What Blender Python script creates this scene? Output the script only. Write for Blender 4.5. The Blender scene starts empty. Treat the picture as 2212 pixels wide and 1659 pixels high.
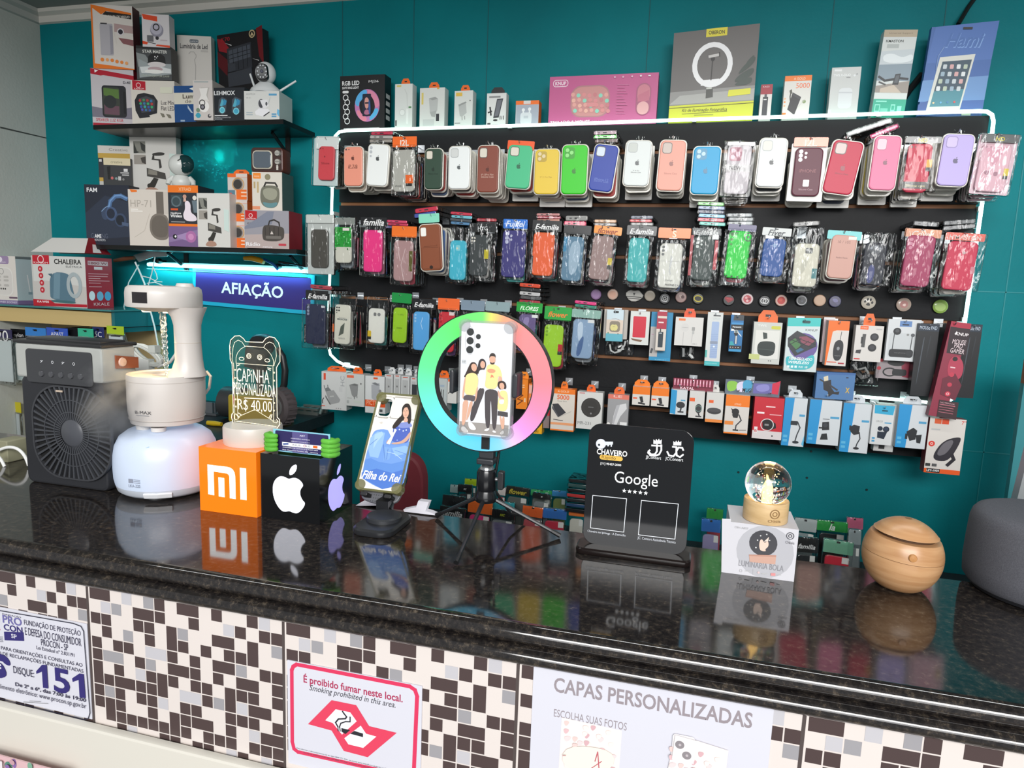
import bpy, math, random
from mathutils import Vector, Matrix
# ---------------------------------------------------------------- camera
F, CX, CY = 1450.0, 1106.0, 829.5
CAM = Vector((0, 0, 1.409))
CTR = 1.05                       # counter top height
WALL = 2.30                      # back wall plane
_y, _p, _r = [math.radians(a) for a in (-14.5, -8.07, 2.1)]
FW = Vector((math.sin(_y)*math.cos(_p), math.cos(_y)*math.cos(_p), math.sin(_p)))
_r0 = Vector((math.cos(_y), -math.sin(_y), 0)); _u0 = _r0.cross(FW)
RT = _r0*math.cos(_r) + _u0*math.sin(_r)
UP = -_r0*math.sin(_r) + _u0*math.cos(_r)
scn = bpy.context.scene
COL = scn.collection
cd = bpy.data.cameras.new('camera'); cam = bpy.data.objects.new('camera', cd); COL.objects.link(cam)
cd.sensor_fit = 'HORIZONTAL'; cd.sensor_width = 36; cd.lens = 36*F/2212; cd.clip_start = .02
m = Matrix((RT, UP, -FW)).transposed().to_4x4(); m.translation = CAM
cam.matrix_world = m
scn.camera = cam
# ---------------------------------------------------------------- light and exposure
scn.view_settings.view_transform = 'Standard'; scn.view_settings.look = 'None'
scn.view_settings.exposure = -0.1; scn.view_settings.gamma = 1.0
scn.view_settings.use_curve_mapping = False
scn.cycles.transparent_max_bounces = 24
w = bpy.data.worlds.new('shop_ambient'); scn.world = w; w.use_nodes = True
w.node_tree.nodes['Background'].inputs[0].default_value = (.93, .97, 1, 1)
w.node_tree.nodes['Background'].inputs[1].default_value = .36
def area(name, loc, sx, sy, power, col=(1, 1, 1), aim=None):
    l = bpy.data.lights.new(name, 'AREA'); l.shape = 'RECTANGLE'; l.size = sx; l.size_y = sy
    l.energy = power; l.color = col
    o = bpy.data.objects.new(name, l); COL.objects.link(o); o.location = loc
    d = (Vector(aim) - Vector(loc)) if aim else Vector((0, 0, -1))
    o.rotation_euler = d.to_track_quat('-Z', 'Y').to_euler()
    return o
area('ceiling_tube_light', (.45, 1.25, 2.44), 1.7, .1, 8, (.97, 1, 1))
area('ceiling_tube_light', (-1.2, .9, 2.44), 1.2, .1, 4, (.97, 1, 1))
area('lower_wall_fill_light', (.6, -2.4, 2.7), 3.0, .9, 150, (1, .99, .97), (.2, 1.9, .9))  # unseen fill lamp, added to lift the lower back wall
area('shop_front_daylight', (1.2, -5.5, 2.6), 5.0, 2.4, 190, (1, 1, 1), (.1, 1.5, 1.0))
# ---------------------------------------------------------------- pixel helpers (camera solve of the photo)
def ray(px, py): return RT*((px-CX)/F) - UP*((py-CY)/F) + FW
def oY(px, py, Y): v = ray(px, py); return CAM + v*(Y/v.y)
def oZ(px, py, z): v = ray(px, py); return CAM + v*((z-CAM.z)/v.z)
def oX(px, py, X): v = ray(px, py); return CAM + v*(X/v.x)
R = math.radians
# ---------------------------------------------------------------- materials
def lin(h):
    if len(h) == 3: h = ''.join(c*2 for c in h)
    o = []
    for i in (0, 2, 4):
        c = int(h[i:i+2], 16)/255
        o.append(c/12.92 if c <= .04045 else ((c+.055)/1.055)**2.4)
    return (*o, 1)
_M = {}
def M(col, rough=.45, metal=0, em=0, coat=0, alpha=1):
    if '!' in col: col, e_ = col.split('!'); em = float(e_)
    k = (col, rough, metal, em, coat, alpha)
    if k in _M: return _M[k]
    mt = bpy.data.materials.new('paint_'+col); mt.use_nodes = True
    b = mt.node_tree.nodes['Principled BSDF']
    b.inputs['Base Color'].default_value = lin(col)
    b.inputs['Roughness'].default_value = rough; b.inputs['Metallic'].default_value = metal
    if em:
        b.inputs['Emission Color'].default_value = lin(col); b.inputs['Emission Strength'].default_value = em
    if coat: b.inputs['Coat Weight'].default_value = coat; b.inputs['Coat Roughness'].default_value = .08
    if alpha < 1: b.inputs['Alpha'].default_value = alpha
    _M[k] = mt
    return mt
def nodes(name):
    mt = bpy.data.materials.new(name); mt.use_nodes = True
    nt = mt.node_tree; b = nt.nodes['Principled BSDF']
    def N(t, **kw):
        n = nt.nodes.new(t)
        for k, v in kw.items():
            if k in n.inputs: n.inputs[k].default_value = v
            else: setattr(n, k, v)
        return n
    def L(a, b_): nt.links.new(a, b_)
    return mt, nt, b, N, L
def ramp(N, stops):
    r_ = N('ShaderNodeValToRGB'); e = r_.color_ramp.elements
    while len(e) < len(stops): e.new(.5)
    for i, (p, c) in enumerate(stops): e[i].position = p; e[i].color = lin(c)
    return r_
def film(key, tint='ffffff', base=.05, rough=.1, scale=55, bump=.9, dist=.012, gl=1.0):
    if key in _M: return _M[key]
    mt, nt, b, N, L = nodes('plastic_film_'+key); nt.nodes.remove(b)
    tc = N('ShaderNodeTexCoord'); no = N('ShaderNodeTexNoise', Scale=scale, Detail=2.0)
    mp = N('ShaderNodeMapping'); mp.inputs['Scale'].default_value = (1, 1, .35); mp.inputs['Rotation'].default_value = (0, .5, 0)
    L(tc.outputs['Object'], mp.inputs[0]); L(mp.outputs[0], no.inputs['Vector'])
    bp = N('ShaderNodeBump', Strength=bump, Distance=dist); L(no.outputs[0], bp.inputs['Height'])
    t = N('ShaderNodeBsdfTransparent'); t.inputs[0].default_value = lin(tint)
    g = N('ShaderNodeBsdfGlossy', Roughness=rough); g.inputs[0].default_value = (gl, gl, gl, 1); L(bp.outputs[0], g.inputs['Normal'])
    fr = N('ShaderNodeFresnel', IOR=1.4)
    ad = N('ShaderNodeMath', operation='ADD', use_clamp=True); ad.inputs[1].default_value = base; L(fr.outputs[0], ad.inputs[0])
    mx = N('ShaderNodeMixShader'); L(ad.outputs[0], mx.inputs[0]); L(t.outputs[0], mx.inputs[1]); L(g.outputs[0], mx.inputs[2])
    L(mx.outputs[0], nt.nodes['Material Output'].inputs[0])
    _M[key] = mt
    return mt
def m_granite():
    mt, nt, b, N, L = nodes('polished_dark_granite')
    tc = N('ShaderNodeTexCoord')
    n1 = N('ShaderNodeTexNoise', Scale=120., Detail=7., Roughness=.8); L(tc.outputs['Object'], n1.inputs['Vector'])
    v = N('ShaderNodeTexVoronoi', Scale=150.); L(tc.outputs['Object'], v.inputs['Vector'])
    r1 = ramp(N, [(.4, '161415'), (.54, '2a2624'), (.64, '4f463c'), (.74, '7e766c')]); L(n1.outputs[0], r1.inputs[0])
    r2 = ramp(N, [(0., '8a8478'), (.11, '30291f'), (.2, '000000')]); L(v.outputs['Distance'], r2.inputs[0])
    n2 = N('ShaderNodeTexNoise', Scale=22., Detail=3.); L(tc.outputs['Object'], n2.inputs['Vector'])
    r3 = ramp(N, [(.48, '000000'), (.7, 'bbbbbb')]); L(n2.outputs[0], r3.inputs[0])
    mu = N('ShaderNodeMix', data_type='RGBA', blend_type='MULTIPLY'); mu.inputs[0].default_value = 1; L(r2.outputs[0], mu.inputs[6]); L(r3.outputs[0], mu.inputs[7])
    ad = N('ShaderNodeMix', data_type='RGBA', blend_type='ADD'); ad.inputs[0].default_value = 1; L(r1.outputs[0], ad.inputs[6]); L(mu.outputs[2], ad.inputs[7])
    L(ad.outputs[2], b.inputs['Base Color'])
    b.inputs['Roughness'].default_value = .075; b.inputs['IOR'].default_value = 1.7
    return mt
def m_wall(name, c1, c2, scale=3., rough=.5, bump=.05):
    mt, nt, b, N, L = nodes(name)
    tc = N('ShaderNodeTexCoord'); n = N('ShaderNodeTexNoise', Scale=scale, Detail=5.); L(tc.outputs['Object'], n.inputs['Vector'])
    r_ = ramp(N, [(.3, c1), (.7, c2)]); L(n.outputs[0], r_.inputs[0]); L(r_.outputs[0], b.inputs['Base Color'])
    n2 = N('ShaderNodeTexNoise', Scale=90., Detail=2.); L(tc.outputs['Object'], n2.inputs['Vector'])
    bp = N('ShaderNodeBump', Strength=bump, Distance=.01); L(n2.outputs[0], bp.inputs['Height']); L(bp.outputs[0], b.inputs['Normal'])
    b.inputs['Roughness'].default_value = rough; b.inputs['Specular IOR Level'].default_value = .16
    return mt
def m_wood(name, c1, c2, sc=(14, 14, 2.), rough=.4):
    mt, nt, b, N, L = nodes(name)
    tc = N('ShaderNodeTexCoord'); mp = N('ShaderNodeMapping'); mp.inputs['Scale'].default_value = sc
    n = N('ShaderNodeTexNoise', Scale=4., Detail=5., Distortion=.6); L(tc.outputs['Object'], mp.inputs[0]); L(mp.outputs[0], n.inputs['Vector'])
    r_ = ramp(N, [(.35, c1), (.65, c2)]); L(n.outputs[0], r_.inputs[0]); L(r_.outputs[0], b.inputs['Base Color'])
    b.inputs['Roughness'].default_value = rough
    return mt
# ---------------------------------------------------------------- mesh builder
def rrect(w_, h_, r_, n=5, cx=0, cz=0):
    r_ = min(r_, w_/2*.999, h_/2*.999); P = []
    for sx, sz, a0 in ((1, 1, 0), (-1, 1, 90), (-1, -1, 180), (1, -1, 270)):
        for i in range(n+1):
            a = R(a0+90*i/n)
            P.append((cx+sx*(w_/2-r_)+r_*math.cos(a), cz+sz*(h_/2-r_)+r_*math.sin(a)))
    return P
def circ(r_, n=24, cx=0, cz=0, rz=None):
    rz = r_ if rz is None else rz
    return [(cx+r_*math.cos(2*math.pi*i/n), cz+rz*math.sin(2*math.pi*i/n)) for i in range(n)]
APPLE = [(-.02,-.2),(.13,-.26),(.27,-.22),(.37,-.1),(.28,.0),(.27,.13),(.33,.25),(.41,.31),(.33,.46),(.2,.58),(.08,.57),(0,.54),(-.1,.57),(-.2,.57),(-.33,.44),(-.42,.24),(-.43,.0),(-.37,-.15),(-.25,-.25),(-.12,-.25)]
LEAF = [(0,-.29),(.01,-.42),(.09,-.53),(.2,-.57),(.19,-.44),(.11,-.33)]
def smooth(P, k=1):
    for _ in range(k):
        Q = []
        for i in range(len(P)):
            a, b = P[i], P[(i+1) % len(P)]
            Q += [(a[0]*.75+b[0]*.25, a[1]*.75+b[1]*.25), (a[0]*.25+b[0]*.75, a[1]*.25+b[1]*.75)]
        P = Q
    return P
_TX = {}
def textmesh(s, bold=0., shear=0.):
    k = (s, bold, shear)
    if k not in _TX:
        c = bpy.data.curves.new('t', 'FONT'); c.body = s; c.offset = bold; c.shear = shear; c.resolution_u = 3
        o = bpy.data.objects.new('t', c); me = bpy.data.meshes.new_from_object(o)
        vs = [(v.co.x, v.co.y) for v in me.vertices]; fs = [tuple(p.vertices) for p in me.polygons]
        if vs:
            x0 = min(v[0] for v in vs); x1 = max(v[0] for v in vs); y0 = min(v[1] for v in vs); y1 = max(v[1] for v in vs)
        else: x0, x1, y0, y1 = 0, 1, 0, 1
        _TX[k] = ([(v[0]-(x0+x1)/2, v[1]-(y0+y1)/2) for v in vs], fs, max(x1-x0, 1e-4), max(y1-y0, 1e-4))
        bpy.data.objects.remove(o); bpy.data.curves.remove(c); bpy.data.meshes.remove(me)
    return _TX[k]
class MB:
    def __init__(s): s.v = []; s.f = []; s.m = []; s.mats = []; s.T = None; s.flat = False
    def mi(s, mt):
        if isinstance(mt, str): mt = M(mt)
        if mt not in s.mats: s.mats.append(mt)
        return s.mats.index(mt)
    def add(s, vs, fs, mt):
        b = len(s.v)
        s.v += [tuple(s.T @ Vector(q)) if s.T else tuple(q) for q in vs]
        i = s.mi(mt)
        for f in fs: s.f.append(tuple(b+j for j in f)); s.m.append(i)
        return s
    def poly(s, P, mt): return s.add(P, [tuple(range(len(P)))], mt)
    def box(s, x0, y0, z0, x1, y1, z1, mt, bev=0):
        if bev: return s.prism(rrect(abs(x1-x0), abs(z1-z0), bev, 3, (x0+x1)/2, (z0+z1)/2), y0, y1, mt, bev*.7)
        V = [(x, y, z) for z in (z0, z1) for y in (y0, y1) for x in (x0, x1)]
        return s.add(V, [(0, 1, 5, 4), (1, 3, 7, 5), (3, 2, 6, 7), (2, 0, 4, 6), (4, 5, 7, 6), (0, 2, 3, 1)], mt)
    def prism(s, P, y0, y1, mt, bev=0, back=True):
        xs = [p[0] for p in P]; zs = [p[1] for p in P]; cx = (min(xs)+max(xs))/2; cz = (min(zs)+max(zs))/2
        hw = (max(xs)-min(xs))/2; hz = (max(zs)-min(zs))/2; n = len(P); Ls = []
        def ins(b): return [(cx+(x-cx)*(1-b/hw), cz+(z-cz)*(1-b/hz)) for x, z in P]
        sg = 1 if y1 > y0 else -1
        if bev:
            Ls = [(ins(bev), y0), (ins(bev*.3), y0+sg*bev*.3), (P, y0+sg*bev)]
            if back: Ls += [(P, y1-sg*bev), (ins(bev), y1)]
            else: Ls += [(P, y1)]
        else: Ls = [(P, y0), (P, y1)]
        V = [(x, y, z) for Q, y in Ls for x, z in Q]; Fc = []
        for k in range(len(Ls)-1):
            for i in range(n):
                j = (i+1) % n; Fc.append((k*n+i, k*n+j, (k+1)*n+j, (k+1)*n+i))
        Fc.append(tuple(range(n))); Fc.append(tuple(reversed(range((len(Ls)-1)*n, len(Ls)*n))))
        return s.add(V, Fc, mt)
    def frame(s, P, Q, y0, y1, mt):       # ring between outer P and inner Q
        n = len(P); V = [(x, y0, z) for x, z in P]+[(x, y0, z) for x, z in Q]+[(x, y1, z) for x, z in P]+[(x, y1, z) for x, z in Q]; Fc = []
        for i in range(n):
            j = (i+1) % n
            Fc += [(i, j, n+j, n+i), (2*n+i, i, j, 2*n+j)[::-1], (n+i, n+j, 3*n+j, 3*n+i), (2*n+i, 3*n+i, 3*n+j, 2*n+j)]
        return s.add(V, Fc, mt)
    def lathe(s, prof, mt, c=(0, 0, 0), n=40, sx=1, sy=1, axis='z'):
        V = []; Fc = []; k = len(prof)
        for i in range(n):
            a = 2*math.pi*i/n
            for r_, z in prof:
                p = (r_*math.cos(a)*sx, r_*math.sin(a)*sy, z)
                if axis == 'y': p = (p[0], p[2], p[1])
                if axis == 'x': p = (p[2], p[0], p[1])
                V.append((c[0]+p[0], c[1]+p[1], c[2]+p[2]))
        for i in range(n):
            j = (i+1) % n
            for q in range(k-1): Fc.append((i*k+q, j*k+q, j*k+q+1, i*k+q+1))
        for q in (0, k-1):
            if prof[q][0] > 1e-5: Fc.append(tuple(i*k+q for i in range(n)))
        return s.add(V, Fc, mt)
    def tube(s, path, r_, mt, n=8, closed=False):
        P = [Vector(p) for p in path]; V = []; Fc = []; N_ = len(P); rr = r_ if isinstance(r_, (list, tuple)) else [r_]*N_
        pn = None
        for i, p in enumerate(P):
            a = P[(i+1) % N_] if closed else P[min(i+1, N_-1)]; b = P[i-1] if closed else P[max(i-1, 0)]
            t = (a-b).normalized()
            if pn is None: pn = t.orthogonal().normalized()
            pn = (pn - t*pn.dot(t)).normalized(); bn = t.cross(pn)
            for k in range(n):
                an = 2*math.pi*k/n; V.append(p + (pn*math.cos(an)+bn*math.sin(an))*rr[i])
        for i in range(N_ if closed else N_-1):
            for k in range(n):
                i2 = (i+1) % N_; k2 = (k+1) % n
                Fc.append((i*n+k, i*n+k2, i2*n+k2, i2*n+k))
        if not closed: Fc += [tuple(range(n))[::-1], tuple(range((N_-1)*n, N_*n))]
        return s.add(V, Fc, mt)
    def art(s, src, x0, z1, W, H, y, eps=7e-5, rough=.42):
        mp = (0., 0., 1., 1., 0., 0.); k = 0
        def C(u, v):
            a, b, c, d, sh, sl = mp
            U = (u-a+sh*(v-b))/c; Vv = (v-b-sl*(u-a))/d
            return (x0+U*W, z1-Vv*H)
        def flat(P, col):
            nonlocal k
            k += 1; yy = y-eps*k
            s.poly([(p[0], yy, p[1]) for p in P], M(col, rough) if isinstance(col, str) else col)
        for el in src.replace('\n', ' ').split(';'):
            t = el.split()
            if not t: continue
            o = t[0]; f = lambda i: float(t[i])
            if o == 'm': mp = tuple(float(q) for q in t[1:7]) if len(t) > 6 else tuple(float(q) for q in t[1:])+(0.,)*(7-len(t)); continue
            kx = W/mp[2]; kz = H/mp[3]
            if o == 'r':
                if len(t) > 6:
                    a = C(f(1), f(2)); b = C(f(3), f(4)); rr = f(6)*kx
                    flat(rrect(abs(b[0]-a[0]), abs(a[1]-b[1]), rr, 4, (a[0]+b[0])/2, (a[1]+b[1])/2), t[5])
                else: flat([C(f(1), f(2)), C(f(3), f(2)), C(f(3), f(4)), C(f(1), f(4))], t[5])
            elif o == 'e': a = C(f(1), f(2)); flat(circ(f(3)*kx, 20, a[0], a[1], f(4)*kz), t[5])
            elif o == 'c': a = C(f(1), f(2)); flat(circ(f(3)*kx, 20, a[0], a[1]), t[4])
            elif o == 'o' or o == 'oe':
                k += 1; a = C(f(1), f(2)); ro = f(3)*kx
                if o == 'oe': rz = f(4)*kz; th = f(5)*kx; col = t[6]
                else: rz = ro; th = f(4)*kx; col = t[5]
                A = circ(ro, 24, a[0], a[1], rz); B = circ(ro-th, 24, a[0], a[1], rz-th)
                s.add([(p[0], y-eps*k, p[1]) for p in A+B], [(i, (i+1) % 24, 24+(i+1) % 24, 24+i) for i in range(24)], M(col, rough))
            elif o == 'p' or o == 'P':
                P = [C(*[float(z) for z in q.split(',')]) for q in t[2:]]
                flat(smooth(P, 2) if o == 'P' else P, t[1])
            elif o == 'l':
                P = [C(*[float(z) for z in q.split(',')]) for q in t[3:]]; h = f(2)*kx/2
                k += 1
                for j_, (a, b) in enumerate(zip(P, P[1:])):
                    yy = y-eps*(k+.02+.4*(j_ % 2)+.004*j_); dx, dz = b[0]-a[0], b[1]-a[1]; ln = math.hypot(dx, dz) or 1; nx, nz = -dz/ln*h, dx/ln*h; ex, ez = dx/ln*h*.6, dz/ln*h*.6
                    s.poly([(a[0]+nx-ex, yy, a[1]+nz-ez), (b[0]+nx+ex, yy, b[1]+nz+ez), (b[0]-nx+ex, yy, b[1]-nz+ez), (a[0]-nx-ex, yy, a[1]-nz-ez)], M(t[1], rough))
            elif o == 'a':
                a = C(f(1), f(2)); q = f(3)*kx
                for P in (smooth(APPLE, 2), smooth(LEAF, 1)): flat([(a[0]+p*q, a[1]-z*q) for p, z in P], t[4])
            elif o == 's':
                a = C(f(1), f(2)); q = f(3)*kx
                flat([(a[0]+q*(1 if i % 2 == 0 else .42)*math.sin(i*math.pi/5), a[1]+q*(1 if i % 2 == 0 else .42)*math.cos(i*math.pi/5)) for i in range(10)], t[4])
            elif o[0] == 't':
                k += 1; a = C(f(1), f(2)); Wd = f(3)*kx; Hh = f(4)*kz; st = ' '.join(t[6:])
                vs, fs, tw, th = textmesh(st, .02 if 'b' in o else (-.014 if 'n' in o else 0), .3 if 'i' in o else 0)
                if 'v' in o:
                    sc = Hh/tw; s2 = Wd/th if Wd else sc
                    Q = [(a[0]-q[1]*s2, a[1]+q[0]*sc) for q in vs]
                else:
                    sc = Wd/tw; s2 = Hh/th if Hh else sc
                    Q = [(a[0]+q[0]*sc, a[1]+q[1]*s2) for q in vs]
                s.add([(q[0], y-eps*k, q[1]) for q in Q], fs, M(t[5], rough))
        return s
    def mesh(s, name):
        me = bpy.data.meshes.new(name); me.from_pydata(s.v, [], s.f)
        for mt in s.mats: me.materials.append(mt)
        me.polygons.foreach_set('material_index', s.m)
        if not s.flat:
            me.polygons.foreach_set('use_smooth', [True]*len(s.f)); me.set_sharp_from_angle(angle=R(38))
        me.update(); return me
    def build(s, name, parent=None, loc=None):
        o = bpy.data.objects.new(name, s.mesh(name)); COL.objects.link(o)
        if parent: o.parent = parent
        if loc is not None: o.location = loc
        return o
def tag(o, label, cat, group=None, kind=None):
    o['label'] = label; o['category'] = cat
    if group: o['group'] = group
    if kind: o['kind'] = kind
    return o
def thing(name, label, cat, loc=(0, 0, 0), rot=(0, 0, 0), group=None):
    o = bpy.data.objects.new(name, None); COL.objects.link(o); o.empty_display_size = .03
    o.location = loc; o.rotation_euler = rot
    return tag(o, label, cat, group)
def struct(mb, name, **kw):
    o = mb.build(name); o['kind'] = 'structure'; return o
def place(o, loc, rot): o.location = loc; o.rotation_euler = rot; return o
def fit(x0, yt, x1, yb, Y, yaw=0):
    """front face seen between two picture columns: left-bottom corner, width and height at depth Y"""
    a = oY(x0, yb, Y); H = oY(x0, yt, Y).z - a.z
    c, s_ = math.cos(R(yaw)), math.sin(R(yaw)); v = ray(x1, (yt+yb)/2)
    # solve [c -vx; s -vy][t k]^T = -a
    D = c*(-v.y) - (-v.x)*s_; t = ((-a.x)*(-v.y) - (-v.x)*(-a.y))/D
    return a, t, H
def pl(cx, cy, w_, h_, Y):
    return oY(cx, cy, Y), oY(cx+w_/2, cy, Y).x-oY(cx-w_/2, cy, Y).x, oY(cx, cy-h_/2, Y).z-oY(cx, cy+h_/2, Y).z
def carton(name, label, cat, x0, yt, x1, yb, Y, D, col, src='', side=None, yaw=0, tab=None, tabw=.5, group=None, z=None, roll=0, rough=.42, bev=0, tabh=.022, top=None, sidesrc='', pitch=0):
    """printed carton standing or hanging; pixel columns x0..x1 and left-edge rows yt..yb fix its place and size at depth Y"""
    a, W, H = fit(x0, yt, x1, yb, Y, yaw)
    if z is not None: H += a.z - z; a.z = z
    mb = MB(); side = side or col
    mb.T = Matrix.Translation((0, 0, H/2)) @ Matrix.Rotation(R(roll), 4, 'Y') @ Matrix.Translation((-W/2, 0, -H/2))
    x, zt = W, H
    V = [(0, 0, 0), (x, 0, 0), (x, 0, zt), (0, 0, zt), (0, D, 0), (x, D, 0), (x, D, zt), (0, D, zt)]
    mb.add(V, [(0, 1, 2, 3)], M(col, rough)); mb.add(V, [(1, 5, 6, 2), (4, 0, 3, 7), (5, 4, 7, 6), (0, 4, 5, 1)], M(side, rough))
    mb.add(V, [(3, 2, 6, 7)], M(top or side, rough))
    if src: mb.art(src, 0, H, W, H, 0, rough=rough)
    if sidesrc:
        T0 = mb.T; mb.T = T0 @ Matrix.Translation((W, 0, 0)) @ Matrix.Rotation(R(90), 4, 'Z'); mb.art(sidesrc, 0, H, D, H, 0); mb.T = T0
    c = math.cos(R(yaw)); s_ = math.sin(R(yaw))
    loc = (a.x+c*W/2, a.y+s_*W/2, a.z); rot = (R(-pitch), 0, R(yaw))
    if tab:
        root = thing(name, label, cat, loc, rot, group); mb.build('carton', root)
        t = MB(); t.T = Matrix.Translation((0, 0, H/2)) @ Matrix.Rotation(R(roll), 4, 'Y') @ Matrix.Translation((0, 0, H/2)); tw = W*tabw/2; yy = D*.45
        P = [(-tw, 0), (tw, 0), (tw*.98, tabh*.5), (tw*.55, tabh), (-tw*.55, tabh), (-tw*.98, tabh*.5)]
        t.prism(P, yy, yy+.0012, M(tab, .4)); t.art('r .3 .35 .7 .55 222', -tw*.7, tabh, tw*1.4, tabh, yy)
        t.build('hang_tab', root)
        return root
    o = mb.build(name); place(o, loc, rot); return tag(o, label, cat, group)
# ================================================================ setting
GRAN = m_granite(); TEAL = m_wall('teal_painted_board', '047279', '058087', 2.5, .5, .04)
PLAS = m_wall('grey_plaster', 'b9bcb4', 'c9ccc6', 1.6, .8, .07)
XL = oY(100, 300, WALL).x
b = MB(); b.box(XL-.05, WALL, 0, 2.2, WALL+.06, 2.62, TEAL)
dk = M('045a60', .6)
for px in (740, 893, 1052, 1397, 1790, 2030):
    x = oY(px, 130, WALL).x; b.box(x-.0012, WALL-.0012, 1.95, x+.0012, WALL+.001, 2.6, dk)
x = oY(2170, 650, WALL).x; b.box(x-.0015, WALL-.0012, .1, x+.0015, WALL+.001, 2.6, M('0a8288', .5))
for py in (630, 977):
    q = oY(2130, py, WALL); b.box(q.x-.12, WALL-.0012, q.z-.0015, q.x+.9, WALL+.001, q.z+.0015, M('0a8288', .5))
for px, py in ((1872, 1058), (1743, 1032), (1595, 1020), (1752, 975)):
    q = oY(px, py, WALL); b.lathe([(.004, -.001), (.003, -.003), (0, -.003)], M('0a2a2c'), (q.x, WALL, q.z), 8, axis='y')
struct(b, 'wall_back')
b = MB(); b.box(XL-.06, -.2, 0, XL, WALL, 2.62, PLAS)
za = oX(0, 275, XL); zb = oX(95, 297, XL)
b.add([(XL+.0008, za.y, za.z-.003), (XL+.0008, WALL, zb.z-.002), (XL+.0008, WALL, zb.z+.002), (XL+.0008, za.y, za.z+.003)], [(0, 1, 2, 3)], M('4a4d4a', .9))
struct(b, 'wall_left')
ZC = oY(85, 28, WALL).z
b = MB(); b.box(XL-.05, -.2, ZC, 2.2, WALL+.05, ZC+.05, M('8d908c', .85)); struct(b, 'ceiling')
b = MB(); b.add([], [], M('d9d6cd'))
prof = [(0, -.045), (-.012, -.042), (-.016, -.02), (-.036, -.012), (-.04, 0), (0, 0)]
n = len(prof); V = [(XL, WALL+y, ZC+z) for y, z in prof]+[(2.2, WALL+y, ZC+z) for y, z in prof]
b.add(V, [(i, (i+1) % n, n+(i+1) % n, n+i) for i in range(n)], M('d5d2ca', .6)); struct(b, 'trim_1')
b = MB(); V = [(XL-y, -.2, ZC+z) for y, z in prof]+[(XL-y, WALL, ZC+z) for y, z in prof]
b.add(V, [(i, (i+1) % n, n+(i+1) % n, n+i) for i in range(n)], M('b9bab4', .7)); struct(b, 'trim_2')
b = MB(); b.box(XL-.05, -.4, -.05, 2.2, WALL, 0, m_wall('grey_floor', '77726c', '8a857e', 6, .5)); struct(b, 'floor')
# ---------------------------------------------------------------- service counter
YT = .668
ctr = thing('service_counter', 'long shop counter with a dark polished granite top and mosaic tiled front', 'counter', (0, 0, 0))
P = [(.965, 1.05), (.672, 1.05)]
P += [(.672-.014*math.sin(R(a)), 1.0385+.0115*math.cos(R(a))) for a in (1, 3, 5, 8, 12, 17, 24, 32, 42, 54, 68, 84, 100, 118, 135)]
P += [(.666, 1.0285)] + [(.664-.014*math.sin(R(a)), 1.0185+.0105*math.cos(R(a))) for a in range(20, 180, 10)]
P += [(.672, 1.008), (.965, 1.008)]
b = MB(); n = len(P); X0, X1 = -2.3, .98
b.add([(X0, y, z) for y, z in P]+[(X1, y, z) for y, z in P], [(i, (i+1) % n, n+(i+1) % n, n+i) for i in range(n)]+[tuple(range(n)), tuple(range(n, 2*n))], GRAN)
b.box(X0, .965, 1.008, -.66, 1.13, 1.05, GRAN)
b.build('countertop', ctr)
# tiled front: one printed mosaic motif repeated on every tile
MOT = """0 1 2 1D 2 0 1 1D 3 0 1 2l 1 2 1 1l 2 2 1 1g 5 1 1 1g 6 0 1 2D 7 0 1 1D 4 2 2 1D 6 2 1 1D 8 1 2 1D 9 0 1 1D 9 2 1 1D 10 0 1 1D 11 1 1 1D
12 0 1 1l 13 0 1 1D 12 2 1 1l 14 1 1 1D 13 2 1 1D 15 0 1 2l 16 0 1 1D 15 2 1 1D 16 2 1 1D 0 3 1 1D 1 3 1 1D 4 3 1 1D 5 3 1 1D 1 4 1 1D 3 4 1 1g
5 4 1 1D 7 3 1 2D 8 3 1 1g 8 4 1 1D 11 3 2 1D 14 3 1 2D 16 3 1 1g 0 5 1 1D 2 5 1 1D 3 5 1 1D 10 4 1 1D 12 4 1 1D 13 4 1 1D 0 6 1 1D 1 6 2 1g 5 5 2 1l
7 5 1 1D 9 5 1 1D 11 5 2 1D 13 5 1 1g 4 6 1 1D 5 6 1 1g 7 6 2 1D 9 6 1 1D 11 6 1 1D 15 5 1 1D 16 5 1 1D 0 7 1 2D 2 7 1 1D 4 7 1 1l 5 7 1 1D 6 7 1 2D
7 7 1 1D 13 6 2 1D 9 7 1 1D 10 7 1 1D 16 6 1 1D 1 8 1 1D 2 8 2 1D 4 8 1 1D 5 8 1 1D 0 9 1 1D 1 9 1 1g 2 9 1 1D 8 8 2 1l 12 7 1 2D 13 7 1 1D 14 7 1 1D
16 7 1 1D 10 8 1 1D 11 8 1 1g 4 9 1 1D 5 9 1 1D 6 9 1 1l 8 9 1 1D 9 9 1 1D 13 8 1 1l 14 8 2 1D 0 10 1 1D 1 10 1 2D 2 10 1 1D 5 10 1 1D 7 10 1 2D
8 10 1 1D 9 10 2 1D 12 9 1 1D 13 9 1 1D 14 9 1 1D 2 11 1 1D 3 11 1 1D 4 11 1 1D 5 11 1 1D 6 11 1 1D 8 11 1 1D 10 11 1 1D 11 11 1 1D 12 11 1 1D
12 10 1 1D 14 10 1 1l 15 10 2 1D 16 9 1 1D 14 11 1 1D 15 11 1 1D 16 11 1 1D""".split()
MOT = [(int(MOT[i]), int(MOT[i+1]), int(MOT[i+2]), int(MOT[i+3][0]), MOT[i+3][1]) for i in range(0, len(MOT), 4)]
xa = oY(195, 1400, YT).x; xb = oY(1117, 1500, YT).x; TW = (xb-xa)/2
ztop = 1.008; crop0 = oY(690, 1357, YT).z
CW = (TW-.004)/17; CH = CW
zr1 = oY(200, 1269, YT).z      # upper edge of the first full row
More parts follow.
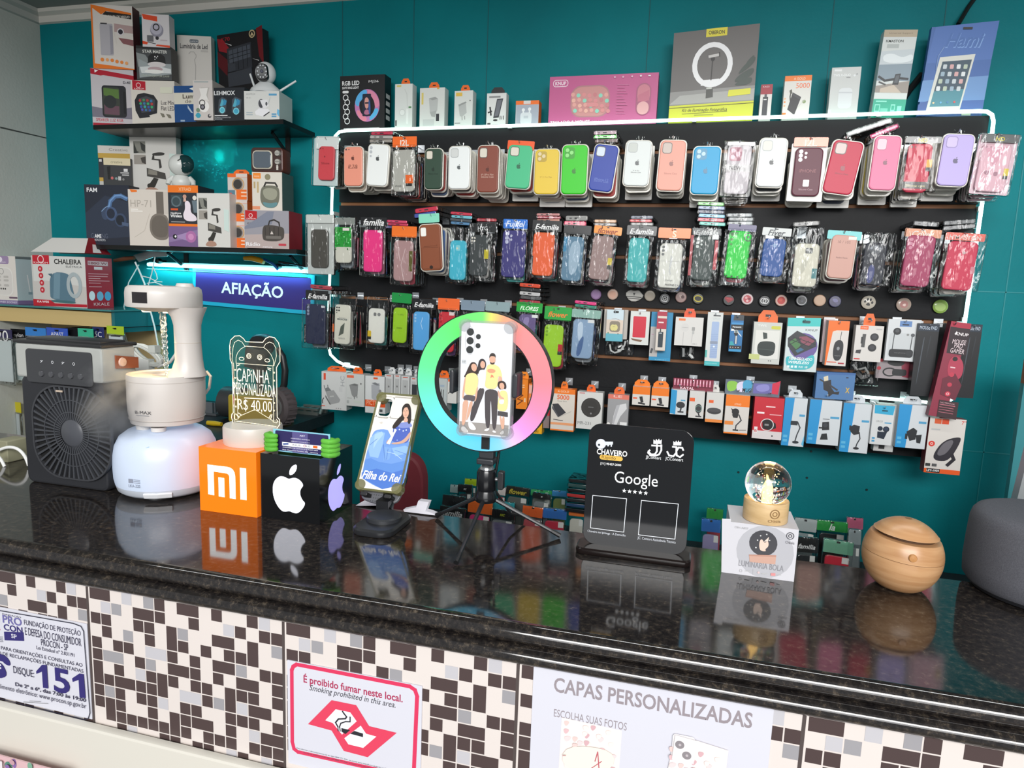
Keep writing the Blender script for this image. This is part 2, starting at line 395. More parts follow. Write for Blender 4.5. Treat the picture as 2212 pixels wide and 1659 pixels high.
tc = {'D': M('4b3d3c', .25), 'g': M('98969a', .25), 'l': M('bcbabf', .25)}
b = MB(); wt = M('d8cfca', .25)
b.box(-2.3, YT, .1, .98, .94, 1.008, wt)
for k in range(-7, 6):
    tx = xa+k*TW
    if tx > .98: break
    if tx > -2.28: b.box(tx-.0018, YT-.0004, .1, tx+.0018, YT+.001, 1.0075, M('4a403e', .7))
    for rep in range(0, 2):
        for c, r_, w_, h_, t in MOT:
            x0 = tx+.003+c*CW+.0012; z1 = zr1+CH-(r_+rep*12)*CH; z0 = z1-h_*CH+.0016; z1 = min(z1, 1.0078)
            x1 = min(x0+w_*CW-.0016, .98)
            if z1 <= z0 or z0 < .1 or x0 > .97 or x0 < -2.29: continue
            b.add([(x0, YT-.0003, z0), (x1, YT-.0003, z0), (x1, YT-.0003, z1), (x0, YT-.0003, z1)], [(0, 1, 2, 3)], tc[t])
b.build('tiled_front', ctr)
q = oY(0, 1507, YT); rq = ray(0, 1526); YL = (q.z-CAM.z)/(rq.z/rq.y)
b = MB(); b.prism(rrect(3.0, .1, .004, 3, -.66, q.z-.05), YL, YT-.0005, M('d4d0c6', .35), .004); b.build('ledge', ctr)['label'] = 'cream painted ledge below the tiles'
# ---------------------------------------------------------------- slat panel with its neon outline
YP = 2.20
pan = thing('slatwall_panel', 'large black slatwall panel with brown grooves carrying the phone accessories', 'display panel')
BLK = m_wall('black_laminate', '17181a', '1c1d20', 6, .5, .03); GRV = M('8a5a36', .6)
xl = oY(733, 500, YP).x; xr = oY(2092, 600, YP).x; zt = oY(1400, 268, YP).z; zm = oY(745, 796, YP).z; zl = oY(1500, 945, YP).z; xm = oY(1000, 880, YP).x
rows = [oY(1400, y, YP).z for y in (328, 443, 556, 669, 776)]; rows2 = [oY(1400, y, YP).z for y in (832, 884)]
b = MB()
def slats(x0, x1, z1, zs, z0):
    e = [z1]+[z for z in zs]+[z0]
    for i in range(len(e)-1):
        a_ = e[i]-(.006 if i else 0); c_ = e[i+1]+(.006 if i < len(e)-2 else 0)
        b.box(x0, YP, c_, x1, YP+.018, a_, BLK)
    b.box(x0, YP+.012, z0, x1, WALL-.004, z1, GRV)
slats(xl, xr, zt, rows, zm)
b.box(xl, YP+.02, zt, xr, WALL-.004, zt+.002, TEAL)
b.build('slat_board', pan)
b = MB(); slats(xm, xr, zm-.0005, rows2[1:], zl); b.build('lower_slat_board', pan)
YN = YP-.016
pts = [(775, 795), (748, 790), (728, 780), (714, 766), (709, 745), (711, 640), (716, 460), (721, 310), (724, 294), (733, 285), (750, 282), (1100, 272), (1500, 258), (1900, 246), (2115, 240), (2132, 241), (2143, 248), (2146, 262), (2143, 290), (2120, 450), (2085, 690), (2062, 845), (2056, 862), (2042, 871), (2020, 872), (1985, 867), (1850, 856)]
PT = [oY(x, y, YN) for x, y in pts]
b = MB(); b.tube(PT, .005, M('d2fff2', .4, em=4.0), 8); neon = b.build('neon_tube')
tag(neon, 'cool white neon tube with rounded corners outlining the black panel', 'neon light')
for i in (4, 6, 11, 12, 13, 19, 20):
    p = PT[i]; b = MB(); b.box(p.x-.006, YN+.004, p.z-.006, p.x+.006, WALL-.003 if i in (4, 6, 19) else YP-.001, p.z+.006, M('cfd6d4')); b.build('neon_clip', neon)
# ---------------------------------------------------------------- wall shelves at the left
def shelf(name, label, x0, yf, x1, D, th=.016, brk=(.86,)):
    Yf = WALL-D; a = oY(x0, yf, Yf); c = oY(x1, yf, Yf)
    t = thing(name, label, 'shelf', (a.x, Yf, a.z))
    b = MB(); b.box(0, 0, -th, c.x-a.x, D, 0, M('0d0e10', .3)); b.build('shelf_board', t)
    for q in brk:
        x = (c.x-a.x)*q; b = MB(); b.box(x-.01, D-.004, -th-.07, x+.01, D, -th, M('111214')); b.tube([(x, .1, -th-.003), (x, D-.004, -th-.06)], .006, M('111214'), 6); b.build('bracket', t)
    return a, c, Yf
SU = shelf('wall_shelf', 'upper black wall shelf crowded with boxed gadgets at the left', 201, 270, 612, .2)
SL = shelf('wall_shelf', 'lower black wall shelf with headphone and radio boxes, lit from below', 192, 528, 640, .2, brk=(.3, .9))
# LED bar under the lower shelf
p0 = oY(318, 571, 2.27); p1 = oY(664, 586, 2.27)
b = MB(); b.tube([(p0.x, 2.275, p0.z), (p1.x, 2.275, p1.z)], .007, M('7df6ff', .4, em=6.0), 8)
b.box(p0.x, 2.28, p0.z-.006, p1.x, WALL, p0.z+.01, M('d8e4e4')); tag(b.build('led_bar'), 'cyan LED light bar on the wall beneath the lower shelf', 'light')
area('led_bar_light', ((p0.x+p1.x)/2, 2.262, p0.z-.012), p1.x-p0.x, .02, 1.6, (.25, .93, 1), ((p0.x+p1.x)/2, 2.30, p0.z-.12))
def spot(name, loc, aim, e, col, ang, blend=1.0, r_=.004):
    l = bpy.data.lights.new(name, 'SPOT'); l.energy = e; l.color = col; l.spot_size = R(ang); l.spot_blend = blend; l.shadow_soft_size = r_
    o = bpy.data.objects.new(name, l); COL.objects.link(o); o.location = loc; o.rotation_euler = (Vector(aim)-Vector(loc)).to_track_quat('-Z', 'Y').to_euler(); return l
pj = oY(428, 372, 2.14)
spot('projector_beam', pj, oY(474, 338, WALL), 4.0, (.05, 1, .8), 17); spot('projector_beam', pj, oY(478, 330, WALL), .8, (.05, 1, .75), 50)
spot('projector_beam', pj, oY(478, 285, 2.2), 6.0, (.1, 1, .3), 30)
ls = spot('projector_stars', pj, oY(470, 338, WALL), 12, (.5, 1, .9), 62, .3); ls.use_nodes = True; nt = ls.node_tree
tcn = nt.nodes.new('ShaderNodeTexCoord'); vo = nt.nodes.new('ShaderNodeTexVoronoi'); vo.inputs['Scale'].default_value = 26
lt = nt.nodes.new('ShaderNodeMath'); lt.operation = 'LESS_THAN'; lt.inputs[1].default_value = .16
nt.links.new(tcn.outputs['Normal'], vo.inputs['Vector']); nt.links.new(vo.outputs['Distance'], lt.inputs[0]); nt.links.new(lt.outputs[0], nt.nodes['Emission'].inputs['Strength'])
# sharpening sign
a, W, H = fit(416, 574, 677, 656, 2.285)
b = MB(); b.box(0, 0, 0, W, .008, H, M('18a3c4', .3)); b.art('m 845 165 1255 395; r 878 196 2068 522 33246e 14', 0, H, W, H, 0)
t = thing('wall_sign', 'purple sign with cyan border and white sharpening lettering', 'sign', (a.x, a.y, a.z))
b.T = None; sg = b.build('sign_board', t)
b = MB(); b.art('m 0 0 1 1; tb .5 .5 .51 .44 e6e2ee AFIAÇÃO', 0, H, W, H, -.0003); b.build('lettering', t)
t.rotation_euler = (0, R(2.2), 0)
# ================================================================ boxed goods: crops of the photo used for measuring (origin x, y, scale)
CR = {'A': (180, 0, 4.424), 'B': (160, 270, 4.2538), 'C': (0, 480, 4.608), 'D': (650, 120, 4.022), 'E': (1150, 40, 3.949), 'G': (1660, 20, 3.770),
      'H': (650, 430, 4.337), 'I': (1100, 420, 3.95), 'J': (1600, 440, 3.456), 'K': (1260, 800, 2.572), 'L': (640, 780, 6.9125), 'Q': (640, 760, 3.352), 'N': (1290, 660, 6.703)}
def ct(name, label, cat, cr, x0, yt, x1, yb, Y, D, col, src='', sh=0, sl=0, **kw):
    ox, oy, s = CR[cr]
    pre = 'm %g %g %g %g %g %g;' % (x0, yt, x1-x0, yb-yt, sh, sl)
    return carton(name, label, cat, ox+x0/s, oy+yt/s, ox+x1/s, oy+yb/s, Y, D, col, pre+src if src else '', **kw)
ZU = SU[0].z; ZL = SL[0].z; Y1 = 2.108
G1 = 'boxed gadgets on the wall shelves'
ct('speaker_box', 'red banded carton picturing a square black speaker, left end of upper shelf', 'box', 'A', 92, 648, 487, 1195, Y1, .07, 'c9c4c8',
   'p b3122c 92,648 487,705 487,745 210,710 185,715 92,700; p 7b7886 92,1010 300,1040 487,1000 487,1120 92,1110; p b01c34 95,1165 487,1165 487,1195 95,1195; r 188 805 412 1108 23242a 28; r 200 822 352 1090 3a4038 22; p 5a7a3a 205,830 345,840 345,930 205,900; p 6a4a58 205,990 345,1000 345,1085 205,1080; c 262 960 58 2a2e30; tb 430 772 82 26 44434a D-402; t 250 1135 250 28 c8203c SPEAKER LUZ RGB; p f4f4f4 130,660 165,668 132,690; r 385 860 405 1070 111216', yaw=16, z=ZU, side='8f1228', sl=.0)
zt1 = oY(205, 147, Y1).z
ct('flask_box', 'orange edged carton picturing a steel vacuum flask, topmost at upper left', 'box', 'A', 97, 38, 476, 648, Y1, .05, 'dcd6cf',
   'p ee7a22 97,38 466,105 466,130 240,95 190,130 97,60; p 25211f 230,98 466,122 466,165 200,130; tb 335 140 230 26 e8e2da GARRAFA DE VÁCUO; p ee7a22 97,600 260,615 476,640 476,648 97,648; p ee7a22 97,60 112,66 112,640 97,640; r 172 215 290 518 b5b2b8 10; p 9a98a2 262,230 290,235 290,500 262,510; p b79c9a 305,210 476,230 476,300 305,290; p 8a5a5c 340,345 476,360 476,420 380,400; r 180 208 240 222 3a3a3e; c 362 288 32 ddd8dc; c 362 288 22 2c2a33; c 183 562 17 ee8a3a; c 230 562 15 f0a868; c 274 565 16 ee8a3a; c 318 575 16 ee8a3a; c 362 580 15 ee8a3a; c 406 588 15 f0a868; l dcd6cf 5 300,300 320,400 345,420', yaw=16, z=zt1, side='5a1218')
ct('party_light_box', 'cream carton picturing an octagonal flat LED party light, beside the red banded speaker box', 'box', 'A', 470, 765, 875, 1192, Y1-.004, .06, 'd8d2c8',
   'p b5152c 483,765 606,775 606,860 483,855; o 540 812 22 5 f0d8d8; t 545 845 90 14 f0d8d8 KAPBOM; p 23242a 500,960 530,900 590,885 680,905 715,960 705,1080 560,1125 505,1060; p 44464c 540,940 610,915 690,950 680,1060 560,1080; p 23242a 505,1060 540,1135 640,1118 630,1100 560,1115 525,1060; c 550 960 12 b43c3c; c 585 955 12 4a8f5a; c 620 958 12 b43c3c; c 655 962 12 3a78a8; c 555 990 12 3aa870; c 590 988 12 3a78a8; c 625 990 12 3aa870; c 660 992 12 b43c3c; c 560 1020 12 3a5aa8; c 595 1020 12 3aa8a0; c 630 1022 12 3a5aa8; c 660 1022 12 3aa870; c 570 1050 11 5a5ab8; c 605 1052 11 3a78a8; c 640 1054 11 3a5aa8; t 810 975 125 40 5a565a Luz Mini; t 808 1030 122 42 4a464a Flat LED; p 7a7668 735,1075 770,1085 780,1115 755,1118; p 7a7668 790,1085 830,1092 840,1125 815,1125; r 742 825 860 885 dcdcc8 12', yaw=12, z=ZU)
zt2 = oY(300, 174, Y1).z
ct('star_projector_box', 'black and grey carton picturing a dome star projector, under the small white speaker box', 'box', 'A', 515, 432, 840, 780, Y1+.005, .05, '45484a',
   'r 515 432 840 460 1c1d1f; tb 690 485 230 30 e0e0da STAR MASTER; p 8a9090 515,500 600,520 640,580 530,640; p 9aa2a4 535,560 620,600 840,600 840,700 540,745; p d8dcdc 545,640 700,620 835,650 835,690 560,700; e 705 555 82 56 18191b; p 18191b 623,555 787,560 787,600 623,590; e 705 610 84 26 d8d2d2; c 690 535 6 eee; c 705 545 5 eee; c 715 530 5 eee; c 690 560 5 eee; e 690 655 70 22 b8a0a4; e 680 680 90 20 ecece8; t 690 725 260 24 b8c0b0 STAR PROJECTOR LAMP; r 515 760 840 780 222', yaw=16, z=zt2, side='151617')
zt3 = oY(310, 98, Y1).z
ct('mini_speaker_box', 'small white carton with red corners picturing a round silver speaker, above the star projector box', 'box', 'A', 568, 130, 822, 452, Y1+.01, .04, 'd8d4d6',
   'p df4a22 568,130 712,150 712,200 585,180; p df4a22 822,430 822,452 690,440 700,425; p df4a22 568,395 620,405 610,430 568,425; c 705 285 62 a9a7b5; c 705 285 62 8f8d9c; c 700 270 54 b6b4c2; o 700 255 32 10 222; r 612 338 672 400 6a6a6e; c 706 362 16 2a2a30; r 735 375 800 388 c5b8bc; l 23201f 6 620,405 690,420', yaw=16, z=zt3)
ct('led_lamp_box', 'tall plain white carton with thin bent lamp outline behind the blue box', 'box', 'A', 920, 332, 1230, 1190, 2.222, .03, 'd6d2cb',
   'r 1035 365 1115 395 55606a 10; t 1075 381 66 14 e8e8e8 KAPBOM; tb 1072 425 250 44 3c3c40 Luminária de Led; r 1135 455 1200 475 c2beb8; l a9a6a2 5 1025,495 1040,475 1070,475 1090,500 1090,520 1075,545 1085,600 1080,700 1075,790; r 940 780 1005 790 b5b1ab', yaw=16, z=ZU)
ct('keyboard_box', 'large black and red carton picturing a one-hand gaming keypad, behind the white camera', 'box', 'A', 1305, 330, 1730, 1190, 2.235, .03, '17161a',
   'p 8e1c26 1305,360 1360,375 1460,520 1320,470; p 6a141c 1670,320 1725,300 1730,640 1690,560; p 55121a 1305,470 1400,560 1390,700 1305,600; t 1385 375 80 34 a8202c K70; c 1632 362 28 c8b48a; c 1632 362 20 17161a; p c8b48a 1632,345 1648,378 1616,378; p d8d8d8 1375,405 1440,432 1440,440; p 30333a 1395,460 1620,430 1625,650 1400,670; p 4a505a 1410,480 1610,450 1612,560 1415,590; l 15161a 4 1410,520 1612,492; l 15161a 4 1410,555 1612,527; l 15161a 4 1450,475 1455,660; l 15161a 4 1495,470 1500,655; l 15161a 4 1540,462 1545,650; l 15161a 4 1580,455 1585,640; p 3a3e46 1400,590 1470,600 1470,660 1400,668; p 3a3e46 1395,680 1620,650 1630,790 1400,800; p d8d8d8 1630,575 1690,598 1690,604', yaw=-6, z=ZU, roll=-1.5)
ct('lamp_box', 'dark blue and cream carton of an LED lamp, partly behind the bulb camera box', 'box', 'A', 876, 822, 1075, 1188, Y1+.004, .07, '1e4c86',
   'r 876 888 1075 1000 d9d5c6; tb 1010 925 110 42 5a5148 Lum; t 1020 972 86 38 6a6158 de l; p e8e8e4 1020,850 1075,830 1075,880; p b8c8d8 1000,1010 1030,1060 1050,1090 1030,1085 1000,1040; r 930 1155 970 1172 9ab0c8', yaw=4, z=ZU)
ct('bulb_camera_box', 'slim white carton picturing a bulb shaped security camera on the upper shelf', 'box', 'A', 1058, 765, 1237, 1180, Y1-.03, .08, 'cfc8c4',
   'r 1070 775 1200 790 a9b0b0; p b8b4ae 1130,840 1210,840 1190,920 1200,970 1110,975 1130,920; p e9e6e2 1115,850 1195,845 1180,920 1195,965 1110,970 1130,920; e 1155 1035 48 62 f0edea; r 1105 965 1200 985 e2ddd8; o 1140 1000 28 7 2c2c30; c 1142 1042 24 3c3a40; c 1142 1042 13 8a8890; c 1100 1130 22 3aa0b8; r 1075 1125 1125 1138 3aa0b8; c 1100 1075 18 7a8f78; c 1205 1135 16 45434a; c 1210 1130 9 cfc8c4', yaw=8, z=ZU, side='b9b4ae')
ct('speaker_pair_box', 'black carton picturing two blue lit desk speakers, between bulb and camera boxes', 'box', 'A', 1240, 840, 1542, 1170, Y1-.012, .07, '22262d',
   'tb 1355 892 196 44 e9ebec LEHMOX; p 49505a 1300,960 1330,930 1375,955 1365,1080 1330,1110 1290,1080; p 5ab0c8 1330,945 1350,985 1330,1025 1308,1020; p 3a90b8 1345,950 1375,970 1365,1010 1340,1020; c 1330 1062 26 58b8d0; o 1330 1062 26 7 8adce8; p 49505a 1425,960 1455,930 1515,960 1500,1085 1460,1115 1420,1085; p 5ab0c8 1455,945 1475,990 1455,1035 1430,1028; p 3a90b8 1468,950 1500,970 1495,1010 1465,1025; c 1462 1075 28 48a8c8; o 1462 1075 28 7 8adce8; r 1258 1112 1380 1122 e8e8e8; t 1335 1137 155 12 d0d4d8 STEREO COMPUTER; t 1295 1153 72 12 d0d4d8 SPEAKER', yaw=4, z=ZU)
ct('camera_box', 'white carton picturing a swivel security camera, under the real white camera', 'box', 'A', 1540, 868, 1873, 1158, Y1-.02, .1, 'd9dad6',
   't 1605 900 85 16 8a8c8c LEHMOX; t 1580 938 46 14 9a9c9c V8-01; r 1775 895 1850 915 5aa0c8; e 1705 1000 34 55 d2d2d4; e 1702 995 26 45 45474c; p e6e6e8 1690,960 1760,955 1775,1020 1740,1045 1720,1040; e 1752 998 10 20 55585c; p ededf0 1640,1080 1680,1045 1770,1050 1785,1080 1720,1130 1650,1110; p 2c2e32 1720,1120 1780,1075 1782,1085 1725,1128; r 1560 1085 1620 1093 a9b8c0; r 1560 1105 1620 1113 a9b8c0; r 1800 1095 1845 1110 5aa0c8; r 1800 1118 1845 1132 5aa0c8; p 6ab8e0 1873,1060 1855,1050 1850,1100 1873,1130; l c2c6c8 4 1790,930 1770,1000', yaw=8, z=ZU, side='c4d0ce')
# ---------------------------------------------------------------- lower shelf
ct('headset_box', 'dark navy carton picturing a blue lit gaming headset, left end of lower shelf', 'box', 'B', 118, 545, 512, 1080, Y1-.01, .06, '252a38',
   'p 2e3648 118,800 300,640 512,700 512,1000 118,1040; tb 186 592 92 38 eef0f2 FAM; l 4f6f9a 34 330,760 345,690 390,645 440,640 490,665; l 6f97c8 12 330,740 345,685 390,640 440,635 490,660; e 295 800 34 56 3c4a64; e 350 800 52 62 46587a; e 345 798 36 45 242b3c; e 430 855 52 62 3b4964; e 425 855 36 46 1e2430; l 7f9cc0 6 265,780 300,745 330,730; p 4f5f7c 440,870 500,880 495,910 440,900; t 235 1000 150 44 5f6678 GAMING; tb 222 1002 60 34 f0f2f4 AME; t 235 1037 104 18 d8dce2 HEADSETS', yaw=8, z=ZL, side='1b1f2a')
ct('headphone_box', 'cream carton picturing a brown over-ear headphone, second on the lower shelf', 'box', 'B', 514, 588, 872, 1085, Y1-.02, .06, 'd9d0c6',
   'r 762 605 828 800 6e665e; r 828 605 872 800 cfc6bc; P 7d746b 700,850 740,800 810,790 872,830 872,1010 810,1035 740,1020 695,960; P 6a625a 715,860 750,815 810,810 860,850 860,990 800,1010 745,1000 712,950; t 625 712 185 62 b3aba1 HP-71; r 535 760 600 768 f4f0ea; r 535 776 640 784 f4f0ea; p ee7a2a 530,588 595,595 595,612 545,615; l cbc2b6 4 700,800 650,950 560,1010', yaw=10, z=ZL)
zl1 = oY(367, 488, Y1-.01).z
ct('lamp_carton', 'purple carton picturing a small lamp beam, at the bottom under the orange topped headphone box', 'box', 'B', 872, 925, 1142, 1090, Y1-.02, .1, '7a5f8e',
   'p 8f78a4 872,1020 1142,950 1142,1000 872,1060; p a58ab8 930,1008 1060,970 1070,1050 935,1016; c 1075 1010 48 b070a8; c 1075 1010 26 d090c0; c 930 1012 20 1a1a20; c 935 1010 9 f2f2f2', yaw=6, z=ZL)
ct('wireless_headphone_box', 'orange topped carton with a dancing woman in white, standing on the purple carton', 'box', 'B', 872, 552, 1142, 925, Y1-.02, .1, '2c3038',
   'r 872 552 1142 618 f07a22; t 1025 587 110 28 f8d0a8 XTRAD; r 872 905 1142 928 f07a22; p 3a4a50 900,640 1000,640 1000,740 900,740; o 945 700 45 12 5f7078; P eee2ec 1020,700 1050,690 1075,720 1070,800 1120,830 1130,880 1020,880 1000,820 1025,770; c 1022 655 17 c89a88; p d8b0a0 1012,670 1032,670 1036,700 1010,700; p 6a7a84 1085,690 1142,690 1142,800 1100,800; c 1110 665 18 e8e4da; r 895 765 960 782 e05a28; tb 940 810 92 24 f4f4f4 Headphone; tb 942 833 104 28 ffffff Wireless; r 895 885 1020 892 a8a8a8', yaw=6, z=zl1)
ct('vlog_kit_box', 'white carton picturing a phone video rig, front row of the lower shelf', 'box', 'B', 1140, 625, 1432, 1105, Y1-.025, .07, 'd9d7d2', '', yaw=4, z=ZL)
VK = 'r 580 145 685 250 8a8a82; p 3c3e3c 585,150 610,230 630,240 600,250 582,250; p 3c3e3c 640,150 650,220 680,240 685,180; r 582 262 685 345 a09a92; p 4a4642 640,290 685,275 685,345 650,330; P 3e3c3a 740,250 790,238 850,240 848,262 800,270 745,268; p 3e3c3a 745,265 760,265 760,295 812,300 822,370 800,380 795,310 735,305; p 4a4743 690,375 850,420 856,475 690,450; p 8a867c 705,385 780,405 780,440 700,432; p 35332f 750,460 790,470 755,545 700,530; P 35332f 690,515 740,505 760,540 720,570 690,550; P b08a78 650,600 670,560 720,540 790,560 790,600; p cfe0da 890,245 950,255 950,460 890,440'
ct('vlog_kit_box', 'tall white carton with black hang tab picturing a phone video rig, behind the headphone boxes', 'box', 'B', 547, 108, 950, 1085, 2.225, .03, 'd9d7d2', VK+';r 547 108 950 110 bbb', yaw=8, z=ZL, tab='c2c0bc', tabw=.24, tabh=.034)
o_ = [o for o in COL.objects if o.get('label', '').startswith('white carton picturing a phone video rig')][0]
bb = MB(); a_, W_, H_ = fit(160+1140/4.2538, 270+625/4.2538, 160+1432/4.2538, 270+1105/4.2538, Y1-.025, 4)
bb.T = Matrix.Translation((-W_/2, 0, 0)); bb.art('m 560 115 400 490;'+VK, 0, H_, W_, H_, -.0002)
me_ = o_.data
bb2 = MB(); bb2.v = [tuple(v.co) for v in me_.vertices]; bb2.f = [tuple(p.vertices) for p in me_.polygons]; bb2.m = [p.material_index for p in me_.polygons]; bb2.mats = list(me_.materials)
for P_, mi_ in zip(bb.f, bb.m): bb2.add([bb.v[i] for i in P_], [tuple(range(len(P_)))], bb.mats[mi_])
o_.data = bb2.mesh('vlog_kit_box')
ct('card_pack', 'black and cream hang card pack with yellow band, behind the smaller flex light pack', 'package', 'B', 255, 185, 548, 1000, 2.225, .015, '36343a', 'r 255 185 548 245 d8d4ce; t 430 215 160 22 8a8580 Creative; r 255 245 548 285 c8a44a; r 258 440 292 470 c8a44a; r 258 470 292 700 c9c7c2; r 262 295 285 315 d8d8d8', yaw=14, z=ZL)
ct('flex_light_pack', 'small black and cream carton picturing a shiny flexible lamp, standing behind the navy headset box', 'package', 'B', 292, 300, 525, 800, 2.185, .012, '3c3e40', 'r 292 300 525 340 ddd2b0; t 405 322 100 14 8a8468 creative; p 1c1d1e 320,350 350,345 345,420 325,420; r 465 358 500 374 e0e0e0; r 435 378 510 384 c8c8c8; r 450 390 510 396 c8c8c8; c 362 412 12 d06a6a; c 398 414 11 8aa0a0; r 415 402 440 424 c8c8c8; c 460 418 10 888; P a8acae 300,470 350,460 420,490 500,470 520,520 490,560 400,545 320,555; P e2e4e4 320,500 380,480 440,520 500,505 480,530 400,520 340,530; p 55585a 430,490 500,520 460,540', yaw=14, z=ZL)
for k, (yt, yb, lab) in enumerate(((890, 1108, 'lowest of the three stacked orange and white ring lens boxes'), (690, 890, 'middle of the three stacked orange and white ring lens boxes'), (445, 690, 'topmost of the three stacked orange and white ring lens boxes'))):
    zk = ZL if k == 0 else oY(493, 270+yb/4.2538, Y1+.02).z
    h_ = yb-yt
    f_ = lambda v: yt+v*h_
    ct('webcam_box', lab, 'box', 'B', 1415, yt, 1592, yb, Y1+.02, .06, 'cdc6c0',
       f'r 1415 {yt} 1592 {f_(.14)} ec6a22; r 1490 {yt} 1592 {f_(.13)} d9cec6; c 1505 {f_(.4)} 48 8a8078; c 1505 {f_(.4)} 38 3a3634; o 1510 {f_(.4)} 55 8 c89a5a; p 5a7f90 1418,{f_(.62)} 1480,{f_(.62)} 1480,{f_(.92)} 1418,{f_(.92)}; r 1492 {f_(.6)} 1585 {f_(.97)} ee7024; r 1535 {f_(.68)} 1585 {f_(.73)} f4d8c0; r 1535 {f_(.82)} 1585 {f_(.86)} f4d8c0; c 1440 {f_(.78)} 14 c85a5a', yaw=6, z=zk, side='ec6a22', tab='ee6f22' if k == 2 else None, tabw=.8, tabh=.018)
ct('radio_box', 'grey pink carton with red side picturing a small retro radio, right end of lower shelf', 'box', 'B', 1570, 782, 1975, 1118, Y1-.03, .1, '9a98a0',
   'p b8a8a4 1570,1000 1975,980 1975,1118 1570,1118; p b8161f 1578,782 1686,790 1686,870 1578,865; o 1628 828 18 5 f0d8d8; t 1632 856 82 12 f0d8d8 KAPBOM; tb 1640 898 86 18 55525a KA-R80; p 7f8494 1780,790 1840,790 1820,900 1700,930 1570,950 1570,930; P 4a443f 1735,935 1760,905 1920,920 1935,960 1925,1050 1750,1055 1732,1020; l 2e2a28 12 1790,910 1800,875 1840,862 1885,885 1890,915; l 2e2a28 5 1760,930 1760,1000; l 2e2a28 5 1800,930 1800,1005; l 2e2a28 5 1840,930 1840,1008; l 2e2a28 5 1880,930 1880,1005; r 1765 1005 1905 1032 6f6a64 8; p d0c8c0 1805,990 1835,990 1820,960; tb 1648 1083 128 34 f2eef0 Rádio; tb 1780 1108 90 14 e8e4e6 OFFICE; r 1880 1072 1950 1092 c03a48 8', yaw=6, z=ZL, side='8c1020')
zl2 = oY(550, 455, Y1-.02).z
ct('lantern_speaker_box', 'white carton picturing a jar shaped lantern speaker, on top of the radio box', 'box', 'B', 1640, 430, 1912, 788, Y1-.02, .09, 'd9d3c8',
   'r 1650 440 1720 492 f08a2a 6; t 1685 468 46 20 f8dcc0 inova; c 1782 475 26 8a8468; r 1640 745 1710 775 e0906a; P 6f6f60 1715,590 1750,550 1870,555 1890,600 1885,700 1850,760 1760,760 1712,710; P 9a9a88 1730,610 1760,575 1860,580 1872,640 1840,690 1760,680; P 5f8a90 1725,700 1800,720 1880,700 1850,755 1760,758; l 2c2a26 14 1750,560 1765,528 1850,530 1868,560; r 1655 520 1670 580 b8a070; r 1685 520 1700 620 c0a878', yaw=8, z=zl2, side='4a5a58')
# retro tv shaped device
def retro_tv():
    a, W, H = fit(160+1635/4.2538, 270+208/4.2538, 160+1920/4.2538, 270+430/4.2538, Y1, 4)
    z0 = oY(550, 371, Y1-.02).z+.001
    t = thing('retro_television', 'small brown retro television shaped gadget on the lantern speaker box', 'gadget', (a.x+W/2, a.y, z0), (0, 0, R(6)))
    H = a.z+H-z0
    b = MB(); b.prism(rrect(W, H, .012, 5, 0, H/2), 0, .06, M('5a2a20', .35), .004); b.art('r .03 .04 .97 .96 3c2420 .06', -W/2, H, W, H, -.0002); b.build('cabinet', t)
    b = MB(); b.prism(rrect(W*.62, H*.74, .014, 5, -W*.12, H*.5), -.004, 0, M('c9c4b4', .3), .003); b.prism(rrect(W*.55, H*.65, .012, 5, -W*.12, H*.5), -.0055, -.003, M('5c6670', .12), .002); b.build('screen', t)
    for z in (.76, .42):
        b = MB(); b.lathe([(0, -.008), (.009, -.008), (.0105, -.002), (.0105, 0)], M('d0ccc4', .3, .6), (W*.36, 0, H*z), 20, axis='y'); b.art('m 0 0 1 1; r -.1 .45 1.1 .55 4a4440', W*.36-.007, H*z+.007, .014, .014, -.0082); b.build('dial', t)
    for i in range(3):
        b = MB(); b.lathe([(0, -.004), (.003, -.004), (.0035, 0)], M('e4dfd6', .3), (W*.34, 0, H*(.25-.06*i)), 12, axis='y'); b.build('button', t)
    for sx in (-1, 1):
        b = MB(); b.box(sx*W*.36-.006, .005, -.0005, sx*W*.36+.006, .05, .004, M('2a1612')); b.build('foot', t)
retro_tv()
# astronaut projector
def astronaut():
    q = oY(403, 400, 2.19); s = .001*2.62*1000/1450/4.2538
    z0 = oY(360, 399, Y1-.02).z
    t = thing('astronaut_projector', 'white toy astronaut star projector standing behind the orange topped headphone box', 'projector', (q.x, 2.165, z0+.001), (0, 0, R(25)))
    wm = M('d4d6d2', .35)
    b = MB(); b.lathe([(0, 0), (.026, 0), (.034, .012), (.033, .03), (.024, .042), (0, .046)], wm, (0, 0, 0), 24, sy=.8); b.build('body', t)
    b = MB(); b.lathe([(.043*math.sin(R(a)), .08-.04*math.cos(R(a))) for a in range(0, 181, 12)], wm, (0, 0, 0), 28, sy=.95)
    b.tube([(.02, -.03, .105), (.0, -.042, .09)], .0015, M('333'), 6); b.build('helmet', t)
    b = MB(); b.lathe([(.001, -.012), (.02, -.008), (.03, 0), (.033, .006)], M('1b3a3c', .08), (.018, -.028, .082), 24, axis='y'); b.build('visor', t)
    for sx in (-1, 1):
        b = MB(); b.tube([(sx*.028, 0, .036), (sx*.042, -.006, .022), (sx*.044, -.012, .008)], [.009, .0095, .008], wm, 10); b.build('arm', t)
astronaut()
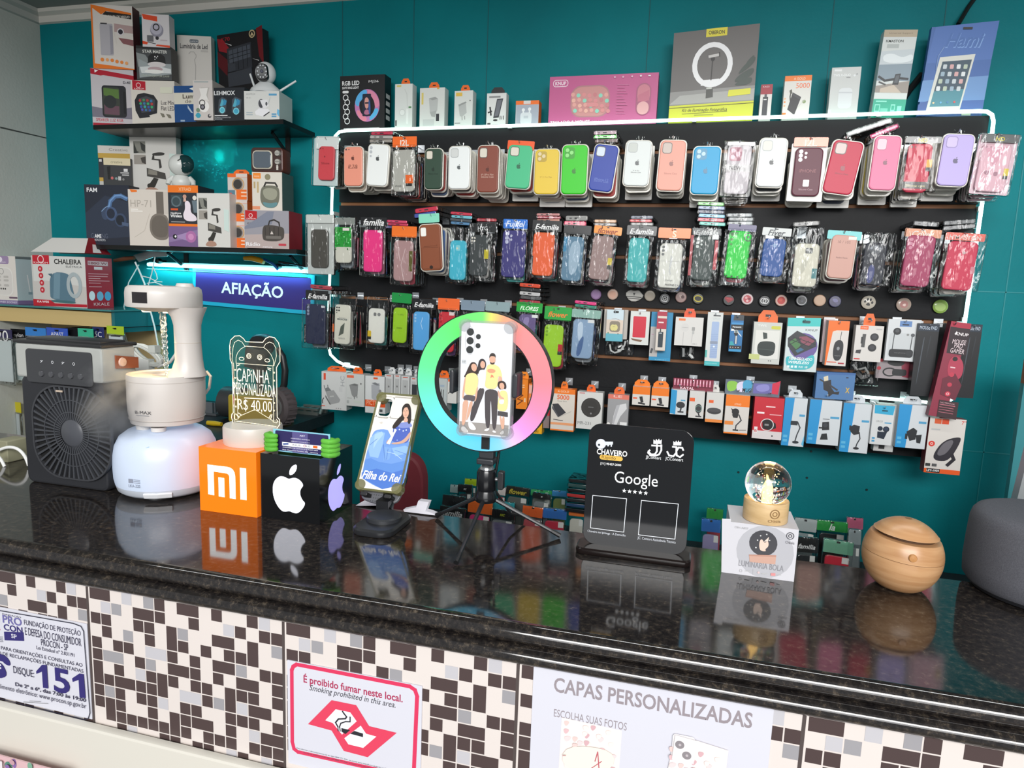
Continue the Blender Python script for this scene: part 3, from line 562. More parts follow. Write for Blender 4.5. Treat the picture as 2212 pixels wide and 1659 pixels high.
# real ip camera on its box
def ipcam():
    z0 = oY(527, 196, Y1-.02).z; q = oY(180+1745/4.424, 180, Y1+.03)
    t = thing('security_camera', 'white swivel security camera with two antennas on top of its carton', 'camera', (q.x, q.y, z0+.001), (0, 0, R(14)))
    wm = M('dcdfe0', .25); k = .00041
    b = MB(); b.lathe([(0, 0), (.05, 0), (.054, .006), (.05, .014), (.03, .03), (.026, .034), (0, .036)], wm, n=36, sy=.85); b.build('base', t)
    b = MB(); b.lathe([(.034*math.sin(R(a)), .068-.037*math.cos(R(a))) for a in range(0, 181, 10)], wm, n=30); b.build('head', t)
    b = MB(); P = smooth([(-.019, .035), (.019, .035), (.021, .07), (.015, .09), (-.015, .09), (-.021, .07)], 2)
    b.prism([(x, z) for x, z in P], -.0365, -.02, M('111215', .12), .003); b.art(';'.join(f'c {math.cos(R(a))*.015} {-math.sin(R(a))*.02} .0022 e8ecf0' for a in range(0, 360, 36))+'; c 0 0 .006 2a3040; c 0 .0 .003 556', 0, .064, 1, 1, -.0368); b.build('lens_face', t)
    for sx, ex, ez in ((-1, -.062, .07), (1, .098, .052)):
        b = MB(); b.tube([(sx*.04, .012, .012), (ex, .02, ez)], [.0042, .0034], wm, 10); b.build('antenna', t)
ipcam()
# ---------------------------------------------------------------- side gondola at the left with its two boxes
Yg = 2.04; za = oY(240, 669, Yg).z; xg = oY(246, 690, Yg).x
t = thing('side_shelf', 'glass topped shelf with a cream fascia board in the left corner', 'shelf', (XL, Yg, 0))
b = MB(); b.box(.003, -.02, za-.006, xg-XL+.01, WALL-Yg-.003, za, M('3f7f80', .12)); b.build('glass_top', t)
zb = oY(200, 705, Yg).z
b = MB(); b.box(.003, 0, zb, xg-XL-.012, .014, za-.012, M('c9b078', .45)); b.build('fascia', t)
b = MB(); b.box(xg-XL-.01, 0, zb-.02, xg-XL+.004, WALL-Yg-.003, za-.007, M('1f6a70', .4)); b.build('end_panel', t)
b = MB(); b.box(.003, WALL-Yg-.03, .4, xg-XL-.02, WALL-Yg-.003, za-.008, M('c4ac7c', .5)); b.build('back_board', t)
zc, zd = oY(30, 828, Yg+.2).z, oY(30, 862, Yg+.2).z
b = MB(); b.box(.003, WALL-Yg-.06, zd, xg-XL-.02, WALL-Yg-.031, zc, M('c9b078', .45)); b.build('rail', t)
kb = carton('kettle_box', 'carton with red gable side picturing a blue electric kettle in left corner', 'box', 74, 552, 186, 668, Yg+.0, .12, 'd3d3d0',
   'm 345 330 510 530 0 .02; r 345 330 360 860 c8c8c4; p c6c2be 345,600 480,590 855,650 855,860 345,860; r 358 325 518 418 c01a2e; o 437 368 30 6 f4e4e4; t 437 404 135 20 f4e4e4 KAPBOM; tb 692 392 255 52 1a1a1c CHALEIRA; t 750 440 150 26 55565a ELÉTRICA; c 428 468 22 c02434; c 432 540 22 c02434; c 436 615 22 c02434; c 438 690 22 c02434; c 428 468 9 e8a8a8; c 432 540 9 e8a8a8; c 436 615 9 e8a8a8; c 438 690 9 e8a8a8; P 58788a 520,500 700,505 715,600 750,790 740,815 515,790 510,720; p 6f8fa0 560,510 620,510 600,780 540,780; p 4a6878 500,520 540,515 540,560; oe 745 635 72 135 30 a9b4b8; P 3f6a70 510,790 745,800 755,830 500,815; p b8182c 345,790 510,795 550,828 855,832 855,860 345,860; tb 440 815 112 22 f4f0f0 KA-W05', side='a81a2a', z=za+.0005,
   sidesrc='m 855 350 160 510; r 870 385 990 428 d8b4b4; tb 930 406 110 24 8a2a30 1800 W; r 905 442 955 470 e8d8d8; r 870 510 990 516 e8b8b8; r 870 535 985 541 e8b8b8; r 870 557 940 563 e8b8b8; r 870 580 995 586 e8b8b8; r 870 603 940 609 e8b8b8; r 870 640 945 646 e8b8b8; e 885 735 18 48 e8eef2; e 933 738 20 48 7ab0d0; e 980 738 20 48 5aa0c8; t 940 820 95 30 e8c8c8 KKALE')
a, W, H = fit(74, 552, 186, 668, Yg, 0)
b = MB(); D = .12; h0 = za+H-za; hh = H*.28
for yy in (0, D):
    s_ = .035 if yy == 0 else -.035
b.add([(-W/2, 0, H), (W/2, 0, H), (W*.42, D*.42, H+hh), (-W*.3, D*.42, H+hh)], [(0, 1, 2, 3)], M('dcdad6', .5))
b.add([(-W/2, D, H), (W/2, D, H), (W*.42, D*.5, H+hh), (-W*.3, D*.5, H+hh)], [(0, 1, 2, 3)], M('b8b8b4', .5))
b.add([(W/2, 0, H), (W/2, D, H), (W*.43, D*.62, H+hh*1.02), (W*.43, D*.3, H+hh*1.02)], [(0, 1, 2, 3)], M('8a1620', .5))
b.add([(W*.5+.0008, D*.3, H+.004), (W*.5+.0008, D*.62, H+.004), (W*.445+.001, D*.52, H+hh*.72), (W*.445+.001, D*.4, H+hh*.72)], [(0, 1, 2, 3)], M('e9dcd8', .5))
b.build('carry_flap', kb)
carton('power_strip_box', 'white and lilac carton picturing a power strip, cut by the photo edge at left', 'box', -25, 552, 36, 665, Yg+.01, .09, 'dad4ce',
   'm -115 310 275 550; r -115 310 100 400 9a86a8 14; c 25 350 18 e4dce8; t 40 380 70 16 e4dce8 MEGA; r -115 815 160 860 7f6f9a; t 60 838 190 20 e8e0f0 POWER SOCKET; r -80 440 130 765 e2dfda 50; r -70 450 120 755 d4d0cc 48; o 28 485 22 4 8a8884; r -20 535 20 560 b8b4b0 10; r 45 535 90 560 b8b4b0 10; r -20 575 20 600 b8b4b0 10; r 45 575 90 600 b8b4b0 10; r -20 632 20 658 b8b4b0 10; r 45 632 90 658 b8b4b0 10; r 12 675 22 695 222; r 32 675 42 695 222; r 50 675 60 695 222; r 85 775 160 795 6a5468 6', side='b9d0d4', z=za+.0005, sidesrc='m 160 310 110 550; r 160 310 270 340 6a787a; r 160 815 270 860 7f6f9a; l e8f0f0 5 215,520 225,720; r 215 715 235 745 8aa8b0')
# ================================================================ phone cases on the slat panel
rnd = random.Random(7)
ORD = ['front', 'second', 'third', 'fourth', 'fifth', 'sixth', 'seventh', 'eighth']
FILM = film('clear', 'ffffff', .0, .08, 34, .9, .011, .55)
FILMD = film('crinkled', 'f8fafa', .01, .06, 48, 1.0, .012, .65)
TRAY = M('d3cfc4', .3, coat=.3)
CAMS = {'sq': 'r .09 .045 .47 .265 {d} .1; r .115 .06 .445 .25 {c} .08', 'ln': 'r .09 .045 .5 .28 {d} .1; c .2 .105 .075 {c}; c .2 .21 .075 {c}; c .37 .155 .075 {c}',
        'sm': 'c .13 .07 .045 {d}; c .28 .07 .03 {d}', 'v3': 'c .15 .09 .062 {c}; c .15 .17 .062 {c}; c .15 .25 .062 {c}', 'v2': 'c .15 .09 .07 {c}; c .15 .19 .07 {c}; c .15 .29 .05 {c}',
        'q4': 'c .14 .08 .05 {c}; c .28 .08 .05 {c}; c .14 .15 .05 {c}; c .28 .15 .05 {c}; c .14 .21 .03 {c}', 'ct': 'r .38 .12 .62 .25 {d} .08; c .46 .18 .05 {c}; c .56 .18 .035 {c}',
        'v5': 'c .2 .08 .075 {c}; c .2 .165 .075 {c}; c .2 .25 .075 {c}; c .38 .115 .05 {c}; c .38 .2 .05 {c}', 'rg': 'r .1 .05 .6 .33 8a2f52 .12; c .24 .12 .09 c9a0b0; c .24 .25 .09 c9a0b0; c .44 .19 .1 c9a0b0', '': ''}
_hook = None
def hook(X, z, Yf, label):
    global _hook
    if _hook is None:
        b = MB(); b.tube([(0, 0, 0), (0, -.1, 0), (0, -.118, .001), (0, -.124, .006)], .0017, M('c8ccd0', .25, .9), 6); b.box(-.012, -.002, -.012, .012, 0, .012, M('b8bcc0', .3, .8)); _hook = b.mesh('display_hook')
    o = bpy.data.objects.new('display_hook', _hook); COL.objects.link(o); o.location = (X, YP, z); o.scale = (1, (YP-Yf+.006)/.124, 1)
    return tag(o, label, 'hook', 'wire hooks of the black panel')
def hl(label):
    q = label.replace(',', '').split()[:12]
    while q[-1] in ('a', 'the', 'of', 'with', 'at', 'in', 'and', 'by', 'on', 'under', 'behind', 'picturing', 'right', 'from'): q.pop()
    return 'wire hook for the '+' '.join(q)
def behind(short, row, X, Z, W, H, Y0, n, cols, bag, low=None):
    if n < 1: return
    b = MB()
    if bag:
        b.prism(rrect(W*.84, H*.86, .012, 4, 0, -.01), -.005, .004, M('888'), .002)
        b.prism(rrect(W*1.04, H*1.06, .004, 1, 0, 0), -.007, .006, FILM)
    else:
        b.prism(rrect(W*.94, H*.95, .013, 4), -.004, .002, M('888', .4), .0015)
        b.prism(rrect(W*1.05, H*1.03, .014, 4), .001, .007, TRAY, .001)
    me = b.mesh('phone_case'); sp = (YP-.014-Y0)/(n+.3)
    for k in range(1, n+1):
        hx, nm = cols[(k*3+len(short)+k//2) % len(cols)]
        o = bpy.data.objects.new('phone_case', me); COL.objects.link(o)
        o.material_slots[0].link = 'OBJECT'; o.material_slots[0].material = M(hx, .4)
        o.location = (X+rnd.uniform(-.003, .003), Y0+sp*k, Z-rnd.uniform(0, .012)); o.rotation_euler = (0, R(rnd.uniform(-2.2, 2.2)), 0)
        tag(o, '%s %s phone case hanging %s behind the %s' % (nm, 'bagged' if bag else 'boxed', ORD[k], short), 'phone case', 'phone cases in the %s hook row' % row)
    if low:
        bw, bh = W*1.12, .16
        b = MB(); b.prism(rrect(bw, bh, .002, 1), -.006, .007, M('dcdad5', .4)); b.prism(rrect(bw*.72, bh*.86, .014, 4), -.0066, -.006, M(low, .4))
        o = b.build('boxed_phone_case'); o.location = (X+rnd.uniform(-.002, .004), Y0+sp*(n-.5), Z-H/2-.022+bh/2)
        tag(o, 'white carton with a window, its lower end showing under the %s' % short, 'phone case', 'white cartons low in the top hook row')
def hung(row, short, lab, cr, c, col, tilt=0, cam='', style='tray', hd=None, bag=None, art='', n=4, cols=None, low=None, Y=2.058, cut='d8d2c4', dk=None, logo=None, film_=None, rough=.46, hk=True, back=None):
    ox, oy, s = CR[cr]
    x0, y0, x1, y1 = [ox+c[0]/s, oy+c[1]/s, ox+c[2]/s, oy+c[3]/s]
    cx, cy = (x0+x1)/2, (y0+y1)/2
    h = y1-y0; w_ = (x1-x0)-abs(math.sin(R(tilt)))*h*.9; sc = 1
    P, W, H = pl(cx, cy, w_, h, Y); W = min(max(W, .045), .086)
    root = thing('phone_case_pack' if style != 'tray' else 'phone_case', lab, 'phone case', P, (0, R(tilt), 0), 'phone cases in the %s hook row' % row)
    dk = dk or '55504a'
    b = MB(); b.prism(rrect(W, H, .013, 5), -.004, .004, M(col, rough), .003)
    src = CAMS[cam].format(c=cut, d=dk)
    if logo: src += '; a .5 %s .2 %s' % (logo[0], logo[1])
    b.art(src+';'+art, -W/2, H/2, W, H, -.0042, rough=.35); b.build('case', root)
    k = W/w_
    if style == 'tray':
        b = MB(); b.prism(rrect(W*1.09, H*1.045, .015, 5), .001, .010, TRAY, .0015); b.build('tray', root)
        b = MB(); b.prism([(-.016, H*.5), (.016, H*.5), (.014, H*.5+.013), (-.014, H*.5+.013)], .008, .009, FILMD); b.build('hang_tab', root)
        top = P.z+H/2+.006
    elif style == 'box':
        b = MB(); b.prism(rrect(W*1.28, H*1.2, .002, 1), .0045, .016, M('dedcd8', .4)); b.build('carton', root); top = P.z+H/2+.012
    if hd:
        hx0, hy0, hx1, hy1 = [ox+hd[0]/s, oy+hd[1]/s, ox+hd[2]/s, oy+hd[3]/s]
        w2 = (hx1-hx0)*k; h2 = (hy1-hy0)*k; mx = ((hx0+hx1)/2-cx)*k; mz = -((hy0+hy1)/2-cy)*k
        ct_, st_ = math.cos(R(tilt)), math.sin(R(tilt)); mx, mz = mx*ct_-mz*st_, mx*st_+mz*ct_
        b = MB(); b.prism(rrect(w2, h2, .002, 1, mx, mz), -.0015, -.0005, M(hd[4], .3, coat=.4))
        if len(hd) > 5 and hd[5]:
            b.art('%s .5 .6 %s 0 %s %s; r .46 .1 .54 .22 222' % (hd[7] if len(hd) > 7 else 'tb', .8 if len(hd[5]) > 6 else .12*len(hd[5]), hd[6], hd[5]), mx-w2/2, mz+h2/2, w2, h2, -.0017)
        b.build('header_card', root); top = P.z+mz+h2*.2
    if style == 'bag':
        if bag: bx0, by0, bx1, by1 = [ox+bag[0]/s, oy+bag[1]/s, ox+bag[2]/s, oy+bag[3]/s]
        else: bx0, by0, bx1, by1 = cx-w_*.66, y0-h*.06, cx+w_*.66, y1+h*.05
        w2 = (bx1-bx0)*k; h2 = (by1-by0)*k; mx = ((bx0+bx1)/2-cx)*k; mz = -((by0+by1)/2-cy)*k
        b = MB(); b.prism(rrect(w2, h2, .004, 2, mx, mz), -.0065, .009, film_ or FILMD, .003); b.build('plastic_bag', root)
        if back: b = MB(); b.prism(rrect(w2*.97, h2*.98, .004, 2, mx, mz), .0055, .0065, M(back, .35)); b.build('backing_card', root)
        if not hd: top = P.z+mz+h2/2-.008
    cols = cols or (SIL if style == 'tray' else BAGC)
    behind(short, row, P.x, P.z-.003, W, H, Y+.012, n, cols, style == 'bag', low)
    if hk: hook(P.x, top, Y-.004, 'wire hook holding the stack behind the %s' % short)
    return root
SIL = [('b9b3a8', 'greyish'), ('d8d3c8', 'cream'), ('a8342f', 'red'), ('33363c', 'charcoal'), ('8f8a82', 'taupe'), ('c9b9a8', 'beige'), ('4a5a78', 'slate blue'), ('e0dcd4', 'white')]
BAGC = [('2e3238', 'black'), ('b8344a', 'red'), ('3a66a8', 'blue'), ('7a7f86', 'grey'), ('d8d4cc', 'white'), ('2f8a86', 'teal'), ('5a3a6a', 'purple'), ('c88a9a', 'pink'), ('3a3f36', 'olive')]
T_ = 'top'
hung(T_, 'coral red case', 'coral red phone case in a clear bag, leftmost of the top hook row', 'D', (150, 790, 300, 1085), 'c8434c', 2, 'sm', 'bag', (135, 735, 333, 830, 'd3dad8'), (100, 740, 330, 1110), 'a .4 .3 .1 8a2a32; t .45 .5 .5 0 8a2a32 Silicone', n=7, cols=SIL, film_=FILM, dk='7a2a30', back='b9cbca')
hung(T_, 'peach case', 'peach phone case with small dark apple emblem, second from left in top row', 'D', (378, 795, 535, 1135), 'e5937c', 0, 'sm', logo=('.28', '6a3a30'), art='t .5 .5 .5 0 6a3a30 iP 7/8; t .5 .54 .5 0 6a3a30 Silicone Case', n=6)
hung(T_, 'tilted white case', 'white phone case leaning right below a small pile, third in top row', 'D', (568, 775, 768, 1132), 'e9ecea', 4, 'v2', logo=('.33', '4a4e50'), cut='b8bcc0', n=4, cols=SIL)
hung(T_, 'clear orange-topped case', 'clear phone case under an orange header, between white and dark green cases', 'D', (800, 820, 990, 1185), 'b4b2aa', 0, 'sm', 'bag', (795, 737, 1003, 818, 'ee6a1e', 'I2L', 'f4e4d8'), (790, 800, 1000, 1200), 'r .6 .6 .95 .8 e86a20; r .62 .8 .9 .87 222; t .28 .86 .3 0 444 shock', n=6, cols=SIL, dk='ddd')
hung(T_, 'dark green case', 'dark green phone case with cream camera cutout in the top row', 'D', (1078, 812, 1228, 1162), '23402f', 0, 'sq', logo=('.5', '1a2e22'), art='t .5 .62 .55 0 15251b Silicone Case', n=5)
hung(T_, 'plain white case', 'plain white phone case between the dark green and brown ones', 'D', (1286, 792, 1466, 1160), 'e6eae9', 0, 'sq', logo=('.48', '5a6062'), cut='cfd2d0', dk='a8acac', n=6)
hung(T_, 'brown case', 'reddish brown phone case with pale lettering in the top row', 'D', (1536, 785, 1715, 1190), '82402f', 0, 'sq', logo=('.5', '5a2a20'), art='t .5 .62 .6 0 d8b8a8 iP 12Pro Max; t .5 .67 .6 0 d8b8a8 Silicone Case', n=6)
hung(T_, 'mint green case', 'mint green phone case leaning right in front of an orange header', 'D', (1778, 780, 2010, 1155), '43b883', 4, 'sq', hd=(1790, 757, 2022, 830, 'ee5a22'), logo=('.48', '2a6a4c'), n=4, low='6a6e76')
hung(T_, 'yellow case', 'glossy yellow phone case beside the neon green one, top row', 'E', (20, 1118, 222, 1500), 'dfbf3e', 0, 'ln', cut='d8c8a0', dk='b89c3a', art='t .5 .62 .5 0 b89a34 iP 11 Pro Max', n=4, low='9a9c9e')
hung(T_, 'neon green case', 'neon green phone case in the middle of the top row', 'E', (252, 1082, 464, 1500), '33c41c', 0, 'ln', cut='8ad87a', dk='2a9a18', logo=('.52', '1f7a12'), n=4, low='5a5e66')
hung(T_, 'royal blue case', 'royal blue phone case leaning right under a flat pile, top row', 'E', (485, 1080, 728, 1475), '2a429f', 7, 'sq', cut='c8d4e0', art='t .5 .75 .6 0 5a72c0 iPhone 12; t .5 .79 .62 0 5a72c0 Silicone Case', n=5)
hung(T_, 'pale grey case', 'pale grey phone case with dark apple emblem right of the blue one', 'E', (782, 1045, 1008, 1430), 'd9dedc', 2, 'sq', 'tray', logo=('.48', '4a4e50'), cut='b9beb8', dk='a8acac', art='t .48 .66 .25 0 55595a iP 14 Pro; t .48 .7 .4 0 55595a Silicone Case', n=5, low='55606a')
hung(T_, 'salmon pink case', 'glossy salmon pink phone case between pale grey and sky blue ones', 'E', (1070, 1042, 1300, 1470), 'e39f8e', 2, 'sq', logo=('.45', '8a4a3e'), cut='b8a89e', art='t .5 .66 .5 0 a8685a Silicone Case', n=4)
hung(T_, 'sky blue case', 'sky blue phone case with triple lens cutout in the top row', 'E', (1360, 1095, 1595, 1500), '2a9fd0', 1, 'ln', cut='a8c8d0', dk='2080a8', logo=('.5', '1c6a90'), n=4, low='c9ccca')
hung(T_, 'grey boxed clear case', 'clear phone case with burgundy lens ring in a grey window box', 'E', (1640, 1080, 1862, 1500), 'b9b3b8', 2, 'rg', 'bag', (1650, 1050, 1880, 1085, 'a8a8a8'), (1610, 1045, 1890, 1530), 'r 0 .4 1 .55 a9a6a8; tb .4 .47 .5 0 1c1c20 NEW; t .8 .475 .3 0 44444a Soft Case', n=3, cols=SIL, film_=FILM)
hung(T_, 'ivory white case', 'ivory white phone case with apple emblem above a purple carton end', 'E', (1918, 1025, 2160, 1438), 'e3e7e6', 2, 'sq', logo=('.48', '3c4042'), cut='d0cfc4', dk='a8acac', n=5, low='6a4a82')
hung(T_, 'burgundy printed carton', 'white carton printed with a burgundy phone case under an orange header', 'G', (198, 1130, 432, 1525), '5c2334', 1, 'v5', 'box', (185, 1035, 462, 1112, 'ee6018', 'I2L', 'f4e0d0'), art='r .38 .66 .6 .8 e8e4e2 .03; t .5 .48 .6 0 8a3a42 iPHONE; t .5 .86 .5 0 b8929a Silicone Case', n=3, cols=SIL, cut='efe9ea')
hung(T_, 'crimson case', 'glossy crimson phone case leaning right in the top row', 'G', (455, 1075, 755, 1505), 'c02f49', 8, 'sq', cut='c8b4b0', logo=('.5', '8a2034'), art='t .5 .62 .45 0 8a2034 Silicone Case', n=4, low='3a4458')
hung(T_, 'candy pink case', 'candy pink phone case with apple emblem beside a yellow edge', 'G', (832, 1035, 1062, 1475), 'e27c9e', 2, 'sq', cut='e0bcc6', dk='b85a7c', logo=('.48', '7a3a52'), n=5, cols=[('e0dcc8', 'cream'), ('e0c84a', 'yellow'), ('d8d4c8', 'ivory'), ('b9b3a8', 'greyish')], low='6a6260')
hung(T_, 'raspberry bagged case', 'raspberry phone case bagged under a black header with yellow emblem', 'G', (1105, 1098, 1318, 1495), 'c22f4a', 2, 'sm', 'bag', (1082, 1018, 1380, 1075, '111213', 'ND', 'd8c830'), (1075, 1020, 1385, 1500), 'r .82 .32 1.05 .48 d8a020; r .82 .48 1.05 .56 222; r -.05 .78 1.05 .92 33302a; t .5 .86 .8 0 c8b878 Silicone case', n=4, cols=SIL, film_=FILM, low='4a5e70')
hung(T_, 'lavender case', 'lavender phone case with apple emblem at the right of the top row', 'G', (1385, 1022, 1655, 1440), 'b8a8dd', 3, 'sq', cut='c0b0dd', dk='8a7ab0', logo=('.5', '4a4266'), n=5, low='45505a')
hung(T_, 'pale pink bagged case', 'pale pink printed phone case in a clear bag, rightmost of the top row', 'G', (1690, 1100, 1965, 1490), 'e3b9c4', 4, 'sm', 'bag', (1705, 990, 2008, 1065, '121314', 'ND', 'd8c830'), (1660, 990, 2000, 1540), 'p d8a0b0 .1,.1 .8,.05 .5,.5; c .3 .6 .08 a87888; c .6 .62 .08 a87888; r .85 .5 1.0 .65 d8c030; r .85 .65 1.0 .72 222', n=4, cols=[('e0b8c4', 'pale pink'), ('d8c8cc', 'rosy')], dk='b88a98', back='dcbcc6')
# ---------------------------------------------------------------- middle row
M_ = 'middle'; Y2 = 2.066
EF = 'E-familia'
def h2(*a, **k): k.setdefault('Y', Y2); k.setdefault('n', 4); k.setdefault('style', 'bag'); return hung(M_, *a, **k)
h2('silver bag', 'dark phone case in a silvery white bag, leftmost of the middle row', 'H', (97, 285, 258, 645), '4d4943', 0, '', hd=(52, 185, 313, 255, 'cfd2ce'), bag=(50, 185, 315, 680), n=3, back='c4c7c4')
h2('green glitter case', 'white phone case with green glitter sequins on its upper half', 'H', (325, 265, 478, 600), 'cfccc0', 0, '', hd=(318, 205, 505, 262, '8d918c'), bag=(315, 200, 520, 640),
   art='r 0 0 1 .55 1f9a35; '+';'.join('c %.2f %.2f .035 %s' % (rnd.uniform(.04, .96), rnd.uniform(.04, .62), rnd.choice(['0f6a22', '3ccf58', '8ae89a', '127a2a'])) for _ in range(42))+'; r .5 .02 .9 .1 d8d4cc', n=5)
h2('hot pink case', 'hot pink phone case with black side strip in the middle row', 'H', (582, 290, 768, 685), 'e92f86', 1, '', hd=(560, 205, 802, 275, '16171a', 'familia', 'e8e8e8', 'tib'), art='r -.04 .5 .06 .95 141416; tv .01 .72 .05 .4 e8e8e8 E-familia; r .74 .01 .95 .06 f2e8ec', n=5)
h2('dusty mauve case', 'glossy dusty mauve phone case under an orange and yellow header', 'H', (868, 390, 1055, 770), 'b08c8c', 1, '', hd=(850, 285, 1082, 378, 'e8701e'), art='r .8 .25 .98 .75 5f5a1c; l d8c0c0 .04 .2,.05 .25,.3 .35,.5; l d8c0c0 .03 .6,.2 .4,.6 .55,.95', n=4)
h2('brown wallet case', 'brown leather wallet phone case leaning left on a mint card', 'H', (1105, 240, 1332, 670), '844526', -4, '', style='tray', hd=(1100, 165, 1292, 242, '86d6bc'), art='r .07 .06 .33 .25 d8d8d0 .06; r .09 .07 .31 .24 f0eee8 .05; l 5f2f18 .012 .2,.47 .8,.47 .8,.44; l 5f2f18 .012 .15,.5 .85,.5; l 5f2f18 .01 .08,.95 .08,.5; l 5f2f18 .012 .08,.96 .92,.96 .92,.5; c .5 .93 .08 2a1a12', cols=BAGC, n=4)
h2('turquoise small case', 'turquoise phone case with a tiny central lens hole in the middle row', 'H', (1392, 388, 1552, 760), '3fb6cc', 1, '', bag=(1360, 285, 1570, 775), art='r .36 .12 .62 .26 8ad0d8 .08; c .45 .2 .06 d8d4c0', n=4)
h2('charcoal case', 'charcoal phone case under a black header with a pink one showing behind', 'H', (1580, 335, 1750, 722), '33393b', 0, 'q4', hd=(1572, 245, 1822, 322, '121315', 'HYG', 'e0e0e0'), bag=(1572, 245, 1830, 760), art='r .82 .36 1.06 .58 c8b820; r .82 .58 1.06 .64 222', n=5, cols=[('d8a0b0', 'pink'), ('d0c8c4', 'white'), ('555', 'grey')])
h2('indigo case', 'indigo phone case under a bright blue header with loose glare', 'H', (1880, 295, 2105, 735), '37307c', 1, 'v5', hd=(1888, 205, 2115, 290, '1673d6', 'Fujifei', 'e8f0fa', 'tib'), bag=(1870, 205, 2115, 750), cut='b8b8d0', n=5)
h2('bright orange case', 'bright orange phone case with black side strip, left of ring top', 'I', (192, 325, 385, 695), 'e9642a', 2, '', hd=(190, 235, 438, 322, '141517', EF, 'e8e8e8', 'tib'), art='r -.06 .55 .06 .98 141416; tv .0 .77 .05 .38 e8e8e8 Efamilia; r .78 -.01 .96 .05 f0e4dc', n=4)
h2('steel blue case', 'steel blue phone case under strong glare in the middle row', 'I', (445, 360, 635, 740), '5f86a0', 3, '', hd=(455, 272, 688, 348, '1a1b1d'), art='r 0 .02 .16 .35 2a86b0; P 9fb6c8 .3,.1 .9,.1 .8,.8 .35,.9', n=5)  # pale polygon is glare painted into the case art
h2('dusty rose case', 'dusty rose phone case leaning right under an orange yellow header', 'I', (680, 355, 888, 730), 'a18683', 5, '', hd=(712, 278, 948, 345, 'e88a1a', 'flower', '8a3a1a', 'tib'), art='r .84 .48 1.04 .64 d8c020; r .84 .64 1.04 .74 2a2a24', n=5)
h2('aqua case', 'aqua phone case with black side strip near the middle of the row', 'I', (1005, 372, 1190, 750), '3fb7b8', 2, 'q4', hd=(990, 270, 1242, 350, '151618', EF, 'e8e8e8', 'tib'), cut='6fc8c8', art='r -.08 .55 .05 .98 141416; tv -.02 .77 .05 .38 e8e8e8 E-familia', n=5)
h2('white lettered case', 'white phone case with small black lettering under an orange header', 'I', (1272, 418, 1472, 800), 'e0ded6', 1, 'v3', hd=(1255, 285, 1530, 372, 'ee7420', 'S', 'f4d8c0'), cut='6a6a6a', bag=(1240, 380, 1500, 810), art='tb .65 .93 .6 0 222 PHONE CA; t .5 .83 .3 0 777 Design; l c0beb8 .02 .1,.4 .9,.4; P c9c9c9 .5,.2 .6,.4 .5,.6 .6,.7 .45,.7', n=4)
h2('dark slate case', 'dark slate phone case with five pale lens holes and red card edges', 'I', (1558, 352, 1745, 735), '3a4744', 1, 'v5', hd=(1550, 285, 1790, 345, '16171a', 'E-familia', 'e0e0e0', 'tib'), cut='d8dcd8', art='r -.14 .0 -.01 .9 b02838; r 1.0 .1 1.16 .75 c02c3c; r .85 -.02 1.15 .08 eee', bag=(1530, 270, 1790, 790), n=5)
h2('vivid green case', 'vivid green phone case printed NEW with a black eye mark', 'I', (1842, 312, 2055, 718), '22d645', 3, 'v2', hd=(1850, 250, 2090, 308, '241a5a'), cut='4a8a3a', art='tb .2 .06 .42 0 0c2a12 NEW; o .86 .12 .2 .045 0c3a1a; c .86 .12 .05 0c2a12; tv .98 .48 .09 .42 0c3a1a OLYPS; c .12 .96 .045 0a3a16; c .36 .965 .045 0a3a16; c .62 .97 .045 0a3a16', bag=(1810, 290, 2090, 800), n=5)
h2('denim blue case', 'denim blue phone case with round central lens hole', 'J', (148, 262, 332, 545), '2b5ba6', 3, '', hd=(145, 172, 362, 235, 'b4b8b6', 'Fiver', '3a3e44', 'tib'), bag=(120, 230, 365, 600), art='c .5 .18 .09 8aa8d0; c .33 .19 .03 8aa8d0; c .68 .19 .03 8aa8d0; c .52 .34 .02 d8e0f0', n=5)
h2('cream central lens case', 'cream white phone case with a dark central lens in a grey bag', 'J', (390, 298, 578, 622), 'ddd8c8', 1, '', bag=(360, 160, 600, 650), art='r .42 .1 .72 .23 4a4a48 .06; c .5 .165 .06 222; c .63 .165 .04 8a8a88; r .78 .57 .98 .8 1f7a80; P c4c0b0 .3,.4 .6,.35 .5,.6 .3,.75', n=5)
h2('rose tan case', 'rose tan phone case in a beige tray on a teal card', 'J', (652, 235, 855, 560), 'c5978a', 3, '', style='tray', hd=(630, 190, 885, 260, '3fb4b4'), art='r .65 .03 .97 .1 d8d0c8; t .5 .16 .5 0 8a5f56 10 / 10S; t .5 .52 .45 0 7a5048 Redmi Note', n=4, cols=[('a83a58', 'crimson'), ('7a5a60', 'mauve'), ('c9b9a8', 'beige')])
h2('black navy case', 'black phone case with a round lens plate and navy sheen', 'J', (900, 292, 1080, 610), '1f2130', 2, '', bag=(885, 195, 1130, 630), art='e .5 .15 .32 .1 3a3d48; c .3 .13 .06 8a8d98; c .5 .1 .07 8a8d98; c .68 .13 .06 8a8d98; P 26307a .3,.5 .6,.55 .55,.95 .25,.95', n=5)  # navy polygon is a sheen painted onto the black case
h2('magenta pink case', 'magenta pink phone case under an orange and white header', 'J', (1205, 238, 1438, 620), 'b33f69', 3, 'v3', hd=(1200, 165, 1472, 235, 'dd8a5a', 'Cover', 'f0e4dc', 'tib'), cut='d88aa4', bag=(1190, 165, 1480, 650), n=5, cols=[('3f8a80', 'sea green'), ('d8d4cc', 'white'), ('a8304a', 'red')])
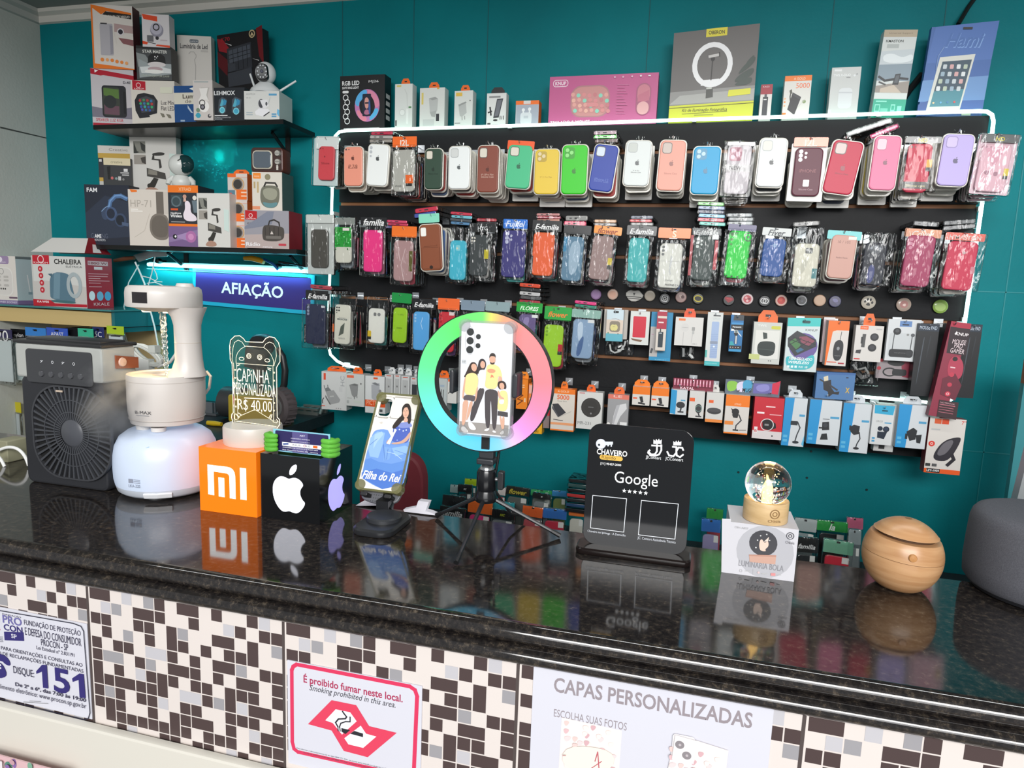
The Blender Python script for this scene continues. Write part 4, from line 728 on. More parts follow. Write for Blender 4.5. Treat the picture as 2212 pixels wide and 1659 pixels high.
h2('strawberry red case', 'strawberry red phone case under an orange red header, row end', 'J', (1512, 282, 1755, 648), 'd63558', 3, '', hd=(1500, 190, 1796, 255, 'de431e', "H'MASTON", 'f0d8d0'), bag=(1480, 190, 1800, 670), art='c .55 .23 .06 c8a8a8; r .86 .5 1.0 .65 d88a98 .03', n=5, cols=[('b8d4d4', 'pale aqua'), ('cfcac0', 'cream'), ('c9c4b8', 'beige')])
# ---------------------------------------------------------------- lower row, left half
L_ = 'lower'; Y3 = 2.07
def h3(*a, **k): k.setdefault('Y', Y3); k.setdefault('n', 4); k.setdefault('style', 'bag'); return hung(L_, *a, **k)
h3('navy case', 'navy phone case under a black header, leftmost of the lower row', 'H', (42, 985, 235, 1360), '2b304c', 1, 'v3', hd=(48, 892, 272, 972, '141518', EF, 'e4e4e4', 'tib'), cut='8a90a8', art='r -.05 .52 .05 .98 141416; tv .0 .75 .04 .4 e8e8e8 E-familia; r .8 .03 .98 .08 d8d8dc', n=5)
h3('cream carton case', 'cream phone case carton with a grey lozenge picture, beside the navy case', 'H', (312, 990, 472, 1360), 'd8d5c8', 2, 'q4', cut='333', bag=(300, 915, 510, 1380), art='tb .5 .37 .62 0 3a5058 MEGACASE; t .5 .33 .4 0 999 Premium; p 5a6058 .42,.55 .66,.45 .6,.72 .3,.8; t .5 .86 .4 0 999 space; r -.12 .5 -.01 .7 e86a2a', n=6, cols=[('d8d4cc', 'white'), ('3a66a8', 'blue'), ('c9c4b8', 'beige'), ('a83a48', 'red')])
h3('white twin lens case', 'white phone case with two dark lens holes and a yellow sticker', 'H', (632, 1025, 788, 1350), 'e2e0d8', 1, '', bag=(620, 935, 815, 1385), art='r .33 .12 .5 .22 777 .05; c .66 .17 .1 888; r -.02 .65 .2 .82 d8b82a; r -.02 .82 .2 .9 222', n=4)
h3('lime green case', 'lime green phone case under a green header, left of the ring light', 'H', (858, 1018, 1000, 1348), '9fcc1c', 2, '', hd=(850, 905, 1035, 990, '0c8a3e'), art='t .55 .2 .4 0 5a7a10 11 (8.5); tb .5 .58 .4 0 5a7a10 COZY', n=4)
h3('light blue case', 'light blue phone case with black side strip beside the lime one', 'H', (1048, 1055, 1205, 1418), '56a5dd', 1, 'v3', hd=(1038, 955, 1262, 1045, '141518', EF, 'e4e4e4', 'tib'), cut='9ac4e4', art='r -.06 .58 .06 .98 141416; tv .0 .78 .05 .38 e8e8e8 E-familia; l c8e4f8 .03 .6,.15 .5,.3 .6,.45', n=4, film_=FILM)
h3('scarlet case', 'scarlet phone case under an orange header, half hidden by the ring light', 'H', (1286, 1058, 1442, 1435), 'cf2a38', 1, 'v3', hd=(1280, 950, 1480, 1050, 'e8652a'), cut='a8202c', art='r .65 0 .95 .08 e8d8d8', n=4)
h3('smoky case', 'smoky grey phone case in a silvery bag behind the ring light top', 'H', (1500, 1075, 1690, 1440), '5a6068', 1, '', hd=(1495, 965, 1715, 1055, '7a8c9c'), n=3)
h3('clear grey case', 'clear grey phone case in a bag behind the phone in the ring', 'H', (1740, 1085, 1930, 1440), '8f9694', 1, '', hd=(1722, 975, 1950, 1060, '8aa0a4'), n=3)
h3('violet case', 'violet phone case under a green header, right of the ring top', 'I', (72, 1022, 225, 1345), '6c5a8c', 2, '', hd=(55, 930, 275, 1012, '179a38', 'FLORES', 'd8f0d8', 'tib'), art='r .75 0 1.1 .08 eee; P 9a8ab8 .2,.1 .7,.05 .4,.5', n=4)
h3('bright lime case', 'bright lime phone case with red sticker, right of the ring light', 'I', (285, 1112, 460, 1470), 'a2d11e', 2, 'v3', hd=(290, 965, 520, 1072, '1f9a3a', 'flower', 'e87a2a', 'tib'), cut='7aa818', bag=(270, 1075, 500, 1485), art='r .78 .45 1.0 .62 c02830; r .78 .62 1.0 .7 222', n=4)
h3('mirror blue case', 'mirror-like pale blue phone case in a silvery bag, last of the lower row', 'I', (530, 1065, 720, 1400), '8fa9c6', 2, '', hd=(525, 985, 770, 1055, '9ac0b4'), bag=(515, 960, 770, 1450), art='r .7 .0 1.0 .08 e8e8e8; P c4d4e4 .2,.1 .5,.05 .5,.5 .3,.6; P 4a6a9a .3,.6 .6,.35 .5,.9 .25,.98', n=5, cols=[('24408a', 'deep blue'), ('8a8d92', 'grey'), ('3a3d44', 'black')])  # pale and deep blue patches are painted reflections
# ---------------------------------------------------------------- flat piles lying on top of hooks
def pile(cr, x0, y0, x1, y1, cols, where, Yf=2.07, D=.125, roll=0, cat='phone case'):
    ox, oy, s = CR[cr]; n = len(cols)
    for i, (hx, nm) in enumerate(cols):
        ya = oy+(y0+(y1-y0)*i/n)/s; yb = oy+(y0+(y1-y0)*(i+1)/n)/s
        a = oY(ox+x0/s, yb, Yf); c = oY(ox+x1/s, ya, Yf); W = c.x-a.x; H = max((c.z-a.z-(oY(ox+x1/s, yb, Yf).z-a.z))*.94, .006)
        b = MB(); b.prism(rrect(W*.94, H, min(H*.45, .004), 3, 0, H/2), 0, D, M(hx, .25, coat=.6), .002)
        b.art('m 0 0 1 1; r .42 .35 .58 .65 2a2a2e; r .2 .4 .3 .6 3a3a3e', -W/2, H, W, H, -.0002)
        b.prism(rrect(W, H*1.02, .002, 1, 0, H/2), -.004, D+.004, FILM)
        o = b.build('phone_case_pack'); o.location = ((a.x+c.x)/2+rnd.uniform(-.003, .003), Yf, a.z); o.rotation_euler = (0, R(roll), R(rnd.uniform(-5, 5)))
        tag(o, '%s case pack lying %s in the flat pile %s' % (nm, ['on top', 'second', 'third', 'fourth', 'fifth', 'sixth'][i], where), cat, 'phone case packs lying on the hooks')
pile('D', 592, 660, 800, 758, [('c83a58', 'red edged'), ('b8b4b0', 'silver'), ('a09a92', 'clear')], 'over the tilted white case', roll=1)
pile('E', 522, 958, 728, 1060, [('d0b4c0', 'pale pink'), ('3fd038', 'green'), ('8a7a78', 'taupe')], 'over the royal blue case')
pile('H', 800, 195, 1010, 275, [('d84a70', 'pink'), ('c83a5c', 'crimson'), ('5a5a8a', 'indigo')], 'over the dusty mauve case', roll=2)
pile('H', 1060, 75, 1285, 165, [('c8304a', 'red'), ('4a5aa8', 'blue')], 'over the brown wallet case', roll=-7)
pile('H', 1395, 120, 1610, 240, [('c83a50', 'red'), ('7ac4d4', 'light blue'), ('4a5258', 'grey'), ('5a88b0', 'steel blue')], 'over the turquoise small case', roll=4)
pile('H', 1645, 178, 1840, 240, [('b02a3a', 'dark red'), ('333538', 'black')], 'over the charcoal case')
pile('I', 228, 158, 438, 230, [('c88a88', 'rosy'), ('a83040', 'red'), ('d09a8a', 'peach')], 'over the bright orange case')
pile('I', 470, 178, 670, 268, [('9a9a98', 'clear'), ('d8285a', 'magenta')], 'over the steel blue case')
pile('I', 722, 212, 922, 268, [('c89a70', 'tan'), ('888480', 'clear')], 'over the dusty rose case')
pile('I', 1030, 180, 1232, 265, [('8a8f9c', 'grey blue'), ('d83a40', 'red'), ('9a9c98', 'clear')], 'over the aqua case')
pile('I', 1610, 62, 1850, 265, [('3fae2a', 'green'), ('6a80a8', 'grey blue'), ('1f2a50', 'navy'), ('6ab4d8', 'light blue'), ('d83a50', 'red'), ('3fb8a8', 'mint')], 'over the dark slate case', roll=2)
pile('I', 1858, 158, 2085, 260, [('8a9294', 'pale grey'), ('7a8284', 'dark grey'), ('a0a8a8', 'clear')], 'over the vivid green case')
pile('J', 1275, 130, 1470, 168, [('3a3d40', 'black')], 'over the magenta pink case', roll=4)
pile('J', 1500, 118, 1760, 190, [('4a4e50', 'charcoal'), ('2e3234', 'black')], 'over the strawberry red case', roll=-5)
pile('J', 385, 130, 590, 165, [('6a6a66', 'smoky')], 'over the cream central lens case', roll=-4)
pile('H', 85, 800, 290, 880, [('a83a48', 'red'), ('8a9498', 'silver grey')], 'over the navy case', roll=3)
pile('I', 85, 755, 275, 930, [('d84a2a', 'orange'), ('2a2c2e', 'black'), ('c8c8c8', 'clear'), ('3a3c3e', 'dark grey'), ('a8283a', 'red')], 'over the violet case', roll=3)
pile('I', 545, 905, 745, 965, [('e8488a', 'pink'), ('3f9a80', 'green')], 'over the mirror blue case', roll=4)
# two packs propped up on the top row at the right
for (x0, y0, x1, y1, hx, lab) in ((640, 1020, 1005, 900, 'c9cdcc', 'pale grey case box propped up slanting above the crimson case'), (830, 1040, 1060, 945, 'd83a78', 'pink case pack propped up slanting above the candy pink case')):
    ox, oy, s = CR['G']; a = oY(ox+x0/s, oy+y0/s, 2.07); c = oY(ox+x1/s, oy+y1/s, 2.07); W = math.hypot(c.x-a.x, c.z-a.z)
    b = MB(); b.prism(rrect(W, .012, .004, 3, W/2, 0), 0, .09, M(hx, .3, coat=.5), .003); b.prism(rrect(W*1.03, .015, .002, 1, W/2, 0), -.003, .093, FILM)
    o = b.build('phone_case_pack'); o.location = a; o.rotation_euler = (0, -math.atan2(c.z-a.z, c.x-a.x), 0); tag(o, lab, 'phone case', 'phone case packs lying on the hooks')
# ================================================================ boxes standing on top of the panel
YB = 2.212
def top(name, label, cr, x0, yt, x1, yb, D, col, src='', **kw):
    cat = kw.pop('cat', 'box'); return ct(name, label, cat, cr, x0, yt, x1, yb, YB, D, col, src, z=zt+.0022, **kw)
rings = ';'.join('o %d %d 24 6 f2f2f2' % (390+(14 if i % 2 else 0), 345+36*i) for i in range(6))
top('ring_light_box', 'black carton with ring light picture and white lettering at the left end above the neon', 'D', 340, 180, 728, 606, .05, '17171a',
    'tb 434 236 150 34 f2f2f2 RGB LED; tb 432 271 145 17 f2f2f2 SOFT RING LIGHT; r 362 292 416 312 e8e8e8 9; t 632 232 85 22 e8e8e8 MJ26; '+rings+'; oe 578 410 108 124 40 c07ab0; p 5aa8e0 500,330 545,300 560,330 520,380; P 58b0e8 470,400 485,340 530,295 575,288 578,326 540,340 510,380 508,420; P e08aa8 580,288 640,310 680,370 684,420 646,430 640,380 610,335 580,326; P 58b8e8 600,530 660,490 682,440 646,430 630,470 600,495; P e88aa0 480,450 510,440 540,490 575,496 575,534 520,520; r 538 322 612 492 1c2236 8; P d89a90 555,360 575,345 595,365 592,420 575,440 558,420; P b06a88 548,480 560,440 590,440 606,480; r 560 385 592 397 22202a; P 3a5a9a 590,350 608,400 608,480 590,470; r 375 580 685 585 c8c8c8; r 400 592 660 596 b0b0b0', side='101013', top='101013',
    sidesrc='m 0 0 1 1; r .2 .32 .8 .4 c8c8c8; r .2 .45 .8 .53 c8c8c8; r .2 .58 .8 .66 c8c8c8; r .2 .7 .8 .78 c8c8c8')
top('cable_box', 'slim white carton with an orange tab, first right of the black ring light box', 'D', 815, 250, 968, 610, .035, 'd8dcd8', 'r 830 258 870 272 d8c46a 5; c 880 470 26 e6eae6; o 880 470 26 4 c4c8c4; r 915 440 935 560 e6eae6 8; r 935 425 960 438 5a8a5a; r 820 530 832 575 444; l c8ccc8 5 925,440 920,330 900,290', tab='ee6a1c')
top('charger_box', 'white carton with an orange tab picturing a big wall charger, above the neon', 'D', 1030, 285, 1248, 606, .035, 'd6d8d4', 'r 1045 320 1062 410 d8c46a; p b8bab8 1110,365 1165,355 1190,370 1185,460 1120,470; p 9a9c9a 1110,365 1165,355 1190,370 1140,380; p a8aaa8 1120,470 1180,460 1165,510 1135,505; r 1175 485 1202 540 33363a; r 1060 525 1160 575 c4c6c4; r 1180 286 1200 296 d8b04a', tab='ee6a1c', tabw=.42)
top('charger_box', 'narrow white carton with an orange tab picturing a small charger, above mint green case', 'D', 1330, 308, 1492, 604, .035, 'd6d8d4', 'r 1342 322 1398 350 e0b84a; p b4b6b4 1365,415 1430,392 1440,480 1400,510 1380,505; p 969896 1365,415 1430,392 1438,402 1372,428; l 9a9c9a 7 1400,510 1402,535; l 9a9c9a 7 1422,505 1425,530; r 1335 555 1385 562 777; c 1468 386 6 666', tab='ee6a1c')
top('phone_holder_box', 'white carton with a black round tab picturing a phone stand, above the neon', 'D', 1610, 330, 1782, 602, .03, 'dcdcda', 'r 1630 352 1730 366 888; p 3a3c42 1700,375 1755,372 1720,520 1670,525; p 6a6c74 1705,385 1745,382 1715,505 1682,510; l 2a2a2e 14 1640,440 1650,500; l 2a2a2e 12 1625,480 1655,470; e 1690 540 20 8 333; tb 1748 522 38 30 222 1i1; r 1620 560 1648 592 444; c 1690 578 6 c05050; r 1660 572 1740 582 bbb', tab='222426', tabw=.7)
top('earbuds_box', 'small orange edged window box with white earbuds left of the pink carton', 'D', 1862, 395, 2065, 598, .04, 'aeb2ba', 'r 1862 395 2065 425 ee6f1c; r 1930 395 1992 420 d8d4d0; r 1875 428 2060 590 a4aab6; r 1905 485 2005 575 d4d8dc 22; c 1930 465 14 e4e6e8; c 1985 460 14 e4e6e8; r 1924 465 1936 490 e4e6e8; r 1979 462 1991 488 e4e6e8; r 1935 510 1975 530 bcc2c8', side='ee6f1c')
keys = ';'.join('c %d %d 17 %s' % (345+(i % 7)*48+(i//7)*8, 640+(i//7)*40+(3 if i % 2 else -3), ['e0a098', '8ad0b8', 'd88a8a', 'e8b0a0', 'c87a80', '8ad0b8', 'e0a098', 'd8888c'][(i*5) % 8]) for i in range(28))
top('keyboard_set_box', 'wide pink carton with window showing a round key keyboard and mouse', 'E', 135, 500, 1065, 890, .04, 'c2588c',
    'r 165 525 298 575 f0dce6 24; r 170 530 293 570 c2588c 20; tb 232 550 95 28 f4e4ec KNUP; r 325 570 665 805 b07a80 90; r 335 580 655 795 c98a88 84; '+keys+'; r 470 700 550 730 d88a8c 8; r 890 550 1010 790 a85a78 58; r 898 560 1002 690 c87888 50; r 900 690 998 785 e0a8a8 46; p c06a80 905,640 995,600 998,680 902,690; tb 328 853 350 26 f2e2ea TECLADO & MOUSE; t 588 846 140 24 d890b4 SEM FIO; '
    + ';'.join('r 725 %d %d %d cf78a2' % (560+i*22, 825-(i*37 % 50), 564+i*22) for i in range(11)) + ';c 700 505 8 e0b0c8; c 770 503 8 e0b0c8; c 845 500 8 e0b0c8; c 918 496 8 f0e0e8; r 980 490 1000 500 f0e0e8', sl=-.035, side='a84a78')
leaf = ';'.join('P 3f4a44 %d,%d %d,%d %d,%d %d,%d' % q for q in ((1720, 560, 1740, 500, 1890, 420, 1880, 500), (1740, 500, 1780, 430, 1890, 330, 1890, 400), (1715, 575, 1760, 540, 1880, 500, 1870, 570), (1800, 440, 1820, 380, 1890, 320, 1860, 420)))
top('ring_light_kit_box', 'large grey and yellow photo lighting kit carton picturing a white ring light', 'E', 1160, 128, 1905, 868, .05, '5e5a58',
    'p 6a6664 1160,128 1905,90 1905,580 1160,610; p 8e8c8a 1160,610 1905,575 1905,700 1160,720; p a9a7a4 1250,640 1905,600 1905,690 1160,712; p cfd21f 1160,722 1905,698 1905,860 1160,868; p e0d23a 1447,110 1630,102 1630,168 1447,176; tb 1538 140 140 30 2c2a20 OBERON; oe 1520 398 178 182 44 f0eff0; p f0eff0 1440,520 1590,512 1600,560 1430,565; l 3a3836 10 1518,520 1520,360; c 1522 352 18 2c2a2a; p c9c5c2 1480,322 1580,308 1582,330 1484,344; p 3a3836 1570,300 1580,300 1584,335 1574,335; p c2c4bc 1482,580 1530,578 1530,600 1482,602; p 4a4a46 1482,595 1540,592 1545,660 1482,668; '+leaf+'; p dcd832 1680,608 1870,598 1870,645 1675,660; l 55521a 5 1160,742 1905,716; l 55521a 5 1160,846 1905,826; ti 1478 765 400 34 44421a Kit de Iluminação Fotográfica; l 6a6820 4 1280,792 1680,778; r 1390 800 1560 806 9a9a30', side='c9c9c4')
top('pendrive_box', 'tiny narrow white and red carton picturing a black stick, right of the yellow kit carton', 'E', 1930, 565, 2040, 848, .03, 'dcd6d2', 'r 1930 565 2040 640 a02234; t 1978 582 60 12 e8c8cc KAIDI; r 1955 660 2005 818 2b2f35 5; r 1968 640 1992 662 4a4e54; r 1962 676 1992 684 dcdcdc', top='8a1a2a')
top('power_bank_box', 'white and orange carton lettered 5000 picturing a black power bank, above the neon', 'G', 108, 545, 340, 880, .035, 'dcd8d2', 'r 108 545 340 585 ee7a20; t 235 568 100 18 f4e0c8 A GOLD; t 268 620 118 38 ee6a2a 5000; p 2a2a2c 185,668 262,705 215,838 150,795; p 3c3c40 188,674 256,708 250,722 184,690; l 33332e 10 170,660 165,700 170,730; p 55554a 155,655 175,645 182,675 165,685; c 290 740 16 8a9a6a; l c8c4be 4 240,780 300,720; c 122 715 8 f0b080; c 122 740 8 ee8a3a; c 122 768 8 f0b080; r 108 820 140 838 ee7a20; r 105 852 205 862 ee7a20; r 270 845 305 853 aaa')
top('earphone_case_box', 'pale grey carton picturing a white earbud case, left of the white and teal pack', 'G', 482, 478, 738, 862, .035, 'cbccca', 'r 505 490 570 505 e8e8e8; tb 575 532 150 18 eef0f0 TWS X-DUO; r 615 545 650 553 999; r 560 628 680 775 d8dadc 34; p c2c4c8 560,655 680,655 680,665 560,665; c 685 535 10 e4e6e8; c 705 525 8 a8aaac; r 480 785 510 835 d4d6d4; c 625 835 8 888; c 660 832 9 444; r 655 825 675 840 777', sl=-.03)
top('bike_mount_box', 'tall white and teal carton with a handlebar phone picture, leaning slightly right', 'G', 855, 178, 1160, 845, .04, 'd6dad8', 'r 855 178 1160 232 b8a890; t 1010 205 220 14 7a6a58 Universal Support; tb 965 262 160 20 3c4442 KMASTON; r 900 285 1010 315 b4bab8; p c8d0d4 855,340 1160,320 1160,440 855,440; P e4eaec 870,370 960,350 1060,390 1150,350 1160,420 900,430; p 8a9aa6 855,440 1160,430 1160,560 855,560; p 9a9088 855,600 1160,560 1160,650 855,650; p c8b8a8 900,620 1020,590 1100,650 900,650; l 33363a 22 870,530 930,560 1000,550 1060,540 1140,545; p 33363a 1020,510 1070,505 1060,590 1005,590; p 5a6066 1028,520 1060,517 1052,575 1018,575; l 4a4a4a 14 880,570 940,590; r 855 700 1160 845 1fa88a; r 880 712 980 722 8adcc8; r 875 740 925 800 8adcc8; r 882 748 918 790 1fa88a; r 930 770 1000 825 6ccab4; r 1025 738 1065 800 8adcc8; r 1032 748 1058 780 1fa88a; r 1085 750 1125 810 8adcc8', roll=3)
icons = ';'.join('r %d %d %d %d %s 8' % (1390+60*i-10*j, 438+55*j, 1424+60*i-10*j, 472+55*j, ['c8d0d4', 'e0e4e6', '9ab0c0', 'd8a8a8', 'b8c4b0'][(i*3+j*2) % 5]) for j in range(4) for i in range(4))
top('tablet_case_pack', 'large blue tablet cover pack lettered Hami, right end above the neon', 'G', 1235, 160, 1800, 830, .02, '3f66a8',
    'p 4a70b4 1270,160 1810,120 1800,400 1240,430; p 6a94c8 1230,560 1800,520 1800,700 1220,720; p 3a5a9a 1225,740 1340,700 1400,770 1600,800 1780,780 1780,830 1225,830; tbi 1545 262 330 110 7fa4da Hami; tbi 1541 258 322 104 456cae Hami; p d8d8d0 1350,385 1655,362 1600,778 1300,792; p 3a5060 1378,418 1632,402 1590,748 1328,758; p 4a8a98 1345,640 1605,620 1590,748 1328,758; '+icons+'; c 1356 728 10 e0c8a0; c 1420 725 10 6ab0d8; c 1480 722 10 4a80b0; c 1540 720 10 d85050; l 7f9cc8 6 1330,480 1330,380 1370,310; r 1620 785 1700 820 c8d0b8; r 1510 165 1590 182 222', cat='package', roll=2.5, tab=None)
# cable up the wall behind the tablet pack
b = MB(); b.tube([oY(2110, -10, WALL-.006), oY(2092, 15, WALL-.008), oY(2070, 52, WALL-.03)], .006, M('0c1416'), 8); tag(b.build('cable'), 'dark cable running up the wall above the tablet cover pack', 'cable')
b = MB(); b.tube([oY(1992, 160, WALL-.008), oY(1964, 195, WALL-.01), oY(1950, 216, WALL-.012)], .009, M('0e1012'), 8); tag(b.build('cable'), 'short dark strap on the wall between the teal and blue packs', 'cable')
# ================================================================ grip buttons
GB = [(1288, 636, '7a5a86', 'purple'), (1324, 636, 'b89a8a', 'rose beige'), (1404, 639, '9a9080', 'bronze'), (1436, 645, '1c1d1f', 'black with white camera ring'), (1471, 642, '9a7a74', 'pink grey'), (1508, 645, '2a2a22', 'dark with yellow oval'), (1574, 648, '1e1c1e', 'dark with red shield'), (1614, 646, 'd8c4c4', 'white with red flower'), (1651, 650, '1b1b1d', 'black with white twin arcs'), (1687, 649, 'd0a89a', 'white rimmed red'), (1731, 649, '222226', 'black with a silver ring'), (1770, 649, 'b8967c', 'tan'), (1803, 651, '3c3a5c', 'violet marbled'), (1875, 653, 'c4bcae', 'beige with black paw'), (1951, 658, 'b09c90', 'grey with pink swirl'), (2030, 662, '8aa852', 'green')]
GA = {3: 'r -.55 -.55 .55 .55 e8e8e8 .25; r -.42 -.42 .42 .42 1c1d1f .2; o 0 0 .3 .1 e8e8e8', 5: 'e 0 0 .8 .62 c8b828; e 0 0 .62 .42 24241e', 6: 'p 9a2430 -.7,-.5 .7,-.5 .8,-.1 0,.5 -.8,-.1; p c03a44 -.5,-.35 .5,-.35 .4,-.1 -.4,-.1', 7: 'c 0 0 .7 c4545c; c -.25 -.2 .22 e8b0b0; c .3 -.1 .2 7a2430; c .05 .3 .22 e8c0c0', 8: 'o -.2 0 .5 .13 e4e4e4; o .2 0 .5 .13 e4e4e4', 9: 'c 0 0 .66 c43a34; c -.1 -.1 .3 e05a48', 10: 'o 0 0 .8 .1 c8c8cc; p 55565c -.6,-.4 -.1,-.3 -.3,.1; c .1 .1 .18 6a6a72', 12: 'P 7a78a0 -.6,-.4 .3,-.5 .5,.1 -.2,.2; P 5a587a .1,.2 .7,.1 .4,.6', 13: 'P 1c1a18 -.35,.4 0,-.05 .35,.4 .1,.5 -.1,.5; e -.5 -.05 .15 .2 1c1a18; e .5 -.05 .15 .2 1c1a18; e -.2 -.42 .15 .22 1c1a18; e .2 -.42 .15 .22 1c1a18', 14: 'c 0 -.05 .55 a8706a; P e0c4bc -.3,.1 .2,-.3 .3,.3', 0: 'c 0 0 .7 8a6a98', 1: 'c 0 0 .68 c89a84', 2: 'c 0 0 .7 a89c8c', 4: 'P c8b0a8 -.6,-.4 .2,-.5 .1,.4; c .3 -.1 .3 5a3a38', 11: 'c 0 0 .7 c4a48a', 15: 'e 0 .1 .7 .6 9cba62'}
for i, (px, py, hx, nm) in enumerate(GB):
    p = oY(px, py, YP-.004); r_ = 10.8*2.3/1450 if i < 13 else 13.5*2.1/1450
    b = MB(); b.lathe([(0, -.007), (r_*.9, -.007), (r_, -.0055), (r_, -.003), (r_*.5, -.002), (r_*.5, .004)], M(hx, .25, coat=.5), n=24, axis='y')
    b.art('m 0 0 1 1; '+GA.get(i, ''), 0, 0, r_, r_, -.0072)
    o = b.build('grip_button'); o.location = p; o.rotation_euler = (0, R(8), 0)
    tag(o, '%s round phone grip button stuck on the black panel' % nm, 'phone grip', 'phone grip buttons on the panel')
p = oY(1370, 639, YP-.004); b = MB(); b.prism(smooth([(-.03, .006), (-.014, .019), (0, .016), (.014, .019), (.02, .012), (.032, .0), (.012, -.018), (-.014, -.018)], 1), -.006, .004, M('b4b2ac', .3), .0015)
b.art('m 0 0 1 1; l 2a2a2a .1 -.9,.1 .9,.2; l 2a2a2a .1 -.75,.35 .7,.45; p 2a2a2a -.15,-.4 .15,-.4 0,.0', 0, 0, .026, .022, -.0062); o = b.build('grip_button'); o.location = p
tag(o, 'grey ear shaped striped phone grip button on the black panel', 'phone grip', 'phone grip buttons on the panel')
# ================================================================ accessories on hooks, right half
YA = 2.12; YQ = 2.10
def ac(name, label, cr, x0, yt, x1, yb, col, src='', D=.02, Y=YA, hk=True, **kw):
    cat = kw.pop('cat', 'package')
    o = ct(name, label, cat, cr, x0, yt, x1, yb, Y, D, col, src, **kw)
    if hk:
        ox, oy, s = CR[cr]; z = oY(ox+x0/s, oy+yt/s, Y).z+(.012 if kw.get('tab') else -.008)
        hook(o.location.x, z, Y-.006, hl(label))
    return o
def bagq(name, label, cr, x0, yt, x1, yb, Y=YA, inner=None, D=.02, cat='package', tint=None, parts=()):
    ox, oy, s = CR[cr]; a, W, H = fit(ox+x0/s, oy+yt/s, ox+x1/s, oy+yb/s, Y)
    t = thing(name, label, cat, (a.x, a.y, a.z)); k = W/(x1-x0); kz = H/(yb-yt)
    for nm, pth, r_, c_ in parts:
        b = MB(); b.tube([((x-x0)*k, D*.5, (yb-y)*kz) for x, y in pth], r_, M(c_, .35), 8); b.build(nm, t)
    b = MB(); b.prism(rrect(W, H, .004, 2, W/2, H/2), 0, D, FILMD, .004); b.build('plastic_bag', t)
    return t
ac('key_cover_pack', 'pale card with a yellow apple shaped trinket on a grey bag, lower right rows', 'N', 120, 55, 375, 510, 'c9dae2', 'r 120 200 375 420 d8c8b8; r 170 220 330 375 8a8070 40; P d9d088 180,290 215,262 240,275 270,262 300,300 290,345 250,362 235,352 215,362 185,340; c 228 300 5 555; c 250 300 5 555; r 120 400 375 510 5fb0c2; c 155 392 12 6a9a80; c 305 400 9 555; l 9a6a5a 4 200,190 260,180 320,200; r 220 70 300 100 222 12')
ac('cover_bag', 'grey bag behind the card with the yellow apple shaped trinket', 'N', 85, 50, 442, 470, 'bab4ac', 'r 85 50 130 470 c8c2ba', Y=YA+.025, hk=False)
bagq('clear_bag', 'clear bag with a coiled white cord hanging under the apple trinket card', 'N', 95, 470, 535, 720, YA+.02, parts=[('cord', [(170, 560), (190, 650), (250, 680), (330, 650), (390, 560), (400, 500)], .003, 'd8d8d6'), ('cord', [(300, 600), (350, 560), (380, 620), (290, 640)], .0025, 'e4e4e2')])
ac('wallet_pack', 'pale blister card with a bright red phone card holder', 'N', 460, 75, 752, 560, 'd5d8d4', 'r 505 150 702 455 cc1f38 14; p 7a5a44 480,470 660,490 640,520 510,500')
ac('screen_kit_pack', 'bright blue upright pack behind the small red and white power pack', 'N', 745, 88, 1080, 790, '1f86b4', 'r 745 300 870 735 b8b4b2; p 4a4c50 775,610 805,620 785,690 752,680; r 765 410 800 415 b49; r 745 745 1080 790 1f92c2; t 930 775 180 12 8ac8e0 SUPPORT', Y=YA+.012)
ac('charger_pack', 'small red and white carton picturing a black stick charger on the blue pack', 'N', 838, 85, 998, 650, 'd5ccc2', 'r 838 85 998 335 ab2a42; r 850 148 998 180 d8ccc0; r 865 230 950 250 e8d8d4; r 875 375 955 600 24323c 6; r 895 330 915 378 33363c; r 885 390 930 400 c8d0d4; r 838 640 998 650 b8a898', D=.025, Y=YA-.02, hk=False)
ac('cable_kit_box', 'square white carton with orange tab picturing a white cable and plug', 'N', 1112, 160, 1530, 572, 'd4d2ce', 'r 1160 180 1260 212 e87a3a; c 1262 310 62 cfcdca; e 1262 310 50 5 b8b6b4; r 1365 300 1410 350 9a9a98 6; r 1372 350 1404 400 b4b4b2; l bdbbb9 9 1245,375 1240,570; l bdbbb9 9 1380,400 1370,520; t 1418 540 78 14 888 USB-C', tab='e8521e', tabw=.42, tabh=.026, D=.025)
bagq('pin_bag', 'two small clear bags of silver pins under the white cable carton', 'N', 1190, 585, 1400, 765, YA+.02, parts=[('pin', [(1240, 620), (1250, 740)], .004, 'a8a8a8'), ('pin', [(1330, 700), (1380, 740), (1390, 760)], .005, 'e0e0de'), ('pin', [(1350, 600), (1345, 690)], .004, '9a9a9a')])
ac('watch_strap_pack', 'tall narrow white pack with a pale blue watch strap in its window', 'N', 1548, 92, 1800, 865, 'd2d5d3', 'r 1640 130 1760 148 4a4e52; t 1695 185 110 32 b4c0c4 UPGO; r 1625 225 1745 755 9fb4d6 18; '+';'.join('l 8298c0 5 1628,%d 1742,%d' % (y, y-4) for y in range(410, 750, 27))+'; r 1618 505 1740 545 8a94a8 10; c 1685 585 16 e8f0f8; r 1548 800 1800 865 3fb4b8; r 1548 640 1580 745 4fb0a8; t 1660 830 190 14 a8e0e0 WATCH BAND')
